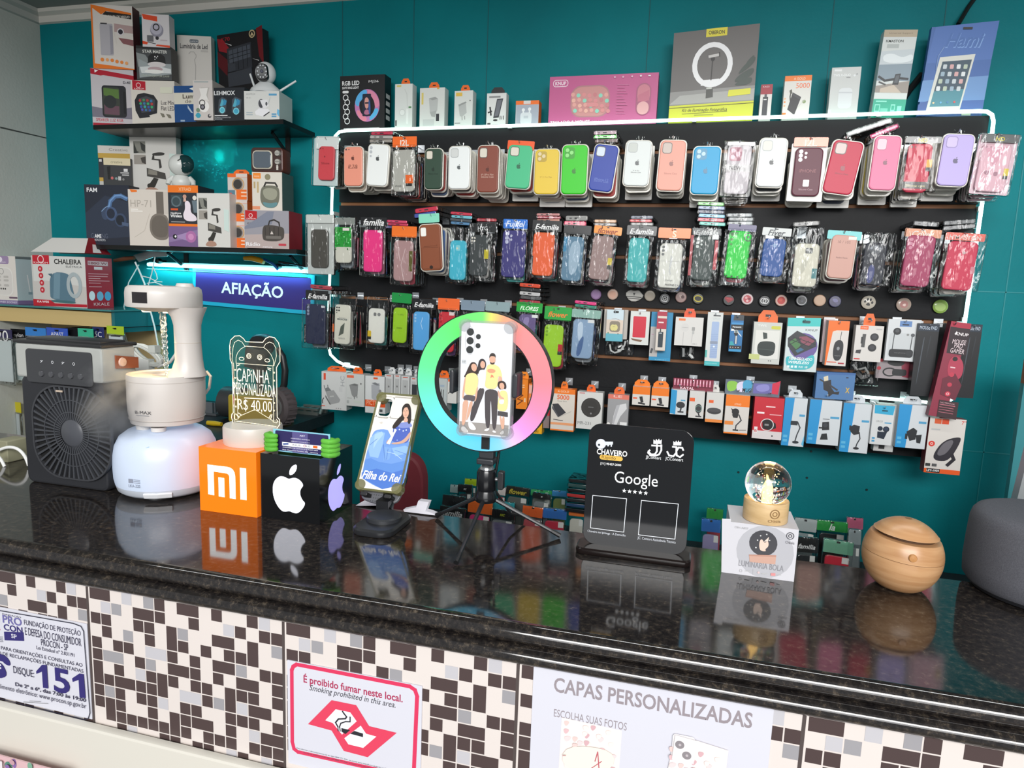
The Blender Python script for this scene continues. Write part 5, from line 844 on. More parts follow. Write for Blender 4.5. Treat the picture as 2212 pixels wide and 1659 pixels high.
ac('razor_pack', 'narrow blue and black carton picturing a silver torch like device', 'N', 1900, 130, 2108, 662, '1c6ea8', 'p 3a3e42 1950,130 2108,130 2108,210 1940,210; r 1920 240 2108 270 3a8ec8; r 1910 270 2108 350 0e1014; tb 2008 302 140 24 e8ecec Panasonic; p e0e4e6 1915,330 1960,340 1990,360 1915,365; p e0e4e6 2030,370 2090,430 2090,445 2030,395; c 2000 375 34 c4c8ca; c 2000 372 22 6a7a7a; p 17191c 1965,390 2035,390 2025,440 2030,550 1985,550 1985,440; r 1995 430 2020 550 c8ccce; p 2fa0a8 1910,520 1950,510 1990,570 1910,575; r 1905 575 2100 625 14161a; c 1925 600 9 e0e0d0; c 1965 600 9 e8b0a0; c 2010 600 9 e0a0a0; c 2052 600 9 e0e0d0; r 1905 625 2100 662 2a90c4')
ac('earbuds_box', 'white and pale green carton with orange back picturing black earbuds', 'J', 75, 880, 300, 1190, 'c6c8c2', 'r 95 940 285 1150 dcdcd6; r 215 905 290 930 c8c84a 10; t 140 905 70 16 eee TWS; p 33403c 150,955 185,960 190,1000 160,1005; P 24302e 120,1040 150,1020 250,1020 262,1060 250,1130 130,1130 115,1080; l 3f4c48 5 120,1080 255,1085; r 55 1120 140 1160 c0c880; c 215 1165 5 666; c 232 1165 5 666', D=.04, tab='e9681e', tabw=.7, tabh=.035)
ac('mini_keyboard_pack', 'teal and white carton picturing a coloured mini wireless keyboard', 'J', 318, 850, 582, 1245, 'cdd8d8', 'r 318 850 582 912 3fc0bc; t 515 940 95 16 33383c KANUP; c 460 1060 115 6a5a9a; p 33363c 330,1000 400,945 560,1010 565,1060 400,1135 335,1060; p 4a7a4a 345,1030 390,1000 440,1050 410,1090; p 8a4a5a 420,990 480,985 550,1020 500,1060 440,1030; p 3a6a8a 400,1095 440,1070 470,1085 420,1110; l 23262a 5 350,1010 540,1070; l 23262a 5 370,990 555,1045; l 23262a 5 350,1050 440,1000; l 23262a 5 400,1090 500,1020; P 3fb4bc 330,1120 450,1180 560,1100 560,1230 380,1240 330,1200; tbi 448 1155 190 22 f0f6f6 MINI TECLADO; tbi 438 1182 170 20 f0f6f6 WIRELESS; r 345 1205 365 1222 e0f0f0; r 375 1205 395 1222 e0f0f0; r 405 1205 425 1222 e0f0f0; t 475 1215 70 16 f0f6f6 RII i8; r 435 868 500 890 1c4a4a 10', sl=.03)
ac('mouse_box', 'orange and white carton picturing a black wired mouse', 'J', 625, 870, 800, 1205, 'd6d0cb', 'r 625 870 800 940 ee6f1c; p ee6f1c 625,940 668,940 635,1205 625,1205; p ee6f1c 625,930 700,940 640,960; t 705 952 60 14 f4d8c0 XTRAD; l 555 5 740,950 735,1010; P 23252a 685,1050 705,1015 745,1010 768,1040 765,1120 745,1165 705,1168 685,1130; e 725 1075 12 14 8a8c90; t 725 1130 50 8 999 maxprint; r 640 1175 720 1182 d85a3a; r 735 1180 785 1190 a8283a', D=.04, Y=YA-.004)
ac('card_pack', 'pale pink card partly hidden behind the orange mouse carton', 'J', 590, 845, 690, 1180, 'c9b4b6', 'r 590 845 690 860 d8d8d8', Y=YA+.035, hk=False)
ac('microphone_box', 'white carton with orange tab picturing black clip microphones', 'J', 835, 905, 1058, 1172, 'd3cfca', 'r 870 908 935 935 e8601e; t 902 922 50 12 f4d0b8 XTRAD; l 4a4a4a 28 908,975 905,1060; r 885 990 900 1040 2c2c2e; c 990 988 34 26262a; c 990 986 20 3c3c42; c 980 1068 34 26262a; c 980 1066 20 3c3c42; p 3a3a3c 855,1090 895,1085 890,1115 850,1112; r 842 1150 890 1160 c83a3a; r 1000 925 1045 932 bbb', D=.03, tab='e9681e', tabw=.42, tabh=.034)
ac('earphone_pack', 'white blister card with black wired earphones and a blue hang slot', 'J', 1072, 858, 1335, 1168, 'cfd2d4', 'r 1165 870 1262 912 5f84b8; r 1185 892 1240 902 1c2430 5; r 1090 960 1320 1140 c4c8ca 20; l 3a3c40 7 1130,960 1125,1080 1160,1100; l 3a3c40 7 1275,980 1270,1080; c 1150 948 32 222428; c 1150 944 16 4a4c50; c 1278 972 16 55585c; c 1238 970 10 888; r 1100 1080 1295 1140 222428 24; c 1265 1108 26 2e3034; t 1190 1108 90 8 888 earphone', D=.015)
bagq('cable_bag', 'clear bag with a bulky black adapter below the microphone carton', 'J', 800, 1165, 1045, 1350, YA+.03, D=.03, parts=[('adapter', [(850, 1260), (900, 1300), (950, 1290)], .016, '1a1b1d'), ('cord', [(830, 1200), (870, 1240), (930, 1220), (960, 1260)], .004, '9a9a98')])
ac('headset_card', 'grey card with black looped headset below the earphone blister', 'J', 1005, 1165, 1275, 1300, '9a8f92', 'p 8a2a40 1190,1165 1275,1165 1275,1290 1210,1280; P 1b1c1e 1075,1165 1230,1165 1200,1205 1100,1200; oe 1110 1250 55 34 12 1c1d1f; r 1130 1225 1240 1275 222326 20; c 1025 1225 16 b02a3a; c 1040 1165 14 b02a3a', Y=YA+.03, D=.012, hk=False)
for (x0, yt, x1, yb, lab, nm) in ((1262, 890, 1455, 1430, 'black rolled mouse pad in a clear bag, left of the red mouse pad pack', ''), (1600, 895, 1772, 1445, 'black rolled mouse pad in a clear bag with blue header, right of the red pack', 'b')):
    o = ac('mouse_pad_pack', lab, 'J', x0, yt, x1, yb, '16181c', ('r %d %d %d %d 1b2838; t %d %d %d 26 c8d4e4 MOUSE PAD' % (x0, yt, x1, yt+55, (x0+x1)/2, yt+30, (x1-x0)*.8))+'; P 4a5058 %d,1000 %d,980 %d,1300 %d,1380; P 2c3036 %d,960 %d,1000 %d,1200' % (x0+60, x0+75, x0+50, x0+40, x0+120, x0+130, x0+100), D=.03, Y=YA-.01, rough=.35)
ac('mouse_pad_box', 'tall slim red and black carton lettered for a gaming mouse pad', 'J', 1440, 875, 1620, 1590, '8c2c42',
   'm 1440 875 180 715 .12 0; r 1440 875 1640 915 a8223c; r 1440 915 1640 1110 2a1a20; tb 1565 960 130 22 f0e8e8 KNUP; p f0e8e8 1490,965 1510,940 1520,968; t 1550 1018 135 34 e8d4d8 MOUSE; t 1548 1048 82 32 e8d4d8 PAD; t 1545 1085 140 34 e8d4d8 GAMER; P b03a52 1470,1150 1560,1110 1640,1180 1620,1300 1480,1290; c 1535 1145 26 26181c; p 6a2234 1440,1300 1560,1250 1640,1330 1600,1450 1440,1420; r 1500 1205 1550 1214 e8c8cc; c 1525 1262 26 c03a50; c 1520 1338 24 c03a50; c 1515 1408 28 d03a50; o 1515 1408 14 5 f0d0d4; r 1440 1460 1640 1590 3a2428; t 1530 1478 150 10 d8a8b0 NOTEBOOK; r 1450 1490 1610 1496 b86a78; r 1450 1510 1600 1514 b86a78; r 1450 1528 1600 1532 b86a78; r 1450 1548 1600 1552 b86a78', D=.03, Y=YA-.045, roll=6, side='6a1c30')
ac('phone_grip_box', 'flat blue carton picturing a bike phone mount, below the mouse carton', 'J', 552, 1255, 850, 1450, '4a76a8', 'r 552 1255 850 1272 3a66a0; p d8ccb0 605,1290 640,1280 645,1315 615,1330; p 2c2a2c 605,1325 665,1310 675,1370 700,1400 740,1395 735,1420 690,1415 660,1440 650,1400 615,1385; l 3a383a 12 580,1310 620,1330; l 3a383a 14 660,1350 720,1385; tb 800 1385 32 40 d8b03a X; r 780 1285 798 1296 2a3a5a', D=.04, Y=YA-.015, sl=.03, hk=False)
# ================================================================ last row
def a4(*a, **k): k.setdefault('Y', YQ); return ac(*a, **k)
a4('charger_box', 'large white carton with orange tabs picturing a grey charger, leftmost of last row', 'L', 380, 150, 750, 715, 'c9cbca', 'r 410 175 442 275 d84a2a; tv 690 280 60 150 9a9ea0 HC; r 640 370 690 440 c2c4c4; p 777b7c 425,405 480,380 530,435 440,450; l 777b7c 12 425,400 418,360; l 777b7c 12 475,385 470,350; p 9a9c9c 440,450 560,420 660,560 640,600 510,640; p 6a6c6c 440,500 520,640 500,640 435,530; l 33363a 12 410,545 392,580 395,625; r 380 655 430 670 d86a5a; c 600 690 8 999; c 632 690 8 999; c 665 692 8 999; p b8bab8 500,510 560,500 565,520 508,530', D=.05, tab='ee651c', tabw=.75, tabh=.018, yaw=5)
a4('charger_box', 'white carton with orange tab picturing a round ended charger, second in last row', 'L', 745, 185, 1015, 662, 'c6c9c7', 'r 755 205 860 245 e06a4a; p 8a8c8c 790,350 870,325 925,335 915,490 870,540 830,500; p 6f7171 790,350 870,325 925,335 900,360; l 7a7c7c 12 868,520 870,555; l 7a7c7c 12 905,500 908,535; r 760 540 830 552 aaa; r 755 580 790 625 a8acac; r 860 580 970 610 c2cac2; c 965 322 12 777', D=.045, tab='ee651c', tabw=.55)
a4('charger_box', 'white carton with an orange band and tab, behind the top of the princess phone', 'L', 1028, 215, 1330, 765, 'd2d5d5', 'r 1150 232 1215 260 d85a30; p a8abb0 1120,345 1240,310 1250,540 1180,580 1125,545; p 777a7e 1120,320 1180,305 1250,345 1200,350; r 1028 570 1330 670 df531f; tb 1150 612 200 70 f0a888 PICTUS; c 1250 430 22 888; r 1245 700 1290 740 55585a; l f0e0d8 7 1290,600 1310,600', D=.04, tab='ee651c', tabw=.4)
for i, (x0, yt, x1, yb, lab) in enumerate(((1318, 195, 1440, 600, 'first of the four slim white cable cartons'), (1452, 200, 1555, 600, 'second of the four slim white cable cartons'), (1562, 220, 1688, 620, 'third of the four slim white cable cartons'), (1700, 240, 1800, 640, 'fourth of the four slim white cable cartons, nearest the ring light'))):
    a4('cable_box', lab, 'L', x0, yt, x1, yb, 'c4c6c6', 'r %d %d %d %d c85a4a; r %d %d %d %d aeb0b0; c %d 375 14 777' % (x0+25, yt+12, x1-25, yt+26, x0+20, yt+60, x1-20, yb-30, (x0+x1)/2) + ('; r 1725 345 1800 600 33363a' if i == 3 else ''), D=.06, tab='d4d6d6', tabw=.8, tabh=.022)
a4('cable_box', 'grey carton with orange tab seen through the left of the ring', 'Q', 1012, 190, 1090, 430, 'b4bcbc', 'r 1025 260 1032 330 8a3a2a; l 4a4a4a 5 1050,270 1045,360; l 4a4a4a 5 1065,270 1062,350; r 1040 235 1070 250 9ab', D=.05, tab='ee6a1c', tabw=.9, tabh=.024)
a4('cable_box', 'white carton with orange corner seen left of the phone inside the ring', 'Q', 1092, 200, 1160, 370, 'd0d0cc', 'r 1096 195 1120 215 e0602a; l 3a3a3a 6 1100,300 1150,240; c 1130 290 10 555', D=.05, hk=False)
a4('cable_pack', 'orange carton picturing a coiled cable, right of the phone inside the ring', 'Q', 1590, 195, 1675, 410, 'e8821a', 'r 1600 235 1650 240 f4d0a0; r 1600 250 1650 255 f4d0a0; l 7a3a12 8 1600,310 1640,310 1600,340 1640,350 1600,380; r 1650 330 1662 360 e8c8a0', D=.05, tab='ee8a20', tabw=.8)
a4('cable_pack', 'orange and pink carton edge beside the orange coiled cable carton in the ring', 'Q', 1678, 230, 1720, 410, 'e8803a', 'r 1680 240 1718 300 e8b0a0; c 1698 340 12 d8d0c8', D=.05, hk=False)
a4('adapter_box', 'yellow orange carton low behind the ring light edge', 'Q', 1705, 460, 1780, 590, 'eeae1c', 'r 1705 460 1780 490 ee7a1c; tb 1735 572 36 20 5a3a10 101', D=.04, Y=YQ+.03, hk=False)
a4('adapter_box', 'dark red carton end between the ring and the 5000 power bank carton', 'Q', 1786, 395, 1834, 550, '8a7a78', 'r 1786 395 1834 460 c03038', D=.04, Y=YQ+.03, hk=False)
a4('power_bank_box', 'white and orange carton lettered 5000 hanging right of the ring light', 'Q', 1838, 262, 2014, 565, 'd8d0c6', 'r 1838 262 2014 298 ee7a20; t 1925 280 85 14 f4e0c8 A GOLD; tb 1926 322 92 34 e8642a 5000; t 1920 350 70 8 777 Power Bank; p 3a3a40 1845,375 1890,368 1952,430 1895,468; p 55555c 1848,385 1895,455 1893,468 1845,405; l b8b4ae 4 1900,465 1950,440 1990,420; l 44444a 5 1860,485 1930,490; r 1838 505 2014 522 e8a070; r 1838 555 2014 565 ee7a20', D=.035, tab='ee7a20', tabw=.3, side='ee7a20')
a4('wireless_charger_box', 'white carton picturing a round black wireless charger pad', 'Q', 2025, 285, 2215, 552, 'd5d5d2', 'c 2130 395 74 2e2c2a; c 2130 395 68 3a3836; c 2130 390 50 353331; c 2132 437 7 888; r 2110 388 2150 396 666; t 2085 510 100 22 777 MR-231; r 2040 290 2080 298 c88', D=.04, tab='ee651c', tabw=.35)
a4('car_charger_box', 'silver window pack with a white car charger and pink header', 'K', 128, 130, 250, 330, '9c9c9e', 'r 128 130 250 155 e07a68; t 185 140 50 12 f4d8d0 LE; p d8d8da 180,190 235,175 240,205 205,250 185,300 160,295 165,250; p b8b8bc 180,190 200,185 170,295 160,290; c 138 295 9 e8e4e0; r 205 280 245 300 e8e8e8', D=.035, tab='ee6a2a', tabw=.5)
for k, (x0, yt, x1, yb) in enumerate(((270, 88, 370, 190), (375, 96, 475, 198))):
    a4('car_mount_box', '%s of the two small orange topped cartons picturing a black clip' % ('left' if k == 0 else 'right'), 'K', x0, yt, x1, yb, 'd8d4ce', 'r %d %d %d %d ee7a16; p 26262a %d,%d %d,%d %d,%d %d,%d; l 26262a 10 %d,%d %d,%d; r %d %d %d %d ee5a2a' % (x0, yt, x1, yt+42, x0+40, yt+55, x0+58, yt+52, x0+66, yt+85, x0+50, yt+88, x0+38, yt+90, x0+72, yt+94, x0+4, yt+60, x0+28, yt+68), D=.05, tab='ee7a16', tabw=.9, tabh=.02)
a4('mount_box', 'small white and blue carton picturing a round magnetic mount', 'K', 480, 104, 576, 242, 'd0d4d6', 'p 2a96cc 480,104 515,108 512,242 480,236; e 540 188 26 18 2e3034; l 2e3034 9 545,200 540,225; r 525 222 560 230 2e3034; r 540 158 566 165 4aa0c8', D=.05, tab='d8dcde', tabw=.5)
a4('mount_box', 'white carton with orange square picturing an oval car mount', 'K', 582, 112, 672, 262, 'd4d2ce', 'r 584 150 615 170 e8622a; e 640 208 20 26 3a3c40; o 640 208 20 4 6a8a80; l 2e3034 8 640,232 648,250; r 625 248 660 255 2e3034', D=.05, tab='d4d2ce', tabw=.5)
a4('mount_box', 'white carton with orange foot picturing a flat oval mount', 'K', 675, 120, 778, 285, 'd4d2ce', 'r 690 162 718 178 e8622a; e 725 222 42 18 3a3a3c; e 725 216 40 12 4a4a4c; r 675 268 778 285 e8883a', D=.05, tab='d4d2ce', tabw=.45)
a4('gooseneck_mount_box', 'orange and white carton picturing a gooseneck phone mount, left of the red carton', 'K', 778, 132, 920, 348, 'd6d0ca', 'r 778 132 920 195 ee7a16; r 778 340 920 348 ee7a16; t 850 182 40 10 f4d8b8 XTRAD; c 840 225 22 26262a; p 26262a 812,205 830,215 825,235; p 26262a 820,240 860,235 855,258 830,258; l 33333a 7 862,240 878,270 850,300 848,325; r 832 322 865 330 26262a; r 780 278 832 298 e8883a; l 555 4 870,325 910,322', D=.05, tab='ee7a16', tabw=.8, tabh=.02)
a4('car_mount_box', 'bright red carton with white foot picturing a black clamp mount', 'K', 935, 145, 1110, 375, 'c41f30', 'r 1005 192 1060 198 f0d8d8; r 955 226 998 236 f0e0e0; r 1030 235 1100 240 e8b0b4; p 1c1c1f 990,270 1030,265 1070,285 1075,310 1040,325 995,318; r 1005 290 1030 300 8a8a8a; o 1020 295 40 5 d8d8d8; r 935 330 1110 375 d8d0d0; r 945 310 965 345 e8e0e0; tb 955 332 14 14 c41f30 B; c 1055 355 5 333', D=.05, tab='c82c3c', tabw=.7, tabh=.02, side='a01626')
BL = '2390cc'
def bluebox(lab, x0, yt, x1, yb, xm, art):
    a4('gooseneck_mount_box', lab, 'K', x0, yt, x1, yb, 'cdd2d6', 'p %s %d,%d %d,%d %d,%d %d,%d; r %d %d %d %d 5ab0d8; r %d %d %d %d 5ab0d8; r %d %d %d %d 4a9ac4;%s' % (BL, x0, yt, xm+8, yt, xm-6, yb, x0, yb, x0+8, yb-60, x0+34, yb-46, x0+8, yb-36, x0+34, yb-22, (xm+x1)/2+2, yt+88, x1-8, yt+100, art), D=.05, tab='c9ced2', tabw=.62, tabh=.022, side='b8c0c6')
bluebox('blue and white carton with a square headed gooseneck mount, right of the red carton', 1098, 148, 1236, 415, 1148, 'r 1145 275 1188 298 2c3036; l 33363c 7 1188,280 1205,310 1190,350 1182,385; e 1185 392 20 8 2c3036; p 5ab4dc 1236,350 1222,400 1236,415')
bluebox('blue and white carton picturing a wire framed clamp mount', 1238, 158, 1428, 405, 1302, 'o 1342 285 22 5 c8ccd0; p 25282c 1322,280 1362,275 1368,320 1325,325; c 1342 296 14 3a3e44; r 1305 308 1330 316 25282c; p 25282c 1325,345 1355,340 1365,375 1318,378; l 55585c 4 1325,262 1362,262')
bluebox('blue and white carton with a clamp headed gooseneck mount, centre of blue cartons', 1420, 178, 1592, 450, 1482, 'p 25282c 1468,310 1495,295 1532,300 1530,345 1500,352 1478,335; l 33363c 7 1532,335 1540,370 1525,400 1520,420; e 1522 425 18 7 25282c; r 1468 300 1478 325 25282c')
a4('car_mount_box', 'white carton with a cyan hang top picturing twin round mounts', 'K', 1590, 190, 1722, 408, 'd2d4d4', 'p 2fa4cc 1597,190 1722,190 1715,240 1600,236; t 1635 278 42 10 777 CIRCLE; r 1668 282 1710 288 4a9ac4; c 1645 318 16 1d2838; c 1682 320 20 1d2838; c 1682 318 12 2c3a50; p 1d2838 1630,335 1690,335 1675,375 1632,370; r 1600 368 1618 378 4a9ac4; r 1600 384 1618 394 4a9ac4; r 1645 215 1680 222 1a4a5a', D=.03, Y=YQ-.012)
a4('car_mount_box', 'grey white carton behind the cyan topped one, its foot showing below', 'K', 1610, 182, 1735, 445, 'c4c4c2', 'r 1642 410 1680 432 222', D=.03, Y=YQ+.025, hk=False)
bluebox('blue and white carton picturing a two jaw car mount, rightmost blue carton', 1730, 185, 1912, 425, 1800, 'p 25282c 1790,335 1830,310 1855,325 1850,375 1815,385; p 25282c 1850,350 1885,345 1882,395 1858,392; r 1785 345 1800 375 25282c')
a4('bike_mount_box', 'white carton with orange foot picturing a bike phone pouch, lowest at right', 'K', 1890, 258, 2112, 565, 'd8d2cc', 'r 1920 262 1962 290 d85a2a; r 1965 262 2008 290 d84a20; t 2098 276 28 20 d83a2a 7"; r 1905 318 1960 326 bbb; c 1918 402 20 d8382a; o 1918 402 9 4 f0d0c8; P 2c2830 1930,470 1985,380 2085,350 2096,375 2040,490 1960,498; P 6a666c 1955,450 1995,385 2060,368 2020,450 1970,470; l 26222a 22 2050,455 2065,480 2030,515; r 1895 512 1925 528 333; r 1935 512 1965 528 555; r 1890 540 2112 565 e85a1c; r 1905 540 1988 562 1a1a1a; tb 1945 551 76 13 f0f0f0 LEY-1959', D=.035, tab='ee5a1c', tabw=.38, tabh=.04, side='7a2a30')
ac('magnet_pack', 'pink striped strip pack lettered along its foot, above the orange cartons', 'K', 497, 42, 724, 108, '7a2038', ';'.join('r %d 44 %d 80 e08aa4; r %d 50 %d 66 f4c8d4' % (503+18*i, 510+18*i, 504+18*i, 508+18*i) for i in range(12))+'; tb 578 93 78 14 f0d0d8 KATAL; r 497 82 724 84 5a1426', D=.015, Y=YA)
ac('sticker_pack', 'glossy rainbow sticker pack with pink end, above the red carton', 'K', 785, 48, 1094, 130, '5f6a78', 'P 8ac04a 790,55 860,60 850,110 800,120; P d8d0e8 850,60 930,60 900,120 850,115; P 4aa0c8 880,50 945,55 930,120 890,120; tb 910 108 50 22 1a1a1e MUG; r 945 70 1050 125 6a68a8; P 8a88c8 955,80 1030,70 1040,110 970,118; p d02848 1050,70 1094,55 1085,130 1050,125', D=.01, Y=YA, sl=.05)
# ================================================================ things on the counter
def WB(base): b = MB(); b.T = Matrix.Translation(-Vector(base)); return b     # builds in world coordinates under a thing at `base`
def mpx(px, py, Y, w_=10): return (oY(px+w_/2, py, Y).x-oY(px-w_/2, py, Y).x)/w_   # metres per picture pixel across a plane facing the room
def rpx(px, py, Y): v = ray(px, py); return mpx(px, py, Y)*v.y/math.hypot(v.x, v.y)     # the same across the line of sight, for round things
# ---- air cooler
def cooler():
    Yf = oZ(150, 1052, CTR).y; xl = oY(50, 900, Yf).x; xr = oY(227, 900, Yf).x; zt = oY(150, 742, Yf).z; D = .062
    base = Vector(((xl+xr)/2, Yf, CTR-.0003)); t = thing('air_cooler', 'dark desk air cooler with round slatted grille and clear water tank, far left', 'air cooler', base)
    W = xr-xl; zk = oY(150, 818, Yf).z; cx = (xl+xr)/2
    bd = m_wall('charcoal_plastic', '2b2c2f', '323337', 5, .32, .02)
    b = WB(base); b.prism(rrect(W, zk-CTR, .012, 4, cx, (CTR+zk)/2), Yf, Yf+D, bd, .004); b.build('body', t)
    gx, gz = oY(160, 935, Yf).x, oY(160, 935, Yf).z; k = mpx(160, 935, Yf)
    hw = 84*k; hh = (oY(160, 834, Yf).z-oY(160, 1034, Yf).z)/2
    P = rrect(2*hw, 2*hh, hw*.72, 11, gx, gz); Q = [(gx+(x-gx)*.965, gz+(z-gz)*.965) for x, z in P]
    b = WB(base); b.prism(P, Yf-.0008, Yf-.0002, M('0c0c0e', .6)); b.build('grille_recess', t)
    b = WB(base); b.frame(P, Q, Yf-.006, Yf-.0005, M('3a3b3f', .35)); b.build('grille_rim', t)
    slat = M('3f4146', .35)
    n = 48; hub = 24*k; b = WB(base)
    for i in range(n):
        a = 2*math.pi*i/n; ca, sa = math.cos(a), math.sin(a)
        lo_, hi_ = 0, 3*hh
        for _ in range(30):
            mid = (lo_+hi_)/2; x, z = abs(mid*ca), abs(mid*sa); rr = hw*.72
            ins = x <= hw and z <= hh and (x <= hw-rr or z <= hh-rr or math.hypot(x-hw+rr, z-hh+rr) <= rr)
            lo_, hi_ = (mid, hi_) if ins else (lo_, mid)
        r1 = lo_*.975; tw = .0012; nx, nz = -sa*tw, ca*tw
        V = []
        for y in (Yf-.005, Yf-.001):
            for r_, f_ in ((hub, .8), (r1, 1.5)): V += [(gx+ca*r_+nx*f_, y, gz+sa*r_+nz*f_), (gx+ca*r_-nx*f_, y, gz+sa*r_-nz*f_)]
        b.add(V, [(0, 1, 3, 2), (0, 2, 6, 4), (1, 5, 7, 3), (2, 3, 7, 6)], slat)
    for rr in (37*k, 58*k): b.frame(circ(rr+.0008, 40, gx, gz), circ(rr-.0008, 40, gx, gz), Yf-.0055, Yf-.001, slat)
    b.build('grille_slats', t)
    b = WB(base); b.lathe([(0, -.0075), (hub*.8, -.007), (hub, -.004), (hub, 0)], M('4a4c52', .35), (gx, Yf, gz), 32, axis='y'); b.build('hub', t)
    tank = film('water_tank', 'b9bdbb', .16, .12, 9, .25, .01)
    # tank band around the top with the dark control panel let in
    b = WB(base); zt2 = zt-.004
    b.prism(rrect(W+.008, zt2-oY(150, 822, Yf).z, .004, 3, cx, (zt2+oY(150, 822, Yf).z)/2), Yf-.004, Yf+D+.003, M('b4b6b2', .22, alpha=.82), .004); b.build('water_tank', t)
    b = WB(base); c1, c2 = oY(64, 790, Yf), oY(205, 790, Yf); z1, z2 = oY(140, 757, Yf).z, oY(140, 830, Yf).z
    b.prism(rrect(c2.x-c1.x, z1-z2, .006, 4, (c1.x+c2.x)/2, (z1+z2)/2), Yf-.0065, Yf-.0035, M('3a3b3e', .25), .001); b.build('control_panel', t)
    for i in range(5):
        q = oY(98+21*i, 806+1.6*i, Yf); b = WB(base); b.lathe([(0, -.009), (.0045, -.0085), (.0055, -.0065), (.0055, -.006)], M('55565a', .18, .3), (q.x, Yf, q.z), 16, axis='y'); b.build('button', t)
    b = WB(base)
    for i, s_ in enumerate(('*', 'o', 'v', '=')):
        q = oY(98+23*i, 780+1.8*i, Yf); b.art('m 0 0 1 1; o .5 .5 .3 .09 d8dade' if i % 2 else 'm 0 0 1 1; l d8dade .12 .2,.7 .8,.3; l d8dade .12 .2,.35 .5,.3', q.x-.004, q.z+.004, .008, .008, Yf-.0067)
    b.build('panel_symbols', t)
    b = WB(base); b.prism(rrect(W+.012, .006, .003, 2, cx, zt-.001), Yf-.006, Yf+D+.006, M('2a2a2c', .3), .002)
    b.prism(rrect(W*.9, .005, .002, 2, cx, zt+.003), Yf+.006, Yf+D-.004, M('303032', .3), .002); b.build('lid', t)
    q = oY(281, 784, Yf+.035); xr2 = xr+.0045
    b = WB(base); b.add([(xr2, Yf+.02, q.z+.013), (xr2, Yf+.066, q.z+.006), (xr2, Yf+.066, q.z-.012), (xr2, Yf+.02, q.z-.009), (xr2+.003, Yf+.02, q.z+.013), (xr2+.003, Yf+.066, q.z+.006), (xr2+.003, Yf+.066, q.z-.012), (xr2+.003, Yf+.02, q.z-.009)], [(4, 5, 6, 7), (0, 1, 5, 4), (2, 3, 7, 6), (0, 4, 7, 3), (1, 2, 6, 5)], M('8a4a2e', .5)); sp_ = b.build('strap', t)
    b = WB(base); b.lathe([(0, .006), (.007, .005), (.008, .003), (.008, 0)], M('d0b0a0', .3), (xr2, Yf+.032, q.z+.001), 18, axis='x'); b.build('rivet', t)
    b = WB(base); b.box(cx-.006, Yf-.0062, gz+hh*.86, cx+.008, Yf-.005, gz+hh*.9, M('b8a898', .4)); b.build('emblem', t)
cooler()
# ---- aroma diffuser and water drop humidifier on it
def diffuser():
    Yc = .925; c = oY(361, 1000, Yc); k = rpx(361, 1000, Yc); Rr = 115*k; zt = oY(361, 921, Yc).z; H = zt-CTR
    base = Vector((c.x, Yc, CTR)); t = thing('aroma_diffuser', 'squat glowing pale blue aroma diffuser under the water drop humidifier', 'diffuser', base)
    mt, nt, bs, N, L = nodes('lit_milky_plastic')
    tc = N('ShaderNodeTexCoord'); sp = N('ShaderNodeSeparateXYZ'); L(tc.outputs['Object'], sp.inputs[0])
    mr = N('ShaderNodeMapRange'); mr.inputs[1].default_value = .2*Rr; mr.inputs[2].default_value = .98*Rr; L(sp.outputs[0], mr.inputs[0])
    rp = ramp(N, [(0, 'bcd2f4'), (.6, 'd4c8ea'), (1, 'ff9a9a')]); L(mr.outputs[0], rp.inputs[0])
    L(rp.outputs[0], bs.inputs['Emission Color']); bs.inputs['Emission Strength'].default_value = .3
    bs.inputs['Base Color'].default_value = lin('b9c2d0'); bs.inputs['Roughness'].default_value = .3
    b = MB(); b.lathe([(.965*Rr, .17*H), (.99*Rr, .26*H), (Rr, .42*H), (.99*Rr, .6*H), (.955*Rr, .75*H), (.87*Rr, .88*H), (.72*Rr, .965*H), (.5*Rr, H), (0, H)], mt, n=64); b.build('dome', t)
    b = MB(); b.lathe([(0, .025*H), (.72*Rr, .025*H), (.85*Rr, .04*H), (.93*Rr, .085*H), (.963*Rr, .168*H), (0, .168*H)], M('c0c6d0', .35), n=64); bd = b.build('base', t)
    for a in (250, 290, 90):
        b = MB(); b.lathe([(0, 0), (.012, 0), (.012, .004), (0, .004)], M('c8ccd0'), (.55*Rr*math.cos(R(a)), .55*Rr*math.sin(R(a)), 0), 16); b.build('foot', t)
    va = math.atan2(-Yc, -c.x); vd = Matrix.Rotation(va+math.pi/2, 4, 'Z')
    def lab(src, w_, h_, z, r_, dx=0, pitch=0, mat=None, nm='marking'):
        b = MB(); b.T = vd @ Matrix.Rotation(R(dx), 4, 'Z') @ Matrix.Translation((0, -r_, z)) @ Matrix.Rotation(R(pitch), 4, 'X'); b.art(src, -w_/2, h_/2, w_, h_, 0); b.build(nm, t)
    lab('m 0 0 1 1; r 0 0 .4 .5 8a90a0; r .45 .05 1 .12 8a90a0; r .45 .22 1 .3 8a90a0; r .45 .4 1 .48 8a90a0; t .5 .8 1 .35 7a8090 LKA-220', .02, .014, .3*H, 1.002*Rr, -36)
    lab('m 0 0 1 1; P 8ab4d8 0,.5 .3,.1 .9,.2 1,.6 .5,.9; t .5 .5 .7 .4 6aa0c8 BRISA', .034, .009, .83*H, .885*Rr, -32, -38)
    for i, dx in enumerate((-19, -4)):
        b = MB(); b.T = vd @ Matrix.Rotation(R(dx), 4, 'Z') @ Matrix.Translation((0, -.94*Rr, .105*H)) @ Matrix.Rotation(R(28), 4, 'X'); b.prism(rrect(.022, .009, .001, 2), -.002, .002, M('e2e4e8', .3), .0008)
        b.art('m 0 0 1 1; t .5 1.35 .7 .22 888 %s' % ('HIGH/LOW' if i == 0 else 'LIGHT'), -.011, .0045, .022, .009, .001); b.build('button', t)
    return zt, c, Yc
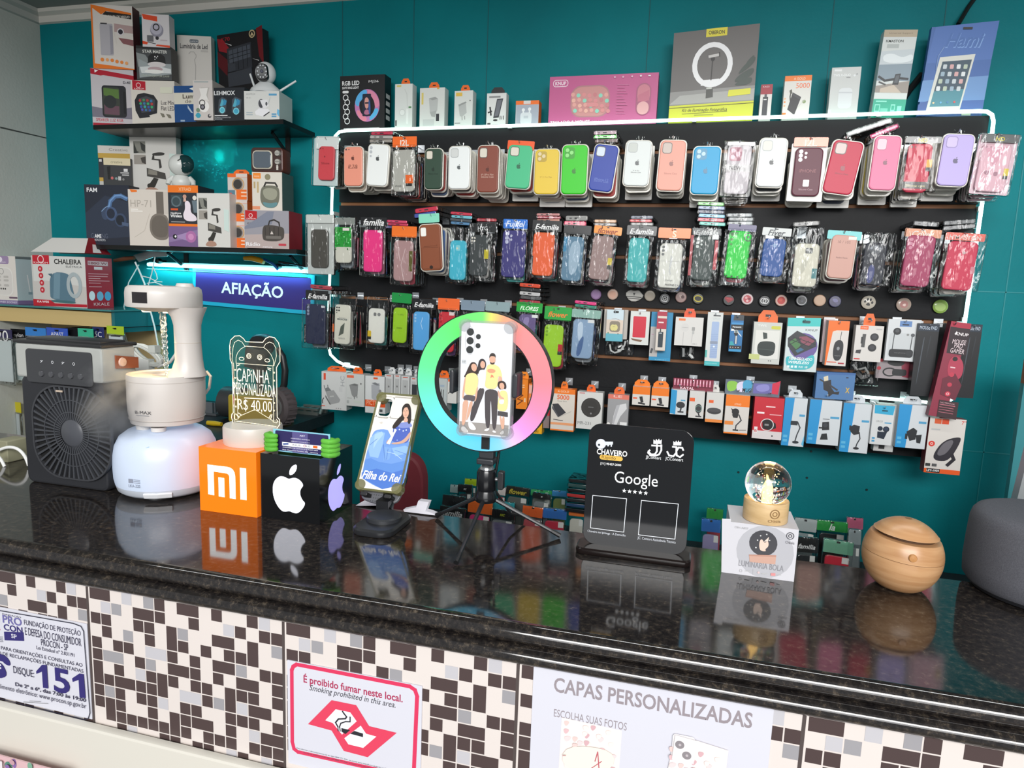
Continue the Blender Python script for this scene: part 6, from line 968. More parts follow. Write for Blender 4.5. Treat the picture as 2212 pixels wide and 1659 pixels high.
zd_, cd_, Yd_ = diffuser()
def humidifier():
    Yc = Yd_; c = oY(361, 860, Yc); k = rpx(361, 860, Yc); Rr = 86*k; zt = oY(361, 806, Yc).z; z0 = zd_; H = zt-z0
    base = Vector((c.x, Yc, z0)); t = thing('drop_humidifier', 'white C shaped water drop humidifier with digital display, standing on the glowing diffuser', 'humidifier', base)
    wm = M('c9c3be', .35)
    b = MB(); b.lathe([(0, .006), (.6*Rr, .006), (.78*Rr, .012), (.93*Rr, .12*H), (.985*Rr, .3*H), (Rr, .5*H), (Rr, H-.004), (.985*Rr, H), (.9*Rr, H), (.88*Rr, H-.002), (.35*Rr, H-.003), (.33*Rr, H-.006), (0, H-.006)], wm, n=64)
    b.lathe([(Rr*1.001, H-.0105), (Rr*1.003, H-.010), (Rr*1.001, H-.0095)], M('b4aca6'), n=64); b.lathe([(.975*Rr, .2*H), (.978*Rr, .204*H), (.98*Rr, .208*H)], M('b8b0aa'), n=64); b.build('tank', t)
    for a in (235, 290, 80):
        b = MB(); b.lathe([(0, 0), (.011, 0), (.012, .007), (0, .007)], M('d4d0cc'), (.62*Rr*math.cos(R(a)), .62*Rr*math.sin(R(a)), .0), 14); b.build('foot', t)
    va = math.atan2(-Yc, -c.x); vd = Matrix.Rotation(va+math.pi/2, 4, 'Z')
    b = MB(); b.T = vd @ Matrix.Rotation(R(-36), 4, 'Z') @ Matrix.Translation((0, -1.002*Rr, .36*H)) @ Matrix.Rotation(R(3), 4, 'X'); b.art('m 0 0 1 1; t .5 .35 1 .5 3a3a3e B-MAX; r .05 .8 .85 .9 8a8a8e', -.014, .005, .028, .01, 0); b.build('marking', t)
    # head
    zh0 = oY(355, 664, Yc).z-z0; zh1 = oY(355, 618, Yc).z-z0; Rh = 83*k; hx = oY(355, 640, Yc).x-c.x
    b = MB(); b.lathe([(0, zh0-.006), (.55*Rh, zh0-.006), (.8*Rh, zh0-.001), (.985*Rh, zh0+.001), (Rh, zh0+.004), (Rh, zh1-.012), (.975*Rh, zh1-.004), (.9*Rh, zh1), (0, zh1+.001)], wm, (hx, 0, 0), 64); b.build('head', t)
    b = MB(); b.lathe([(0, zh1+.006), (.012, zh1+.0055), (.014, zh1+.001), (.014, zh1)], wm, (hx+.03, .012, 0), 24); b.build('top_button', t)
    b = MB()
    for j in range(9):
        for i in range(1): pass
    zc = (zh0+zh1)/2-.001; aa = [R(-52+3.4*i) for i in range(9)]; hh_ = .0085
    V = []
    for a in aa:
        p = vd @ (Matrix.Rotation(a, 4, 'Z') @ Vector((0, -Rh*1.004, 0))); V += [(p.x+hx, p.y, zc-hh_), (p.x+hx, p.y, zc+hh_)]
    b.add(V, [(2*i, 2*i+2, 2*i+3, 2*i+1) for i in range(8)], M('2a2628', .12)); b.build('display', t)
    # column
    n = 32; V = []; secs = []
    zb = H-.002
    for f_, px, rx, ry in ((0, 398, 43, 46), (.04, 399, 41, 42), (.12, 401, 34, 36), (.24, 403, 29.5, 32), (.5, 402, 27.5, 31), (.74, 402, 28.5, 32), (.86, 402, 34, 36), (.94, 400, 42, 42), (1, 398, 48, 48)):
        z = zb+(zh0+.002-zb)*f_; x = oY(px, 730, Yc).x-c.x; secs.append((x, z))
        V += [(x+rx*k*math.cos(2*math.pi*i/n), .004+ry*k*math.sin(2*math.pi*i/n), z) for i in range(n)]
    b = MB(); b.add(V, [(j*n+i, j*n+(i+1) % n, (j+1)*n+(i+1) % n, (j+1)*n+i) for j in range(8) for i in range(n)], wm)
    zz = zb+(zh0-zb)*.5; xx = oY(402, 730, Yc).x-c.x
    b.lathe([(27.7*k, zz-.0006), (28.1*k, zz), (27.7*k, zz+.0006)], M('c4bab0'), (xx, .004, 0), 32, sy=31/27.5); b.build('column', t)
    # nozzles, warm lamp and the falling water
    for px in (326, 371):
        q = oY(px, 668, Yc).x-c.x; b = MB(); b.lathe([(0, zh0-.0085), (.006, zh0-.0085), (.007, zh0-.006), (0, zh0-.006)], M('fff0d0!3', .4), (q, -.01, 0), 16); b.build('led', t)
    wx = oY(352, 700, Yc).x-c.x; wt = film('water', 'f2f8f8', .10, .03, 260, 1.0, .004)
    pts = []; rr = []; N_ = 34
    for i in range(N_+1):
        f_ = i/N_; pts.append((wx+.004*f_, 0, zh0-.006+(H-.006-zh0+.006)*f_)); rr.append((.0052-.0016*f_)*(1+.22*math.sin(i*2.1))*(1 if f_ < .88 else .6))
    b = MB(); b.tube(pts, rr, wt, 10); wst = b.build('water_stream', t)
    l = bpy.data.lights.new('humidifier_lamp', 'SPOT'); l.energy = 1.6; l.color = (1, .7, .34); l.spot_size = R(96); l.spot_blend = .6; l.shadow_soft_size = .01
    o = bpy.data.objects.new('humidifier_lamp', l); COL.objects.link(o); o.location = (c.x+wx+.012, Yc-.004, z0+zh0-.012)
humidifier()
hm = [o for o in COL.objects if o.name.startswith('drop_humidifier')][0]
b = WB(hm.location); b.tube([oY(x, y, 1.0) for x, y in ((446, 802), (455, 813), (452, 838), (444, 850))], .0024, M('d8d8d6'), 8); b.build('power_cord', hm)
# ---- illuminated cubes
def cube(name, label, x0, x1, yf, col, src, side_src='', em=0, side=None):
    W = x1-x0; base = Vector(((x0+x1)/2, yf, CTR)); t = thing(name, label, 'sign cube', base)
    b = MB(); b.box(-W/2, 0, 0, W/2, W, W, M(col, .16, em=em, coat=.4)); b.build('box', t)
    b = MB(); b.art(src, -W/2, W, W, W, -.0002, rough=.3); b.build('emblem', t)
    if side_src:
        b = MB(); b.T = Matrix.Translation((W/2, 0, 0)) @ Matrix.Rotation(R(90), 4, 'Z'); b.art(side_src, 0, W, W, W, -.0002); b.build('side_emblem', t)
    return W
W1 = cube('sign_cube', 'bright orange cube with white letter emblem, glowing on the counter', -.7155, -.614, .855, 'f07410',
     'm 38 932 440 458 0 .115; r 0 0 1 1 f07410; p ffffff!1 105,1062 152,1067 152,1282 105,1275; p ffffff!1 105,1062 255,1079 280,1085 300,1098 313,1120 318,1145 318,1309 273,1303 273,1150 268,1135 255,1127 240,1124 152,1112 105,1108; p ffffff!1 188,1153 233,1159 233,1296 188,1290; p ffffff!1 355,1086 402,1092 402,1316 355,1310', em=.42)
W2 = cube('sign_cube', 'glossy black cube with a glowing white bitten apple emblem', -.611, -.511, .861, '101113', 'm 487 985 448 450 0 .14; a 708 1236 298 f2f4ff!1', 'm 0 0 1 1; a .5 .56 .62 aaa4ee!.85')
ZQ = CTR+.1016
# ---- bear shaped edge lit lamp
def bear():
    Yc = .912; c = oY(547, 945, Yc); k = rpx(547, 945, Yc); Rr = 65*k; H = .029
    base = Vector((c.x, Yc, ZQ)); t = thing('acrylic_lamp', 'clear bear shaped acrylic price lamp on a round white base', 'lamp', base)
    b = MB(); b.lathe([(0, 0), (.98*Rr, 0), (Rr, .002), (Rr, H-.003), (.97*Rr, H), (0, H)], M('cbc3bb', .35), n=56); b.build('base', t)
    OUT = '455,1385 425,1290 430,1238 455,1215 455,470 425,400 420,200 440,110 510,52 590,52 650,100 680,145 955,165 1000,110 1060,86 1140,105 1200,180 1222,260 1220,460 1165,545 1165,1290 1202,1330 1205,1400 1150,1475'
    a0 = oY(497, 727, Yc); a1 = oY(605.5, 727, Yc); W = a1.x-a0.x; zt = oY(515, 727, Yc).z; zb = ZQ+H-.004; Hh = zt-zb
    P = []
    for q in OUT.split():
        x, y = map(float, q.split(',')); y -= .1*(x-420); P.append((a0.x-c.x+(x-420)/800*W, max(Hh*(1-(y-50)/1350), 0)+H-.004))
    ac_ = film('acrylic', 'f6f2e6', .02, .05, 3, 0, .01)
    b = MB(); b.prism(P, -.0015, .0015, ac_); pl_ = b.build('acrylic_plate', t)
    E = 'fff2d0!.95'
    src = 'm 420 50 800 1350 0 .1; l %s 9 %s; ' % (E, ' '.join(OUT.split()+[OUT.split()[0]]))
    src += ';'.join(['l %s 5 %s' % (E, q) for q in ('480,1360 480,480 455,400 475,230 500,150 560,115 620,145 670,215 600,250 545,310 520,380 520,460 1115,520 1120,440 1080,350 1020,280 965,240 1000,190 1060,165 1120,190 1160,260 1165,380 1125,520', '670,210 965,240', '530,470 530,1290', '1110,530 1110,1310', '500,1345 1150,1430', '500,1375 1140,1450', '530,1280 810,1170 1090,1340', '500,1230 470,1250 470,1310 500,1320 540,1310 530,1260 500,1230', '1110,1310 1100,1360 1150,1380 1180,1350 1150,1320')])
    src += ';' + ';'.join('oe %d %d 42 27 7 %s' % (x, y, E) for x, y in ((612, 397), (1022, 435))) + ';' + ';'.join('o %d %d %d 7 %s' % (x, y, r_, E) for x, y in ((730, 360), (903, 383)) for r_ in (38, 20))
    src += ';' + ';'.join('o %d %d 12 5 %s' % (x, y, E) for x, y in ((505, 560), (505, 680), (505, 800), (505, 1010), (505, 1120), (1130, 620), (1130, 740), (1125, 1075), (1120, 1190)))
    src += '; tn 790 660 520 200 fff6e0!1 CAPiNHA; tn 808 868 680 180 fff6e0!1 PERSONALiZADA; tn 815 1120 545 185 fff6e0!1 R$ 40,00; l %s 12 650,990 1090,1020; l %s 10 535,500 580,485; l %s 10 1030,545 1080,560; l %s 10 1035,565 1075,585; l %s 9 510,1240 560,1290; l %s 9 540,1215 595,1250; l %s 9 1040,1300 1070,1250; l %s 9 1070,1310 1090,1245' % ((E,)*8)
    b = MB(); b.art(src, a0.x-c.x, H-.004+Hh, W, Hh, -.0017, eps=3e-5); b.build('engraving', t)
bear()
# ---- business card in green hands
def cardholder():
    Yc = .872; a, W, H = fit(591, 926, 713, 992, Yc); z0 = ZQ+.001; H = a.z+H-z0; cx = a.x+W/2
    base = Vector((cx, Yc+.012, ZQ)); t = thing('card_holder', 'green toy hands holder gripping a card on the black cube', 'card holder', base)
    gm = m_wall('green_rubber', '5aa838', '68b846', 20, .45, .02)
    for sx in (-1, 1):
        hx = cx+sx*W*.5; b = WB(base)
        for i in range(4):
            zc = z0+.0045+i*.0066; xr_ = [.017, .0185, .0185, .017][i]
            P = [(hx-sx*.008, Yc-.0055, zc), (hx-sx*.003, Yc-.0085, zc), (hx+sx*.004, Yc-.0085, zc), (hx+sx*.009, Yc-.004, zc), (hx+sx*.0095, Yc+.006, zc)]
            b.tube(P, [.0038, .0043, .0045, .0044, .0042], gm, 10)
            for q in (P[0], P[-1]): b.lathe([(.0038*math.sin(R(a_)), -.0038*math.cos(R(a_))) for a_ in range(0, 181, 30)], gm, q, 10)
        b.tube([(hx+sx*.002, Yc+.006, z0+.006), (hx+sx*.002, Yc+.008, z0+.023)], [.0085, .008], gm, 12)
        b.tube([(hx+sx*.006, Yc+.006, z0+.022), (hx-sx*.006, Yc+.005, z0+.025), (hx-sx*.014, Yc+.0045, z0+.024)], [.0045, .004, .0032], gm, 10)
        b.build('hand', t)
    b = WB(base); b.box(cx-W*.5, Yc+.012, ZQ, cx+W*.5, Yc+.017, ZQ+.008, gm); b.build('base', t)
    cdm = MB(); cdm.box(-W/2, 0, 0, W/2, .0006, H, M('8cc8dc', .25))
    cdm.art('m 592 775 420 232; r 608 788 1000 996 2b2558 10; r 735 786 850 1003 5a5488; tb 810 820 40 14 e8e8f4 ART; t 795 855 140 14 e8e8f4 CHAVEIRO RÁPIDO; t 795 886 140 12 e8e8f4 @jjconcert; r 660 903 960 943 f0f2f6; l 1c3a8a 9 670,925 705,918; t 765 922 62 16 26262c ASUS; o 828 922 9 3 a02848; t 855 922 30 16 33333a LG; r 890 908 922 934 e86a1a; tb 795 958 262 13 e8e8f4 CHAVEIRO 24 HORAS  [11] 95427-2000; tb 795 983 262 13 e8e8f4 Rua Clemente Pereira, 306 - Ipiranga', -W/2, H, W, H, -.0001)
    o = cdm.build('business_card'); o.location = (cx, Yc, z0); tag(o, 'navy and pale blue business card held by the green hands', 'card')
cardholder()
# ---- printed phone on its folding stand
def phonestand():
    a = oZ(757, 1152, CTR); b_ = oZ(842, 1168, CTR); c_ = oZ(895, 1128, CTR)
    x0, x1, y0, y1 = a.x, c_.x-.004, min(a.y, b_.y), c_.y+.012
    cx, cy = (x0+x1)/2, (y0+y1)/2; base = Vector((cx, cy, CTR))
    t = thing('phone_stand', 'black folding phone stand with a square base and pivoting arm', 'phone stand', base)
    dm = M('26272a', .35); dm2 = M('303236', .4)
    b = WB(base); b.T = b.T @ Matrix.Translation((cx, cy, CTR)) @ Matrix.Rotation(R(-90), 4, 'X'); b.prism(rrect(x1-x0, y1-y0, .02, 6), -.0, -.011, dm, .003); b.build('base', t)
    b = WB(base); b.art('m 0 0 1 1; t .5 .5 1 1 aaa KAPBOM', 0, 0, .012, .003, 0); b.T = None
    b = MB(); b.lathe([(0, .018), (.024, .018), (.026, .016), (.026, .011), (0, .011)], dm2, (0, .004, 0), 32); b.build('turntable', t)
    # phone geometry from its two end points
    pb, pt_ = (815, 1062), (864, 851); rb, rt = ray(*pb), ray(*pt_); q = (rb.x/rb.y)/(rt.x/rt.y)
    L_ = .163; zb1 = rb.z/rb.y; zt1 = rt.z/rt.y*q
    Y0 = L_/math.hypot(q-1, zt1-zb1); A = Vector((rb.x/rb.y*Y0, Y0, CAM.z+zb1*Y0)); B = Vector((A.x, Y0*q, CAM.z+zt1*Y0)); up = (B-A).normalized()
    th = math.atan2(B.y-A.y, B.z-A.z); nrm = Vector((0, math.cos(th), -math.sin(th)))
    W = mpx(815, 960, (A.y+B.y)/2)*94
    tp = thing('printed_phone_case', 'white phone case printed with a girl in a blue gown, resting on the black stand', 'phone case', A, (R(-math.degrees(th)), 0, 0))
    olive = M('77754e', .15, alpha=.72)
    b = MB(); P = rrect(W, L_, .012, 6, 0, L_/2); Q = rrect(W-.006, L_-.006, .010, 6, 0, L_/2); b.frame(P, Q, -.0012, .0105, olive)
    for sx in (-1, 1):
        for z in (.008, L_-.008): b.lathe([(0, -.0022), (.0085, -.0016), (.0095, .004), (.0095, .01), (0, .0115)], olive, (sx*(W/2-.007), 0, z), 16, axis='y')
    b.build('bumper', tp)
    w2, l2 = W-.006, L_-.006; ux0, ux1, v0, v1 = .07, .36, .045, .235
    b = MB(); X = lambda u: -w2/2+u*w2; Z = lambda v: .003+l2*(1-v); pm = M('e9e4dc', .3)
    rr = rrect(w2*(ux1-ux0), l2*(v1-v0), .006, 6, X((ux0+ux1)/2), Z((v0+v1)/2)); big = rrect(w2*(ux1-ux0+.09), l2*(v1-v0+.055), .009, 6, X((ux0+ux1)/2), Z((v0+v1)/2))
    b.frame(big, rr, 0, .002, pm)
    e0, e1, f0, f1 = ux0-.04, ux1+.04, v0-.02, v1+.02
    for (u0, u1, q0, q1) in ((0.03, .97, 0, f0), (0, e0, f0-.012, f1), (e1, 1, f0-.012, f1), (0, 1, f1-.008, 1)): b.box(X(u0), 0, Z(q1), X(u1), .002, Z(q0), pm)
    b.art('m 400 90 560 1318 .29 .12; P 6f98d8 270,640 330,590 480,590 560,680 760,760 780,800 740,1000 700,1150 660,1290 500,1350 360,1390 230,1330 95,1240 130,1080 190,860; p 5d8ad0 150,1000 230,980 330,1030 500,1060 640,1030 720,1010 650,1310 560,1350 360,1390 95,1240; p 4a74c4 100,1170 300,1120 500,1180 680,1130 630,1330 360,1390 95,1240; p 8fb4e8 240,700 340,620 440,640 400,800 330,980 220,960 200,850; p a4c4ee 300,660 400,620 420,660 330,760 270,860; p 8cb2e6 520,850 700,820 760,850 700,930 560,960; p 7aa2de 420,830 520,850 480,1000 400,1020; l 4a72b8 7 410,800 420,1010; l 4a72b8 6 330,720 230,800; l 5a82c8 6 560,880 720,940; l 4a72b8 6 470,860 440,1000; l bcd4f4 6 450,900 560,930 640,1000; P 4c62b4 560,560 620,520 760,540 790,600 760,760 700,790 540,770 520,730 545,650; P 7f8cc8 600,530 680,500 790,500 820,560 760,580 640,580; c 640 600 10 c8d4f0; c 690 620 10 c8d4f0; c 730 610 10 c8d4f0; c 600 745 9 8aa4e0; P caa08c 770,640 800,640 740,760 640,800 520,800 520,780 640,770 720,710; P caa08c 455,760 500,720 520,760 500,805 450,790; P 2f2724 740,240 790,240 815,290 812,420 800,500 770,540 750,480 690,470 640,540 560,600 540,560 600,480 640,440 690,400 690,300; P d8ab94 700,310 740,275 775,300 785,370 765,430 725,450 700,410; P d8ab94 715,440 760,440 765,500 700,500; P 2f2724 735,250 780,250 800,330 790,330 770,290 720,300 692,400 690,330; c 722 345 5 4a3a34; c 758 342 5 4a3a34; l b4584e 6 728,405 752,402; l b88a74 4 742,350 738,385; l e8e4e0 7 740,240 755,215 770,230 785,212 800,240; p f6f4f2 480,590 530,590 540,640 560,640 575,590 605,605 560,680 500,800 455,790 520,690; tbi 362 1225 520 110 ffffff Filha do Rei; P cfc8c0 360,500 420,480 410,520', -w2/2, .003+l2, w2, l2, -.0002, eps=3e-5)
    b.build('printed_back', tp)
    # cradle and arm of the stand behind the phone
    Mt = Matrix.Translation(-base) @ Matrix.Translation(A) @ Matrix.Rotation(-th, 4, 'X')
    b = MB(); b.T = Mt; b.prism(smooth([(-.036, .05), (.036, .05), (.036, .0), (.026, -.016), (-.026, -.016), (-.036, .0)], 2), .013, .019, M('5a5b60', .5), .002)
    for i in range(12):
        for j in range(3): b.lathe([(0, -.0002), (.0009, -.0001)], M('2c2c30'), (-.022+i*.004, .0128, -.013+j*.005), 6, axis='y')
    b.build('cradle', t)
    for sx in (-1, 1):
        b = MB(); b.T = Mt; b.prism(rrect(.012, .006, .002, 3, sx*.02, -.006), -.004, .015, M('1b1b1d', .5), .001); b.build('lip', t)
    b = MB(); m1 = Mt @ Vector((0, .034, .03)); tt = Vector((-.012, .034, .014)); pv = Vector((-.02, m1.y+.004, .05))
    b.tube([tt, pv, m1], [.011, .0115, .010], M('17181a', .3), 12); b.build('arm', t)
    b = MB(); b.lathe([(0, -.017), (.011, -.017), (.011, .017), (0, .017)], M('1e1f22', .3), pv, 20, axis='x'); b.box(-.024, .026, .012, -.004, .046, .03, M('1e1f22', .3)); b.build('hinge', t)
phonestand()
# ---- ring light on its tripod
def ringlight():
    Yc = .925; c = oY(1047, 825, Yc); k = mpx(1047, 825, Yc); Ro = 144*k; Ri = 106*k
    g = oZ(1048, 1158, CTR); base = Vector((c.x, Yc, CTR)); gx = oY(1050, 1060, Yc).x
    t = thing('ring_light', 'coloured LED ring light on a small black tripod, centre of the counter', 'ring light', base)
    mt, nt, bs, N, L = nodes('coloured_led_diffuser')
    tc = N('ShaderNodeTexCoord'); sp = N('ShaderNodeSeparateXYZ'); L(tc.outputs['Object'], sp.inputs[0])
    sz = N('ShaderNodeMath', operation='SUBTRACT'); sz.inputs[1].default_value = c.z-CTR; L(sp.outputs[2], sz.inputs[0])
    at = N('ShaderNodeMath', operation='ARCTAN2'); L(sp.outputs[0], at.inputs[0]); L(sz.outputs[0], at.inputs[1])
    mm = N('ShaderNodeMath', operation='MULTIPLY_ADD'); mm.inputs[1].default_value = 1/(2*math.pi); mm.inputs[2].default_value = .5; L(at.outputs[0], mm.inputs[0])
    rp = ramp(N, [(0, '52ccf8'), (.1, '56dcf8'), (.2, '58eccc'), (.28, '4eec90'), (.42, '48e85c'), (.495, '62ea62'), (.515, 'e0e05a'), (.545, 'f8a070'), (.6, 'f88484'), (.74, 'f87c88'), (.82, 'f884b4'), (.88, 'f094e4'), (.915, 'eec4f8'), (.95, '84d4f8'), (1, '52ccf8')]); L(mm.outputs[0], rp.inputs[0])
    L(rp.outputs[0], bs.inputs['Emission Color']); bs.inputs['Emission Strength'].default_value = 1.25
    bs.inputs['Base Color'].default_value = (.05, .05, .05, 1); bs.inputs['Roughness'].default_value = .5
    n = 72; cz = c.z-CTR; Cc = lambda r_: circ(r_, n, 0, cz)
    b = MB(); b.frame(Cc(Ro), Cc(Ri), -.008, -.006, mt); b.build('light_diffuser', t)
    b = MB(); b.frame(Cc(Ro+.0014), Cc(Ri-.0014), -.006, .006, M('17181a', .35)); b.frame(Cc(Ro+.0014), Cc(Ro), -.0085, -.006, M('17181a', .35)); b.frame(Cc(Ri), Cc(Ri-.0014), -.0085, -.006, M('17181a', .35)); b.build('ring_housing', t)
    bk = M('1d1e21', .35); dg = M('2c2e33', .4)
    zr = cz-Ro
    zs0 = oY(1050, 1000, Yc).z-CTR; zb0 = oY(1048, 1016, Yc).z-CTR; zb1 = oY(1048, 1058, Yc).z-CTR; zq = oY(1048, 1082, Yc).z-CTR; X = gx-c.x
    b = MB(); b.box(X-.011, -.006, zs0+.008, X+.011, .008, zr+.004, dg, .002); b.prism(rrect(.026, .009, .002, 3, X, zs0+.004), -.012, .012, dg, .002); b.build('stem', t)
    b = MB(); b.lathe([(.0035, zb0-.002), (.0035, zs0)], M('c8c9cc', .2, .9), (X, 0, 0), 16); b.lathe([(.011*math.sin(R(a)), zb0+.001-.011*math.cos(R(a))) for a in range(0, 181, 12)], M('b8babd', .2, .9), (X, 0, 0), 28); b.build('ball_joint', t)
    b = MB(); b.lathe([(0, zb1), (.0135, zb1), (.0145, zb1+.002), (.0145, zb0-.003), (.0125, zb0+.002), (.0095, zb0+.003), (0, zb0+.003)], M('17181b', .22), (X, 0, 0), 36); b.build('head_body', t)
    b = MB(); b.lathe([(0, zq), (.015, zq), (.0165, zq+.002), (.0165, zq+.008), (.013, zb1+.001), (0, zb1+.001)], M('17181b', .22), (X, 0, 0), 36); b.build('collar', t)
    kz = oY(1078, 1036, Yc).z-CTR
    b = MB(); b.tube([(X+.012, 0, kz), (X+.019, 0, kz)], .003, M('c0c2c4', .25, .9), 10); b.box(X+.018, -.006, kz-.014, X+.027, .006, kz+.013, M('222326', .4), .002); kn = b.build('locking_knob', t)
    for (px, py) in ((985, 1222), (1210, 1163), (943, 1118)):
        f_ = oZ(px, py, CTR); e = Vector((f_.x-c.x, f_.y-Yc, .004)); s_ = Vector((X, 0, zq+.004)); d = (e-s_); s_ = s_+Vector((d.x, d.y, 0)).normalized()*.013
        b = MB(); b.tube([s_, s_+(e-s_)*.88], [.0034, .0026], bk, 8); lg = b.build('leg', t)
        b = MB(); b.tube([s_+(e-s_)*.86, e], [.0032, .0038], M('101113', .5), 8); b.build('rubber_foot', lg)
    # phone clamp
    pz = oY(1050, 820, Yc).z-CTR
    b = MB(); b.box(X-.05, -.02, pz-.012, X+.05, -.009, pz+.012, bk, .002); b.box(X-.006, -.012, cz-Ro+.004, X+.006, -.0085, pz, bk); b.build('clamp_bar', t)
    for px, w_ in ((980, 9), (1115.5, 11)):
        q = oY(px, 822, .89); b = MB(); b.box(q.x-c.x-w_*k*.5, .89-Yc-.01, pz-.017, q.x-c.x+w_*k*.5, .89-Yc+.022, pz+.017, dg, .003); b.build('clamp_jaw', t)
    p = [oY(x, y, Yc+.012)-base for x, y in ((1079, 966), (1076, 990), (1071, 1020), (1070, 1060))]; p += [Vector((p[-1].x+.02, .03, .02)), Vector((p[-1].x+.04, .07, .004))]
    b = MB(); b.tube(p, .0022, M('111214'), 8); b.build('power_cable', t)
    # family phone case
    Yp = .887; a0 = oY(990, 800, Yp); kk = mpx(1047, 820, Yp); W = 118*kk; zt = oY(1053, 694, Yp).z; zb = oY(1045, 944, Yp).z; Hh = zt-zb; cx = oY(1049, 820, Yp).x
    tp = thing('printed_phone_case', 'clear phone case printed with a smiling family of four, clamped in the ring light', 'phone case', (cx, Yp, zb))
    cl = M('a4a8aa', .1, alpha=.34)
    b = MB(); b.frame(rrect(W, Hh, .012, 6, 0, Hh/2), rrect(W-.005, Hh-.005, .010, 6, 0, Hh/2), -.0012, .009, cl)
    for sx in (-1, 1):
        for z in (.007, Hh-.007): b.lathe([(0, -.002), (.0085, -.0015), (.009, .004), (.009, .009), (0, .01)], cl, (sx*(W/2-.007), 0, z), 16, axis='y')
    b.build('bumper', tp)
    w2, l2 = W-.005, Hh-.005
    b = MB(); b.prism(rrect(w2, l2, .010, 6, 0, Hh/2), 0, .002, M('dcdde2', .3))
    SK = 'd6a890'; YL = 'ecd894'; GR = '4c4648'
    b.art('m 205 90 690 1445 .036 .004; p 9a9490 165,1375 835,1375 820,1520 160,1520; p e8e9ee 200,1100 850,1100 838,1378 170,1378; oe 318 325 66 180 4 a8aab0; c 322 212 48 2b2f30; c 318 325 48 2b2f30; c 312 440 48 2b2f30; c 430 268 33 2b2f30; c 424 383 33 2b2f30; r 205 572 262 620 c4c8cc; t 233 598 44 26 888 HP; '
          'P 8c8884 300,1370 330,1370 340,1410 300,1420; P %s 520,930 690,930 690,1050 670,1450 610,1450 600,1080 590,1080 585,1440 520,1440 510,1050; P %s 430,920 510,920 500,1000 440,1140 400,1260 350,1370 305,1360 330,1200 370,1110; '.replace('%s', GR) % ()
          + 'P 3a3436 420,640 440,560 490,540 530,575 535,640 500,700 440,740 400,740; P f0ecea 430,700 500,680 530,700 525,800 510,925 435,925 430,820; P %s 455,600 480,570 515,585 522,630 505,665 475,668 455,640; P %s 535,630 600,605 640,605 720,640 755,780 720,790 690,740 690,925 505,925 535,780; P %s 580,500 620,478 655,500 662,560 645,600 615,612 590,600 575,550; P 3c332f 575,500 600,468 640,465 662,490 662,530 650,505 590,505 580,540; P 4a3a34 585,575 615,595 650,575 645,605 615,615 590,605; P %s 700,740 750,770 745,830 720,900 690,900; P d89a78 545,680 590,665 640,670 665,690 640,720 560,720; p d88a6a 600,740 625,745 640,780 620,770 590,785; P 3a2c28 300,650 330,600 380,592 415,630 420,740 410,800 380,800 350,740 290,790 225,800 260,740; P %s 330,640 360,610 400,625 412,670 390,715 355,710 335,680; '.replace('%s', '{}').format(SK, YL, SK, SK, SK)
          + 'P {Y} 250,770 330,730 400,740 430,800 420,900 385,1030 235,1025 245,900; P {S} 245,790 260,800 240,950 225,1070 205,1080 215,950; P {S} 410,900 425,920 400,1080 375,1110 375,1060; P 5a5256 235,1020 385,1025 390,1060 365,1110 310,1090 215,1100; P {S} 215,1095 300,1090 270,1250 240,1420 195,1440 205,1250; P {S} 310,1095 360,1105 320,1250 270,1360 255,1350; P 3a2c28 685,880 690,830 740,805 795,825 808,890 790,920 760,900 720,930; P {S} 710,850 750,830 780,860 775,910 740,925 715,900; P {Y} 720,940 780,930 825,960 825,1200 690,1200 685,1120 700,1050; P {S} 690,930 710,950 730,1010 780,1030 770,1050 710,1040 690,990; P f2ece4 705,1060 780,1040 770,1110 710,1110; p 4a4648 690,1200 825,1210 825,1270 685,1260; P {S} 710,1265 740,1265 765,1430 740,1440; P {S} 750,1265 785,1265 775,1440 750,1420; P eeeae8 195,1440 240,1440 300,1510 230,1520 185,1490; P eeeae8 280,1370 330,1370 400,1450 380,1480 300,1470; P e4e0de 490,1470 560,1430 585,1440 550,1480; P e4e0de 610,1470 640,1455 680,1480 640,1492; P e4e0de 715,1490 760,1440 780,1480 740,1510'.format(Y=YL, S=SK),
          -w2/2, Hh-.0025, w2, l2, -.0002, eps=3e-5)
    b.build('printed_back', tp)
ringlight()
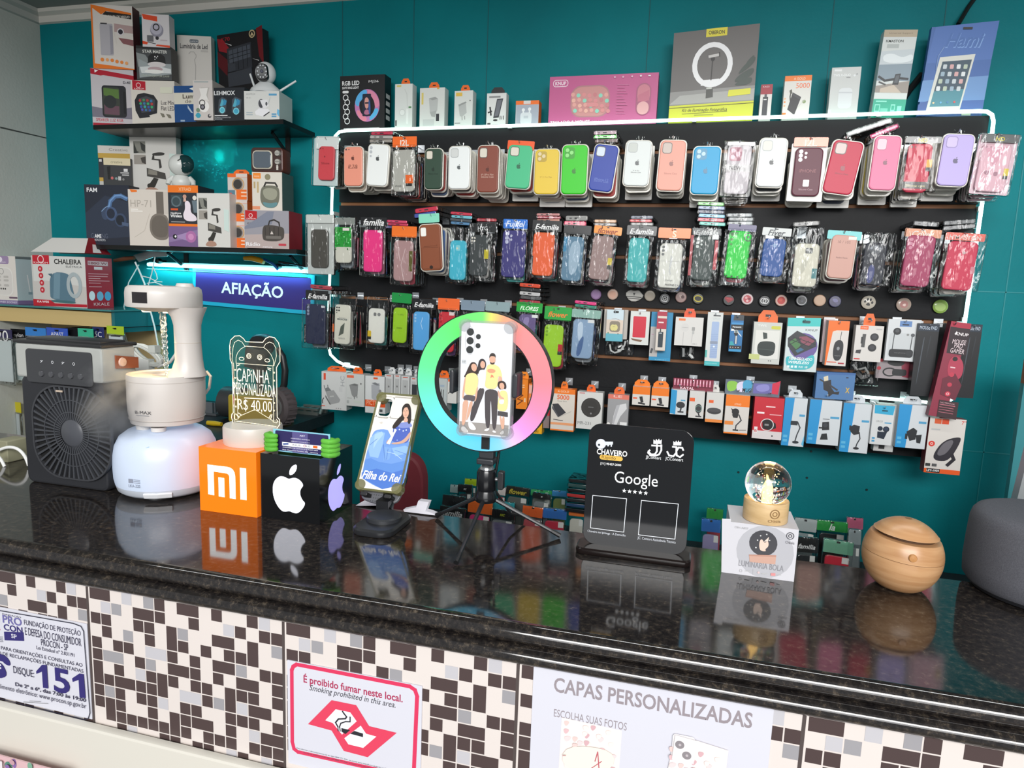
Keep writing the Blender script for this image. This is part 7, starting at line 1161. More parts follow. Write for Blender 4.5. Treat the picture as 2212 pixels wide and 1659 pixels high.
# ---- black review sign
def review_sign():
    Yc = .905; a0 = oY(1264, 1060, Yc); a1 = oY(1492, 1060, Yc); W = a1.x-a0.x; cx = (a0.x+a1.x)/2; zt = oY(1384, 926, Yc).z; z0 = CTR+.008; H = zt-z0
    base = Vector((cx, Yc, CTR)); t = thing('review_sign', 'glossy black rounded sign with white logos and stars in a black foot', 'sign', base)
    gl = M('131417', .07, coat=.3)
    b = MB(); P = rrect(W+.014, .045, .01, 4); b.T = Matrix.Rotation(R(-90), 4, 'X'); b.prism(P, 0, -.009, M('1a1413', .2), .002); b.build('foot', t)
    b = MB(); b.T = Matrix.Translation((0, 0, .0085)) @ Matrix.Rotation(R(-4), 4, 'X'); b.prism(rrect(W, H, .017, 7, 0, H/2), -.0015, .0015, gl, .0004); b.build('plate', t)
    b = MB(); b.T = Matrix.Translation((0, 0, .0085)) @ Matrix.Rotation(R(-4), 4, 'X')
    cr = lambda x, y, s: 'p f0f2f4 %d,%d %d,%d %d,%d %d,%d %d,%d %d,%d %d,%d %d,%d %d,%d' % sum(((x+px*s/10, y+py*s/10) for px, py in ((-9, 4), (-9, -6), (-5, -2), (-3, -7), (0, -2), (3, -7), (5, -2), (9, -5), (9, 5))), ())
    b.art('m 100 85 1135 1330 .045 .14; c 228 322 56 c8ccd6; c 228 322 48 dfe3ea; c 208 332 13 26303a; p d4d8e0 275,300 360,305 360,335 275,340; r 300 335 318 352 d4d8e0; r 335 336 350 358 d4d8e0; tb 352 424 335 62 f4f4f2 CHAVEIRO; r 218 438 470 524 dcb252 42; t 318 480 155 46 6a4a1a Rápido; tb 342 552 228 30 f0f0f0 [11] 95427-2000; '
          + cr(840, 330, 48)+';'+cr(1048, 358, 46)+'; l f0f2f4 17 780,365 885,375; l f0f2f4 18 835,360 835,430 815,462 775,462 745,428 760,415; l f0f2f4 18 880,365 882,420 860,465 815,478 770,470 740,440; l f0f2f4 18 1000,390 1040,395 1040,455 1010,492 965,480 945,440; l f0f2f4 18 1112,432 1100,405 1062,400 1040,440 1045,485 1080,503 1112,478; '
          't 800 500 165 42 f0f2f4 JJConcert; t 1020 528 188 44 f0f2f4 JCConcert; t 620 738 470 165 f2f4f6 Google; s 495 842 26 f2f4f6; s 553 851 26 f2f4f6; s 611 858 26 f2f4f6; s 670 867 26 f2f4f6; s 728 876 26 f2f4f6; '
          + ';'.join('l e4e8ee 7 %s' % q for q in ('150,882 523,930 500,1294 130,1240 150,882', '683,952 1076,1002 1050,1378 660,1325 683,952'))
          + '; t 310 1305 425 32 d8dce4 Chaveiro no Ipiranga - A Domicílio; t 855 1388 410 36 d8dce4 JC. Concert Assistência Técnica', -W/2, H, W, H, -.0017, eps=3e-5, rough=.2)
    b.build('lettering', t)
review_sign()
# ---- ball lamp carton and the glowing glass ball lamp
a, W, H = fit(1568, 1126, 1722, 1243, .886)
HB = oY(1568, 1126, .886).z-CTR
carton('ball_lamp_box', 'white carton picturing a ball lamp, with the lit glass ball lamp standing on it', 'box', 1568, 1126, 1722, 1243, .886, .075, 'cdccd2',
       'm 237 520 455 352 .07 .1; c 470 720 192 b4b4ba; r 180 500 240 900 cdccd2; c 458 660 94 37373d; c 440 610 5 ccc; c 480 600 5 ccc; c 420 640 5 ccc; c 500 640 4 ccc; c 410 690 5 ddd; P e4c8b8 435,640 450,630 465,660 490,640 495,680 470,700 480,715 440,712 430,680; p e8d4c8 460,650 495,615 490,645; p c8a090 365,738 545,738 540,800 370,790; p b88c7c 365,738 545,738 545,750 365,748; t 447 812 300 40 8a8a90 LUMINARIA BOLA; t 312 558 92 13 aaa OIH-A857; o 633 606 26 5 44444a; o 633 606 13 5 44444a; t 632 650 58 18 66666c Oásis; o 312 850 10 2 aaa; r 340 848 375 853 bbb; l bbb 2 395,835 395,870; c 430 858 8 d8c0c0; r 450 862 490 867 bbb; r 512 858 542 876 d89090; r 555 868 580 872 bbb', z=CTR, rough=.35)
def ball_lamp():
    Yc = .914; zt = CTR+HB+.0005; c = oY(1653, 1110, Yc); k = rpx(1653, 1060, Yc); Rr = 50*k; H = .0275
    base = Vector((c.x, Yc, zt)); t = thing('ball_lamp', 'glowing glass ball lamp on a round pale wood base', 'lamp', base)
    wd = m_wood('pale_beech', 'c9a878', 'd8b98a', (6, 6, 30))
    b = MB(); b.lathe([(0, 0), (.98*Rr, 0), (Rr, .001), (Rr, H-.001), (.98*Rr, H), (.8*Rr, H), (.55*Rr, H-.006), (0, H-.008)], wd, n=56); b.build('wood_base', t)
    b = MB(); va = math.atan2(-Yc, -c.x); b.T = Matrix.Rotation(va+math.pi/2, 4, 'Z') @ Matrix.Rotation(R(24), 4, 'Z') @ Matrix.Translation((0, -Rr-.0004, .013)); b.art('m 0 0 1 1; o .5 .35 .35 .07 8a6a44; o .5 .35 .18 .06 8a6a44; t .5 .85 .9 .2 8a6a44 Oásis', -.009, .009, .018, .018, 0); b.build('marking', t)
    zc = H+Rr*.74
    mt, nt, bs, N, L = nodes('clear_crystal'); bs.inputs['Transmission Weight'].default_value = 1; bs.inputs['Roughness'].default_value = 0; bs.inputs['IOR'].default_value = 1.48; bs.inputs['Base Color'].default_value = (1, 1, 1, 1)
    rb = Rr*1.02; b = MB(); b.lathe([(rb*math.sin(R(a_)), zc-rb*math.cos(R(a_))) for a_ in range(0, 181, 5)], mt, n=56); b.build('glass_ball', t)
    wm_ = M('ffd27a!2.6', .4); b = MB(); s_ = rb*.4
    b.lathe([(0, zc-.62*rb), (.15*rb, zc-.62*rb), (.15*rb, zc-.1*rb), (.1*rb, zc+.02*rb), (.05*rb, zc+.12*rb), (0, zc+.14*rb)], wm_, n=14, sy=.7)
    b.tube([(0, 0, zc+.05*rb), (-.05*rb, 0, zc+.26*rb)], [.05*rb, .03*rb], wm_, 8); b.tube([(.12*rb, 0, zc-.6*rb), (.13*rb, 0, zc-.2*rb)], .03*rb, wm_, 6)
    b.build('engraved_figure', t)
    b = MB(); r2 = random.Random(3)
    for i in range(110):
        if i < 60: x, y, z = r2.uniform(-.32, .28)*rb, r2.uniform(-.3, .3)*rb, zc+(-.62+r2.random()**2*.5)*rb
        else: x, y, z = r2.uniform(-.36, .34)*rb, r2.uniform(-.3, .3)*rb, zc+r2.uniform(-.4, .5)*rb
        s_ = r2.uniform(.3, .62)*.0011; b.add([(x+s_, y, z), (x-s_, y, z), (x, y+s_, z), (x, y-s_, z), (x, y, z+s_), (x, y, z-s_)], [(0, 2, 4), (2, 1, 4), (1, 3, 4), (3, 0, 4), (2, 0, 5), (1, 2, 5), (3, 1, 5), (0, 3, 5)], M('ffe0a0!4', .4))
    o = b.build('engraved_sparkles', t); o['kind'] = 'stuff'
    l = bpy.data.lights.new('ball_lamp_led', 'POINT'); l.energy = .12; l.color = (1, .72, .35); l.shadow_soft_size = .006
    o = bpy.data.objects.new('ball_lamp_led', l); COL.objects.link(o); o.location = (c.x, Yc, zt+H-.003)
ball_lamp()
# ---- wooden ball humidifier
def wood_ball():
    Yc = .918; c = oY(1944, 1200, Yc); k = rpx(1944, 1200, Yc); Rr = 92*k; zt = oY(1944, 1117, Yc).z; H = zt-CTR
    t = thing('wood_humidifier', 'round wood grain humidifier with a slanted lid groove, right of the ball lamp', 'humidifier', (c.x, Yc, CTR), (0, R(3), 0))
    wd = m_wood('honey_wood', 'b2845a', 'c59a70', (3, 3, 34), .32)
    def prof(z0, z1, n=16, sc=1, rev=False):
        o = []
        for i in range(n+1):
            z = z0+(z1-z0)*i/n; q = (z/H-.47)/.53; o.append((Rr*sc*math.sqrt(max(0, 1-abs(q)**2.05)), z))
        return o
    b = MB(); b.lathe([(0, .001)]+prof(.001, .5*H)+[(0, .5*H)], wd, n=64); b.build('water_bowl', t)
    b = MB(); b.lathe([(.985*Rr, .495*H), (.985*Rr, .507*H)], M('5f3f22', .6), n=64); b.build('seam', t)
    b = MB(); b.lathe(prof(.506*H, .745*H)+[(.72*Rr, .752*H), (0, .752*H)], wd, n=64); b.build('upper_shell', t)
    b = MB(); b.lathe([(0, .80*H), (.80*Rr, .80*H)]+prof(.805*H, H, 14)+[(0, H)], wd, n=64); b.build('lid', t)
    b = MB(); b.lathe([(.70*Rr, .74*H), (.70*Rr, .802*H)], M('4a3018', .7), n=48); b.build('groove', t)
    va = math.atan2(-Yc, -c.x)
    b = MB(); b.T = Matrix.Rotation(va+math.pi/2, 4, 'Z') @ Matrix.Rotation(R(14), 4, 'Z') @ Matrix.Translation((0, -Rr*.992, .6*H)); b.lathe([(0, -.002), (.004, -.0015), (.0048, 0), (.0048, .002)], M('b9844f', .35), n=20, axis='y'); b.build('button', t)
    b = MB(); b.lathe([(0, H+.0005), (.004, H+.0002)], M('8a6a48'), n=12); b.build('mist_nozzle', t)
wood_ball()
# ---- grey speaker
def speaker():
    Yc = .955; xl = oY(2089, 1200, Yc).x; Rr = .085; zt = oY(2150, 1100, Yc).z; H = zt-CTR
    t = thing('fabric_speaker', 'dark grey rounded cloth speaker cut by the right photo edge', 'speaker', (xl+Rr, Yc, CTR))
    mt, nt, bs, N, L = nodes('grey_speaker_cloth'); tc = N('ShaderNodeTexCoord'); n_ = N('ShaderNodeTexNoise', Scale=900.); L(tc.outputs['Object'], n_.inputs['Vector'])
    rp = ramp(N, [(.3, '484950'), (.7, '5a5b62')]); L(n_.outputs[0], rp.inputs[0]); L(rp.outputs[0], bs.inputs['Base Color']); bs.inputs['Roughness'].default_value = .75
    b = MB(); b.lathe([(.93*Rr, .07*H), (.985*Rr, .13*H), (Rr, .3*H), (.99*Rr, .6*H), (.975*Rr, .84*H), (.95*Rr, .92*H), (.9*Rr, .972*H), (.8*Rr, .998*H), (0, H)], mt, n=64); b.build('cloth_body', t)
    b = MB(); b.lathe([(0, 0), (.8*Rr, 0), (.89*Rr, .02*H), (.93*Rr, .07*H), (0, .07*H)], M('26272b', .4), n=64); b.build('rubber_base', t)
speaker()
# ---- papers at the back edge
for i, (pts, lab) in enumerate((('768,1098 786,1083 812,1082 826,1100 823,1107 775,1100', 'white paper sheets on the counter behind the phone stand, left of its arm'), ('871,1101 889,1103 894,1089 917,1092 919,1104 930,1107 946,1114 873,1112', 'white crumpled papers at the counter back edge beside the ring light tripod'))):
    P = [tuple(map(float, q.split(','))) for q in pts.split()]; Yp = .955
    b = MB(); V = [oY(x, y, Yp) for x, y in P]; V = [(v.x, Yp+(.018 if j in (1, 2, 3) else 0), max(v.z, CTR+.0015)) for j, v in enumerate(V)]; n = len(V)
    b.add(V+[(x, y+.012, z) for x, y, z in V], [tuple(range(n))]+[(j, (j+1) % n, n+(j+1) % n, n+j) for j in range(n)], M('d8d6de', .6)); tag(b.build('paper_sheets'), lab, 'paper')
# ================================================================ papers on the tiled front
def poster(name, label, x0, yt, x1, yb, src, pitch=0):
    a, W, H = fit(x0, yt, x1, yb, YT-.0016); b = MB(); b.box(0, 0, 0, W, .0011, H, M('cfcfd9', .35)); b.art(src, 0, H, W, H, -.0001, eps=4e-5, rough=.35)
    o = b.build(name); o.location = a; return tag(o, label, 'notice')
NV = '312a6e'
poster('notice_sign', 'white consumer protection notice with large dark blue 151, lower left', -72, 1297, 190, 1489,
       'm -333 -14 1210 890 0 .175; oe -20 200 90 120 4 cfcfd9; P c8404c -60,130 10,120 40,170 30,230 -20,290 -80,250; P 4a7a50 20,150 50,190 40,260 20,280; P d8545c -60,270 40,250 70,280 -20,300; c -20 200 30 f0d8d8; r -60 340 80 345 33334a; t 40 360 76 24 33334a PAULO; r -60 385 80 389 33334a; t 180 136 178 22 44445a FUNDAÇÃO; tb 182 182 184 76 6a66a0 PRO; r 95 290 285 372 312a6e; tb 186 258 180 60 312a6e CON; tb 190 330 54 40 cfcfd9 SP; t 558 238 522 72 3a3850 FUNDAÇÃO DE PROTEÇÃO; t 560 322 520 72 3a3850 E DEFESA DO CONSUMIDOR; t 572 398 250 62 3a3850 PROCON - SP; t 575 458 350 34 3a3850 Lei Estadual nº 2.831/91; t 330 492 980 50 3a3850 TELEFONE PARA ORIENTAÇÕES E CONSULTAS AO; t 340 548 970 50 3a3850 REGISTRO DE RECLAMAÇÕES FUNDAMENTADAS; P 312a6e -120,560 -60,500 40,500 110,530 140,590 130,620 80,600 60,570 -80,570; P 312a6e -20,590 60,590 110,740 -90,740; r -5 600 12 618 cfcfd9; r 25 604 45 622 cfcfd9; r -5 628 12 646 cfcfd9; r 25 632 45 650 cfcfd9; t 262 672 198 82 3a3850 DISQUE:; p 312a6e 385,655 445,590 490,590 490,815 440,810 440,655 385,680; tb 620 735 150 235 312a6e 5; p 312a6e 720,705 790,655 830,660 835,885 780,880 780,715 725,738; tb 505 850 665 42 3a3850 De 2ª a 6ª, das 7:00 às 19:00; t 370 888 930 58 3a3850 Atendimento eletrônico: www.procon.sp.gov.br; r 240 958 480 962 666; r 300 944 410 948 666; l 26263a 7 -300,30 760,190 830,215 852,260 868,1020 850,1075 810,1090 -300,885')
poster('no_smoking_sign', 'white no smoking notice with red rounded border and state shaped emblem', 623, 1426, 911, 1648,
       'm 92 185 1137 880 0 .18; l d4365c 32 175,222 1130,392 1172,420 1190,470 1175,1060 1165,1090 1120,1125 180,965 145,940 130,880 132,270 145,240 175,222; tb 655 418 840 95 a8385a É proibido fumar neste local.; ti 652 485 730 62 2a2a34 Smoking prohibited in this area.; p d8405c 272,722 480,515 690,552 800,722 1030,770 790,982 585,938 480,770; p e8e8f0 425,685 515,590 640,612 695,685 570,800 490,706; p e8e8f0 730,720 775,785 862,806 752,905 625,880 590,830; p 2a2a30 565,745 640,760 600,795 565,775; p 2a2a30 675,765 750,785 750,815 640,790; l 2a2a30 9 535,740 538,770; l 2a2a30 9 552,742 555,772; l 2a2a30 12 535,735 515,700 540,670 600,665 610,650 585,620 575,605; l 2a2a30 10 548,740 560,705 600,690 640,690 640,650; t 610 1010 880 14 55555f Para informar o descumprimento da lei, ligue 0800 771 3541 ou acesse www.leiantifumo.sp.gov.br Lei Estadual 13.541; t 640 1040 820 14 55555f To report violation of the law, call 0800 771 3541 or access www.leiantifumo.sp.gov.br State Law 13.541')
pk = ';'.join('P %s %d,%d %d,%d %d,%d' % (['e8cfd0', 'd8b4b8', 'f0dcd8', 'e0c4c0', 'cfa8ae'][i % 5], x, y, x+34, y+6, x+12, y+30) for i, (x, y) in enumerate((rnd.randint(0, 250), rnd.randint(0, 260)) for _ in range(46)))
def shift(s, dx, dy): return ';'.join(' '.join([q.split()[0], q.split()[1]]+['%d,%d' % (int(p.split(',')[0])+dx, int(p.split(',')[1])+dy) for p in q.split()[2:]]) for q in s.split(';'))
poster('custom_case_poster', 'white poster lettered about personalised covers with pink floral phone backs', 1141, 1431, 1668, 1712,
       'm 82 62 1048 556 0 .178; tb 615 228 868 62 938a90 CAPAS PERSONALIZADAS; t 355 300 335 32 938a90 ESCOLHA SUAS FOTOS; p e9dedb 225,290 502,345 500,580 222,560; '+shift(pk, 228, 300)+'; P e8e0d4 240,400 480,420 470,520 240,510; l b8606a 5 390,470 400,430 410,500; l b8606a 4 375,500 420,470; p eae0dc 735,352 962,418 955,620 700,600; r 725 350 820 520 e4e0e2 14; '+shift(pk, 705, 400)+'; p e4dfdf 735,352 826,375 822,470 728,450; e 757 392 20 16 8a8488; e 790 435 20 16 8a8488; c 758 392 6 b8b0b4; c 791 435 6 b8b0b4; r 240 440 256 444 c09090')
# ================================================================ workbench behind the counter
ZB = oY(470, 868, WALL-.01).z
t = thing('workbench', 'dark work bench along the back wall carrying the grinding machine', 'bench', (-1.6, 2.0, 0))
b = WB((-1.6, 2.0, 0)); b.box(XL+.62, 1.74, ZB-.04, -1.30, WALL-.003, ZB, m_wall('dark_bench_top', '23262a', '2c3034', 8, .35, .03)); b.build('bench_top', t)
for x in (XL+.68, -1.38):
    for y in (1.77, 2.22):
        b = WB((-1.6, 2.0, 0)); b.box(x, y, 0, x+.05, y+.05, ZB-.04, M('1a1c1f')); b.build('leg', t)
def grinder():
    Yg_ = 2.02; k = mpx(580, 860, Yg_); q = oY(565, 880, Yg_)
    base = Vector((q.x, Yg_, ZB)); t = thing('bench_grinder', 'yellow and grey bench grinder with a big black tyre like wheel behind the bear lamp', 'grinder', base)
    z = lambda py, px=565: oY(px, py, Yg_).z
    x = lambda px, py=880: oY(px, py, Yg_).x
    b = WB(base); b.box(x(512), Yg_-.05, ZB+.001, x(604), Yg_+.09, z(852), M('a8922a', .4), .008); b.build('motor_body', t)
    b = WB(base); b.tube([(x(480), Yg_+.02, ZB+31.5*k), (x(520), Yg_+.02, ZB+31.5*k)], 30*k, M('3c3e40', .4, .3), 20); b.build('motor_end', t)
    wc = (x(620), Yg_-.03, max(z(882), ZB+37.5*k))
    rb = M('4a4345', .75)
    b = WB(base); b.T = b.T @ Matrix.Translation(wc) @ Matrix.Rotation(R(-22), 4, 'Z'); b.lathe([(17*k, -.022), (27*k, -.026), (33*k, -.018), (35*k, 0), (33*k, .018), (27*k, .026), (17*k, .022)], rb, n=36, axis='y')
    for i in range(22):
        a = 2*math.pi*i/22; b.box(34*k*math.cos(a)-.003, -.016, 34*k*math.sin(a)-.003, 34*k*math.cos(a)+.003, .016, 34*k*math.sin(a)+.003, rb)
    wl = b.build('wheel', t)
    b = WB(base); b.T = b.T @ Matrix.Translation(wc) @ Matrix.Rotation(R(-22), 4, 'Z'); b.lathe([(0, -.026), (5*k, -.026), (5*k, -.02), (11*k, -.019), (12*k, -.024), (17*k, -.024), (18*k, -.018), (18*k, .02), (0, .02)], M('7a7c7c', .35, .5), n=30, axis='y'); b.lathe([(0, -.034), (3*k, -.034), (3*k, -.02)], M('a8a8a6', .3, .9), n=16, axis='y'); b.build('hub', t)
    b = WB(base); P = [oY(px, py, Yg_+.06) for px, py in ((604, 860), (614, 830), (616, 800), (611, 770), (600, 752))]; b.tube(P, [.012, .012, .012, .011, .010], M('17191c', .4), 10); b.build('arm', t)
    b = WB(base); c = oY(566, 745, Yg_+.06); b.lathe([(0, -.03), (18*k, -.03), (21*k, -.02), (21*k, .02), (0, .02)], M('191b1f', .35), c, 30, axis='y'); b.build('lamp_head', t)
    c2 = oY(556, 768, Yg_+.03)
    b = WB(base); b.T = b.T @ Matrix.Translation(c2) @ Matrix.Rotation(R(12), 4, 'Y'); b.lathe([(17*k, -.03), (21*k, -.03), (23*k, .01), (23*k, .03), (0, .03)], M('55585a', .4, .3), n=28); b.box(-21*k, -.01, -.05, 21*k, .01, -.03, M('3a3c3e', .4)); b.build('guard', t)
    b = WB(base); b.tube([c2-Vector((0, 0, .03)), Vector((c2.x+.01, Yg_+.03, z(852)))], .012, M('3a3c3e'), 10); b.tube([c, c2+Vector((0, 0, .02))], .01, M('191b1f'), 8); b.build('neck', t)
grinder()
def vise():
    Yv = 2.24; x0, x1 = oY(648, 905, Yv).x, oY(697, 905, Yv).x; base = Vector(((x0+x1)/2, Yv, ZB)); gm = M('8b918f', .35, .5)
    t = thing('clamp_frame', 'small grey metal clamp frame lying on the bench right of the wheel', 'clamp', base)
    w_ = (x1-x0)/2; b = MB()
    for y in (-.03, .03): b.box(-w_, y-.006, 0, w_, y+.006, .012, gm); b.box(-w_, y-.006, .018, w_, y+.006, .026, gm); b.build('rail', t); b = MB()
    b = MB()
    for x in (-w_*.9, -w_*.2, w_*.45): b.box(x-.005, -.03, .005, x+.005, .03, .02, gm)
    b.build('cross_bars', t)
    b = MB(); b.tube([(w_*.98, -.02, .002), (w_*1.05, 0, .03), (w_*.9, 0, .034)], .006, gm, 8); b.build('handle', t)
vise()
b = MB(); Yk = 1.9; P = [oY(x, y, Yk) for x, y in ((448, 896), (462, 894), (478, 899))]; b.tube([(p.x, Yk, ZB+.009) for p in P], [.008, .009, .007], M('c8a81a', .4), 10); tag(b.build('yellow_cutter'), 'yellow handled cutter lying on the bench beside the humidifier', 'tool')
b = MB()
for i in range(5): b.box(-.05+i*.005, -.004+i*.011, 0, .02+i*.003, .002+i*.011, .045-i*.003, M('7c8288', .35, .6))
b.box(-.06, -.01, -.002, .04, .06, .006, M('4a4e52', .4)); o = b.build('key_rack'); q = oY(462, 872, 2.08); o.location = (q.x, 2.05, ZB+.003); tag(o, 'grey metal key blanks rack on the bench beside the humidifier', 'key rack')
# ---- tools and cables on the rail below the lower shelf
Yt = 2.262
b = MB(); p0 = oY(318, 581, Yt); p1 = oY(664, 600, Yt); b.tube([p0, p1], .0022, M('20565c', .3, .5), 8)
for px, py in ((342, 564), (600, 575)):
    q = oY(px, py, Yt); b.lathe([(0, -.01), (.009, -.008), (.0105, 0), (.0105, .01)], M('101416', .25), q, 16, axis='y'); b.box(q.x-.005, q.y, q.z-.005, q.x+.005, WALL, q.z+.005, M('101416'))
o = tag(b.build('wall_rail'), 'thin wire with two black clips under the lower shelf', 'rail')
def tool(name, label, hp, bp, hc, bc, hr=.012, br=.005, flat_=False):
    t = thing(name, label, 'tool', oY(*hp[0], Yt-.03))
    base = t.location.copy(); b = WB(base); b.tube([oY(*p, Yt-.03) for p in hp], [hr*.75]+[hr]*(len(hp)-2)+[hr*.8], M(hc, .4), 12); b.build('handle', t)
    b = WB(base)
    if flat_:
        V = [oY(*p, Yt-.03) for p in bp]; n = len(V); b.add(list(V)+[v+Vector((0, .003, 0)) for v in V], [tuple(range(n)), tuple(range(n, 2*n))]+[(i, (i+1) % n, n+(i+1) % n, n+i) for i in range(n)], M(bc, .25, .7))
    else: b.tube([oY(*p, Yt-.03) for p in bp], br, M(bc, .3, .6), 8)
    b.build('blade', t)
tool('putty_knife', 'spatula with brown wooden handle hanging under the lower shelf at left', [(247, 563), (270, 559), (290, 557)], [(288, 551), (310, 545), (360, 541), (373, 545), (360, 554), (330, 556), (300, 566)], '7a4a34', '9fb4b8', .009, flat_=True)
tool('screwdriver', 'yellow handled screwdriver hanging under the lower shelf above the purple sign', [(528, 558), (545, 558), (560, 562), (570, 566)], [(570, 560), (590, 570), (600, 582)], 'd09a1a', '2a6ab0', .011)
tool('file_tool', 'dark thin file hanging at the right end below the lower shelf', [(602, 566), (615, 568), (625, 569)], [(625, 569), (645, 573), (662, 576)], '1a1c20', '2a3034', .005, .003)
# cables hanging behind the humidifier
def cables(label, paths, r_, Yc=2.2):
    b = MB()
    for P in paths: b.tube([oY(x, y, Yc) for x, y in P], r_, M('dfe6e6', .35), 8)
    return tag(b.build('white_cable'), label, 'cable')
cables('white cable hanging straight from the wall clip behind the humidifier head', [[(292, 566), (302, 588), (312, 612), (318, 640), (324, 668), (334, 706), (342, 750)]], .0032)
cables('thin white wires in a loose knot behind the humidifier head', [[(335, 555), (328, 590), (322, 610), (315, 640)], [(330, 575), (338, 592), (340, 602), (334, 608)], [(306, 596), (322, 600), (338, 608), (350, 609)], [(318, 612), (335, 610), (350, 616), (362, 624)]], .002)
cables('long white cord curving down left of the humidifier and behind the air cooler', [[(300, 572), (278, 610), (268, 660), (263, 700), (270, 735), (285, 760), (300, 778), (320, 790)], [(266, 664), (266, 705), (276, 742), (292, 764)]], .0022, 2.26)
b = MB()
cc = oY(322, 766, 1.1)
for j in range(5): b.tube([(cc.x+(.036-.002*j)*math.cos(2*math.pi*i/28), 1.09+.006*(j % 3), cc.z+(.016-.0012*j)*math.sin(2*math.pi*i/28)-.012*math.cos(2*math.pi*i/28)) for i in range(28)], .003, M('cfd2cc', .4), 6, closed=True)
b.tube([oY(x, y, 1.09) for x, y in ((352, 775), (342, 793), (368, 782), (380, 765), (386, 735))], .003, M('dcdcd8'), 8)
b.box(cc.x+.012, 1.085, cc.z+.006, cc.x+.028, 1.1, cc.z+.02, M('c4c8c2')); b.box(cc.x-.02, 1.085, CTR+.0005, cc.x+.012, 1.1, cc.z-.008, M('e0e2de'))
tag(b.build('coiled_cable'), 'coiled white cable between the air cooler and the humidifier column', 'cable')
# ================================================================ screen protector packs hanging on the left gondola
def lpack(label, cr, x0, yt, x1, yb, hdc, body, hfrac=.2, txt='', Y=None):
    ox, oy, s = CR[cr] if cr else (0, 690, 5.03)
    Y = Y or Yg-.012; a, W, H = fit(ox+x0/s, oy+yt/s, ox+x1/s, oy+yb/s, Y)
    t = thing('protector_pack', label, 'package', a, (0, 0, 0), 'packs hanging under the side shelf')
    b = MB(); b.box(0, 0, H*(1-hfrac), W, .002, H, M(hdc, .3, coat=.4)); b.art('m 0 0 1 1; r .42 .2 .58 .4 151515;'+('t .5 .7 .6 0 e8e8e8 %s' % txt if txt else ''), 0, H, W, H*hfrac, -.0002); b.build('header_card', t)
    b = MB(); b.box(W*.1, .001, H*.04, W*.9, .004, H*(1-hfrac)*.97, M(body, .2)); b.box(W*.22, .0005, H*(1-hfrac)*.955, W*.78, .001, H*(1-hfrac)*.985, M('33363a')); b.build('screen_sheet', t)
    b = MB(); b.prism(rrect(W, H*(1-hfrac)*1.04, .003, 1, W/2, H*(1-hfrac)/2), -.003, .007, FILMD, .002); b.build('plastic_bag', t)
    hook_len = WALL-.03-Y
    b = MB(); b.tube([(a.x+W/2, WALL-.03, a.z+H*.96), (a.x+W/2, Y-.01, a.z+H*.96)], .0016, M('26282c', .3, .6), 6); tag(b.build('display_hook'), 'black '+hl(label), 'hook', 'wire hooks of the side shelf')
lpack('navy topped white screen protector pack, leftmost under the shelf', 'C', -40, 1062, 132, 1600, '2b2650', 'd5dcdc', .17, '20')
lpack('black topped screen protector pack, second from left under the shelf', 'C', 140, 1062, 275, 1590, '17181a', 'c4d0cf', .17, 'nylon', Y=Yg+.02)
lpack('sky blue topped pack, third from left under the shelf', 'C', 282, 1045, 468, 1560, '2a7ac8', 'c9d2d2', .17)
lpack('royal blue topped pack, fourth under the shelf', 'C', 492, 1048, 684, 1560, '2a50b8', 'c9d2d2', .17, 'APAST')
lpack('teal topped pack between two darker ones under the shelf', 'C', 800, 1055, 938, 1560, '2fae8a', 'bcd0cc', .17)
lpack('black topped pack hanging right behind the air cooler lid centre', 'C', 692, 1050, 792, 1560, '1b1c1f', 'aab4b4', .17, Y=Yg+.02)
lpack('dark blue topped pack, second from the right under the shelf', 'C', 945, 1040, 1044, 1560, '2c3068', 'b8c4c8', .2, '5C', Y=Yg+.01)
lpack('lime topped white pack, rightmost under the shelf', 'C', 1085, 1030, 1240, 1560, 'a8c41e', 'd2dade', .16)
lpack('yellow topped large white screen pack low at left edge', None, -20, 880, 238, 1440, 'c9bc1a', 'd2d8da', .2, 'XO', Y=Yg+.05)
b = MB(); b.box(-.02, 0, 0, .014, .04, .042, M('8a8870', .5), .003); o = b.build('junction_box'); o.location = (oY(4, 975, .95).x, .95, CTR); tag(o, 'small olive grey box on the counter left of the air cooler', 'box')
def arc(pts, n=24):
    P = [Vector((x, y, 0)) for x, y in pts]; o = []
    for i in range(n+1):
        Q = list(P); f_ = i/n
        while len(Q) > 1: Q = [a_.lerp(b_, f_) for a_, b_ in zip(Q, Q[1:])]
        o.append((Q[0].x, Q[0].y))
    return o
b = MB(); b.tube([oY(x, y, .94) for x, y in arc([(-8, 976), (20, 958), (50, 962), (62, 1006)])], .0028, M('e2e2e0'), 8); b.tube([oY(x, y, .93) for x, y in arc([(-6, 984), (2, 990), (10, 1008)])], .0028, M('e2e2e0'), 8); tag(b.build('white_cable'), 'thick white cable arching beside the air cooler at the left edge', 'cable')
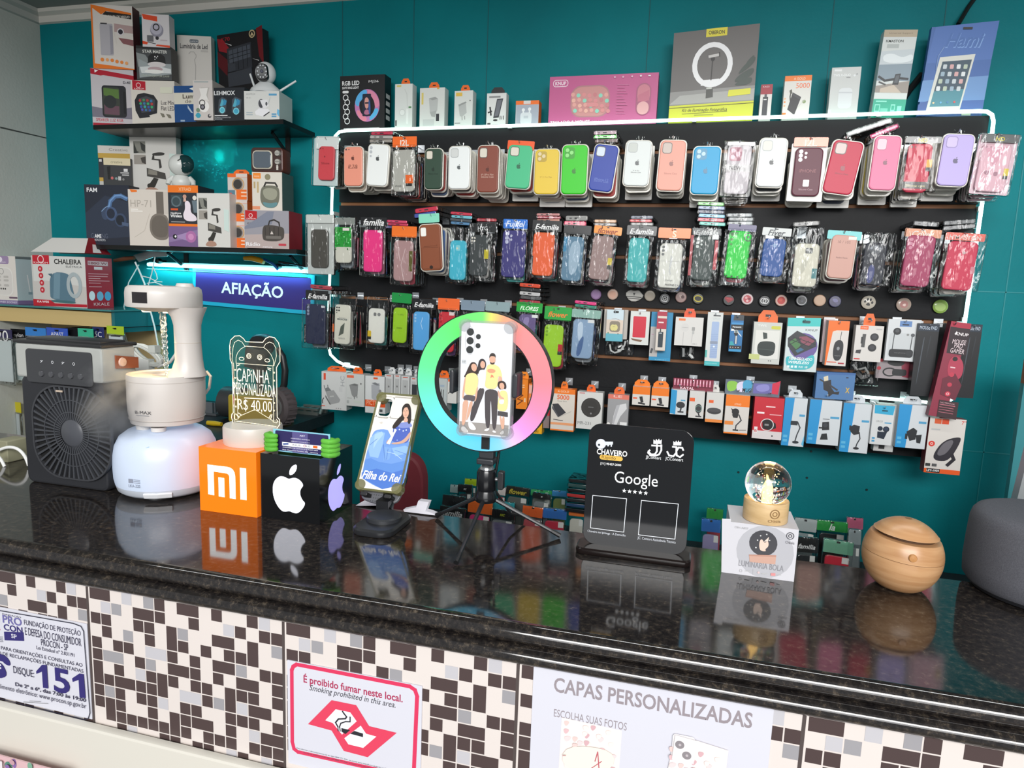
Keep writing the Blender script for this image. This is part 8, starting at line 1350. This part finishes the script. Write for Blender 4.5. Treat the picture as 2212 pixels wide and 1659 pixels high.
# ================================================================ low shelf with packs behind the counter
CR['S'] = (900, 1000, 5.82); CR['U'] = (1500, 960, 3.107)
YS = 2.02
zs1 = oY(1100, 1058, 2.16).z-.15; zs2 = oY(1100, 1100, 2.03).z-.165
t = thing('low_shelf', 'low stepped shelf behind the counter filled with packaged phone cases', 'shelf', (0, 2.1, 0))
b = WB((0, 2.1, 0)); b.box(-.95, 1.98, zs2-.02, 1.05, 2.13, zs2, M('2a2d30', .5)); b.build('front_step', t)
b = WB((0, 2.1, 0)); b.box(-.95, 2.131, zs1-.12, 1.05, WALL-.004, zs1, M('2a2d30', .5)); b.build('back_step', t)
for x in (-.94, .0, 1.03):
    b = WB((0, 2.1, 0)); b.box(x, 1.99, 0, x+.02, WALL-.005, zs2-.02, M('24272a')); b.build('support', t)
def spack(label, cr, x0, y0, x1, hy, hdc, body, Y, txt='', tc='e0e0e0', tilt=-14, rows=None):
    ox, oy, s = CR[cr]; a = oY(ox+x0/s, oy+y0/s, Y); c = oY(ox+x1/s, oy+y0/s, Y); h = oY(ox+x0/s, oy+hy/s, Y)
    W = max(c.x-a.x, .03); zb = zs1 if Y > 2.1 else zs2; H = a.z-zb; hh = min((a.z-h.z)*1.02, H*.6)
    t = thing('phone_case_pack', label, 'phone case', ((a.x+c.x)/2, Y, zb+.004), (R(tilt*.5), R(rnd.uniform(-2, 2)), R(rnd.uniform(-5, 5))), 'phone case packs on the low shelf')
    b = MB(); b.prism(rrect(W, hh, .002, 1, 0, H-hh/2), -.001, .001, M(hdc, .3, coat=.5))
    b.art('m 0 0 1 1; r .44 .1 .56 .25 181818;'+('tbi .5 .62 %g 0 %s %s' % (.75 if len(txt) > 4 else .1*len(txt), tc, txt) if txt else ''), -W/2, H, W, hh, -.0012); b.build('header_card', t)
    b = MB(); b.prism(rrect(W*.8, (H-hh)*.93, .01, 4, 0, (H-hh)*.48), -.002, .007, M(body, .3, coat=.4), .002); b.art('m 0 0 1 1; r .7 .0 .98 .14 e0e0dc', -W*.4, (H-hh)*.94, W*.8, (H-hh)*.93, -.0022); b.build('case', t)
    b = MB(); b.prism(rrect(W, H, .003, 1, 0, H/2), -.006, .010, FILMD, .003); b.build('plastic_bag', t)
B_ = 2.16; F_ = 2.035
for a in (('clear netted pack, leftmost of the low shelf back row', 'S', 405, 290, 510, 390, '9ab0b0', '5a6466', B_), ('black headed pack with small white print, low shelf back row left', 'S', 515, 285, 700, 380, '1a1c1f', '3a3d42', B_, 'EC'),
          ('lime headed pack just left of the tripod head on the low shelf', 'S', 600, 215, 755, 300, '9ab41c', '5a6264', B_+.03), ('white and red headed pack right of the tripod collar', 'S', 1012, 325, 1095, 425, 'd8d0cc', 'c83a4a', B_),
          ('black speckled header pack with yellow spots, low shelf back row', 'S', 1100, 308, 1400, 415, '22241f', '6a6e6a', B_, 'flower', 'c8b83a'), ('green topped pack behind the white banded one on the low shelf', 'S', 1425, 350, 1700, 430, '2f9a5a', '8a8f8c', B_, 'E-familia'),
          ('bright blue headed pack at the right of the low shelf back row', 'S', 1712, 365, 1900, 440, '2a80b8', '7a8a50', B_)): spack(*a)
for a in (('black headed pack behind the crossing tripod legs', 'S', 300, 420, 585, 560, '24262a', '3a3e42', F_+.05), ('black lettered header pack, leftmost of the low shelf front row', 'S', 262, 560, 592, 690, '15171a', '2a2c30', F_, 'familia'),
          ('orange headed hot pink case pack under the ring light tripod', 'S', 612, 480, 925, 640, 'd8692a', 'd83a80', F_), ('teal topped pack showing above the black emblem header', 'S', 930, 500, 1230, 590, '2f97a0', '5a6a6c', F_+.045),
          ('black headed pack with a yellow green emblem on the low shelf', 'S', 905, 600, 1228, 705, '16171a', '7a7f82', F_, 'NC', 'b8c42a'), ('black header pack with white band, low shelf upper right', 'S', 1420, 400, 1660, 470, '1b1d20', '8a8f92', F_+.06, '=', 'e8e8e8'),
          ('orange headed rosy case pack right of the tripod leg', 'S', 1300, 560, 1565, 690, 'd8622a', 'b8545c', F_), ('crinkled blue headed red case pack on the low shelf', 'S', 1580, 590, 1880, 715, '2a6ab4', 'c02a44', F_),
          ('orange headed pack with white lettered panel left of the black sign', 'S', 1900, 600, 2110, 690, 'd8702a', 'd0cec4', F_), 
          ('green and red headed pack, first left of the ball lamp carton', 'U', 85, 440, 200, 510, '2a8a3c', 'c04a5a', B_), ('blue headed lavender case pack left of the ball lamp carton', 'U', 60, 515, 195, 600, '2a68b0', '9a92b8', F_),
          ('clear grey headed pack just right of the ball lamp carton', 'U', 675, 505, 830, 590, 'a8b0b0', '8a9698', B_), ('black familia lettered pack right of the ball lamp carton', 'U', 690, 635, 850, 735, '17181b', '26282c', F_, 'familia'),
          ('green topped black pack between lamp carton and wooden ball', 'U', 838, 520, 1050, 590, '22903e', '1d2023', B_, 'la'), ('clear green edged pack with a scarlet case beside the wooden ball', 'U', 868, 652, 1075, 740, '6fa88c', 'c8243c', F_),
          ('pink headed pack tilted behind the wooden ball', 'U', 1045, 505, 1160, 580, 'b85a78', '7a8488', B_), ('silvery pack low behind the wooden ball', 'U', 1060, 590, 1150, 690, '8a9496', '6a7274', F_)): spack(*a)
for i, (hx, nm) in enumerate((('1d1f22', 'black'), ('2a4a70', 'blue'), ('2b2e31', 'charcoal'), ('b83a3a', 'red'), ('1f2225', 'black'), ('3a5a5a', 'teal grey'), ('26282b', 'black'))):
    a = oY(1228+(6-i)*-1.2, 1100-i*10.5, 2.05); b = MB(); b.prism(rrect(.08, .012, .003, 2, .04, 0), 0, .07, M(hx, .25, coat=.5), .002); b.prism(rrect(.084, .0125, .002, 1, .04, 0), -.004, .074, FILM)
    o = b.build('phone_case_pack'); o.location = (a.x, 2.05, a.z); o.rotation_euler = (0, 0, R(rnd.uniform(-5, 5))); tag(o, '%s pack lying %s from below in the dark pile left of the black sign' % (nm, ['lowest', 'second', 'third', 'fourth', 'fifth', 'sixth', 'topmost'][i]), 'phone case', 'phone case packs on the low shelf')
# ================================================================ chair behind the counter
def chair():
    Yh = 1.62; a0, a1 = oY(782, 1060, Yh), oY(921, 1060, Yh); W = a1.x-a0.x; cx = (a0.x+a1.x)/2; zt = oY(880, 975, Yh).z
    t = thing('chair', 'chair with rounded maroon backrest behind the counter', 'chair', (cx, Yh, 0), (0, 0, R(0)))
    mr = m_wall('maroon_vinyl', '6a2c34', '78343c', 12, .45, .04)
    b = MB(); P = [(-W/2, zt-.34), (W/2, zt-.34)]; n = 16
    for i in range(n+1):
        a = math.pi*i/n; P.append((W/2*math.copysign(abs(math.cos(a))**.55, math.cos(a)), zt-.09+.09*abs(math.sin(a))**.8))
    b.T = Matrix.Translation((0, 0, 0)); b.prism(P, -.02, .02, mr, .008); b.build('backrest', t)
    b = MB(); b.T = Matrix.Translation((0, -.2, .45)) @ Matrix.Rotation(R(-90), 4, 'X'); b.prism(rrect(W*1.5, .36, .06, 6), 0, -.05, mr, .015); b.build('seat', t)
    b = MB(); b.box(-.03, .018, .46, .03, .03, zt-.2, M('1a1a1c', .3)); b.box(-.03, -.1, .43, .03, .03, .45, M('1a1a1c')); b.build('back_post', t)
    for sx in (-1, 1):
        for y in (-.33, -.06): b = MB(); b.tube([(sx*W*.6, y, .45), (sx*W*.68, y+(.04 if y > -.2 else -.04), .0)], .012, M('222326', .3, .6), 10); b.build('leg', t)
chair()
# ================================================================ right edge: plank and glass case post
q0, q1 = oY(2197, 900, 2.0), oY(2196, 776, 2.0); qm = oY(2197, 828, 2.0).z
t = thing('wall_post', 'teal upright post with a bare brown top at the right edge', 'post', (q0.x+.04, 2.0, 0))
b = MB(); b.box(-.035, 0, 0, .12, .02, qm, M('2b7f86', .5)); b.build('painted_post', t)
b = MB(); b.box(-.035, 0, qm, .12, .02, q1.z, m_wood('brown_plank', '7a4e34', '8a5a3c', (3, 3, 20), .6)); b.build('bare_top', t)
t = thing('display_case', 'display case with a grey metal post and bright boxes cut by the right edge', 'display case', (oY(2185, 1060, 1.35).x, 1.35, 0))
xb = t.location.x; zt_ = oY(2212, 880, 1.35).z
b = MB(); b.T = Matrix.Translation((0, 0, .95)) @ Matrix.Rotation(R(5), 4, 'Y') @ Matrix.Translation((0, 0, -.95)); b.box(0, 0, .85, .022, .022, zt_, M('a9adb0', .3, .6)); b.build('metal_post', t)
b = MB(); b.box(.11, .004, 0, .4, .3, .9, M('8a8f94', .4)); b.box(.02, .004, .85, .12, .02, .9, M('8a8f94', .4)); b.build('cabinet', t)
zc = oY(2205, 1040, 1.37).z
b = MB(); b.box(.115, .05, .9005, .3, .2, zc, M('2f78c4', .35)); tag(b.build('goods_box'), 'blue box standing in the display case at the right edge', 'box').location = (xb, 1.35, 0)
b = MB(); b.box(.112, .012, .9005, .3, .045, oY(2205, 1068, 1.36).z, M('6fc43a', .35)); tag(b.build('goods_box'), 'green box in front of the blue one in the display case', 'box').location = (xb, 1.35, 0)
# ================================================================ pink printed card hanging below the ledge
a, W, H = fit(-20, 1618, 152, 1700, YT-.03); b = MB(); b.box(0, 0, 0, W, .002, H, M('d9b4b8', .4))
r2 = random.Random(5); b.art('m 0 0 1 1; '+'; '.join('e %.2f %.2f %.3f %.3f %s' % (r2.random(), r2.random(), r2.uniform(.02, .05), r2.uniform(.05, .14), r2.choice(['b88aa0', '5a8a7a', 'e8d4d4', '8a6aa8', 'c49aa4', '7aa890'])) for _ in range(46))+'; r .06 .08 .26 .4 e4dce0; t .16 .24 .12 0 4a5a6a ZU', 0, H, W, H, -.0002)
a.y = YT-.036; o = b.build('floral_card'); o.location = a; tag(o, 'pink floral card hanging below the cream ledge at the lower left corner', 'card')
# ================================================================ mist from the air cooler
mt = bpy.data.materials.new('water_mist'); mt.use_nodes = True; nt = mt.node_tree; nt.nodes.remove(nt.nodes['Principled BSDF'])
pv = nt.nodes.new('ShaderNodeVolumePrincipled'); pv.inputs['Color'].default_value = (.95, .97, 1, 1); pv.inputs['Anisotropy'].default_value = .2
tc = nt.nodes.new('ShaderNodeTexCoord'); no = nt.nodes.new('ShaderNodeTexNoise'); no.inputs['Scale'].default_value = 18; no.inputs['Detail'].default_value = 3
gr = nt.nodes.new('ShaderNodeTexGradient'); gr.gradient_type = 'SPHERICAL'; nt.links.new(tc.outputs['Object'], no.inputs['Vector'])
mp = nt.nodes.new('ShaderNodeMapping'); mp.inputs['Scale'].default_value = (1/.075, 1/.03, 1/.075); nt.links.new(tc.outputs['Object'], mp.inputs[0]); nt.links.new(mp.outputs[0], gr.inputs[0])
m1 = nt.nodes.new('ShaderNodeMath'); m1.operation = 'SUBTRACT'; m1.inputs[1].default_value = .42; nt.links.new(no.outputs[0], m1.inputs[0])
m2 = nt.nodes.new('ShaderNodeMath'); m2.operation = 'MULTIPLY'; m2.use_clamp = False; nt.links.new(m1.outputs[0], m2.inputs[0]); nt.links.new(gr.outputs[1], m2.inputs[1])
m3 = nt.nodes.new('ShaderNodeMath'); m3.operation = 'MULTIPLY'; m3.inputs[1].default_value = 300; nt.links.new(m2.outputs[0], m3.inputs[0])
m4 = nt.nodes.new('ShaderNodeMath'); m4.operation = 'MAXIMUM'; m4.inputs[1].default_value = 0; nt.links.new(m3.outputs[0], m4.inputs[0]); nt.links.new(m4.outputs[0], pv.inputs['Density'])
nt.links.new(pv.outputs[0], nt.nodes['Material Output'].inputs['Volume'])
b = MB(); b.lathe([(.075*math.sin(R(a_)), -.075*math.cos(R(a_))) for a_ in range(0, 181, 15)], mt, n=24, sy=.4); o = b.build('water_mist'); q = oY(238, 872, .855); o.location = (q.x, .855, q.z)
tag(o, 'faint white mist drifting from the air cooler grille', 'mist', kind='stuff')
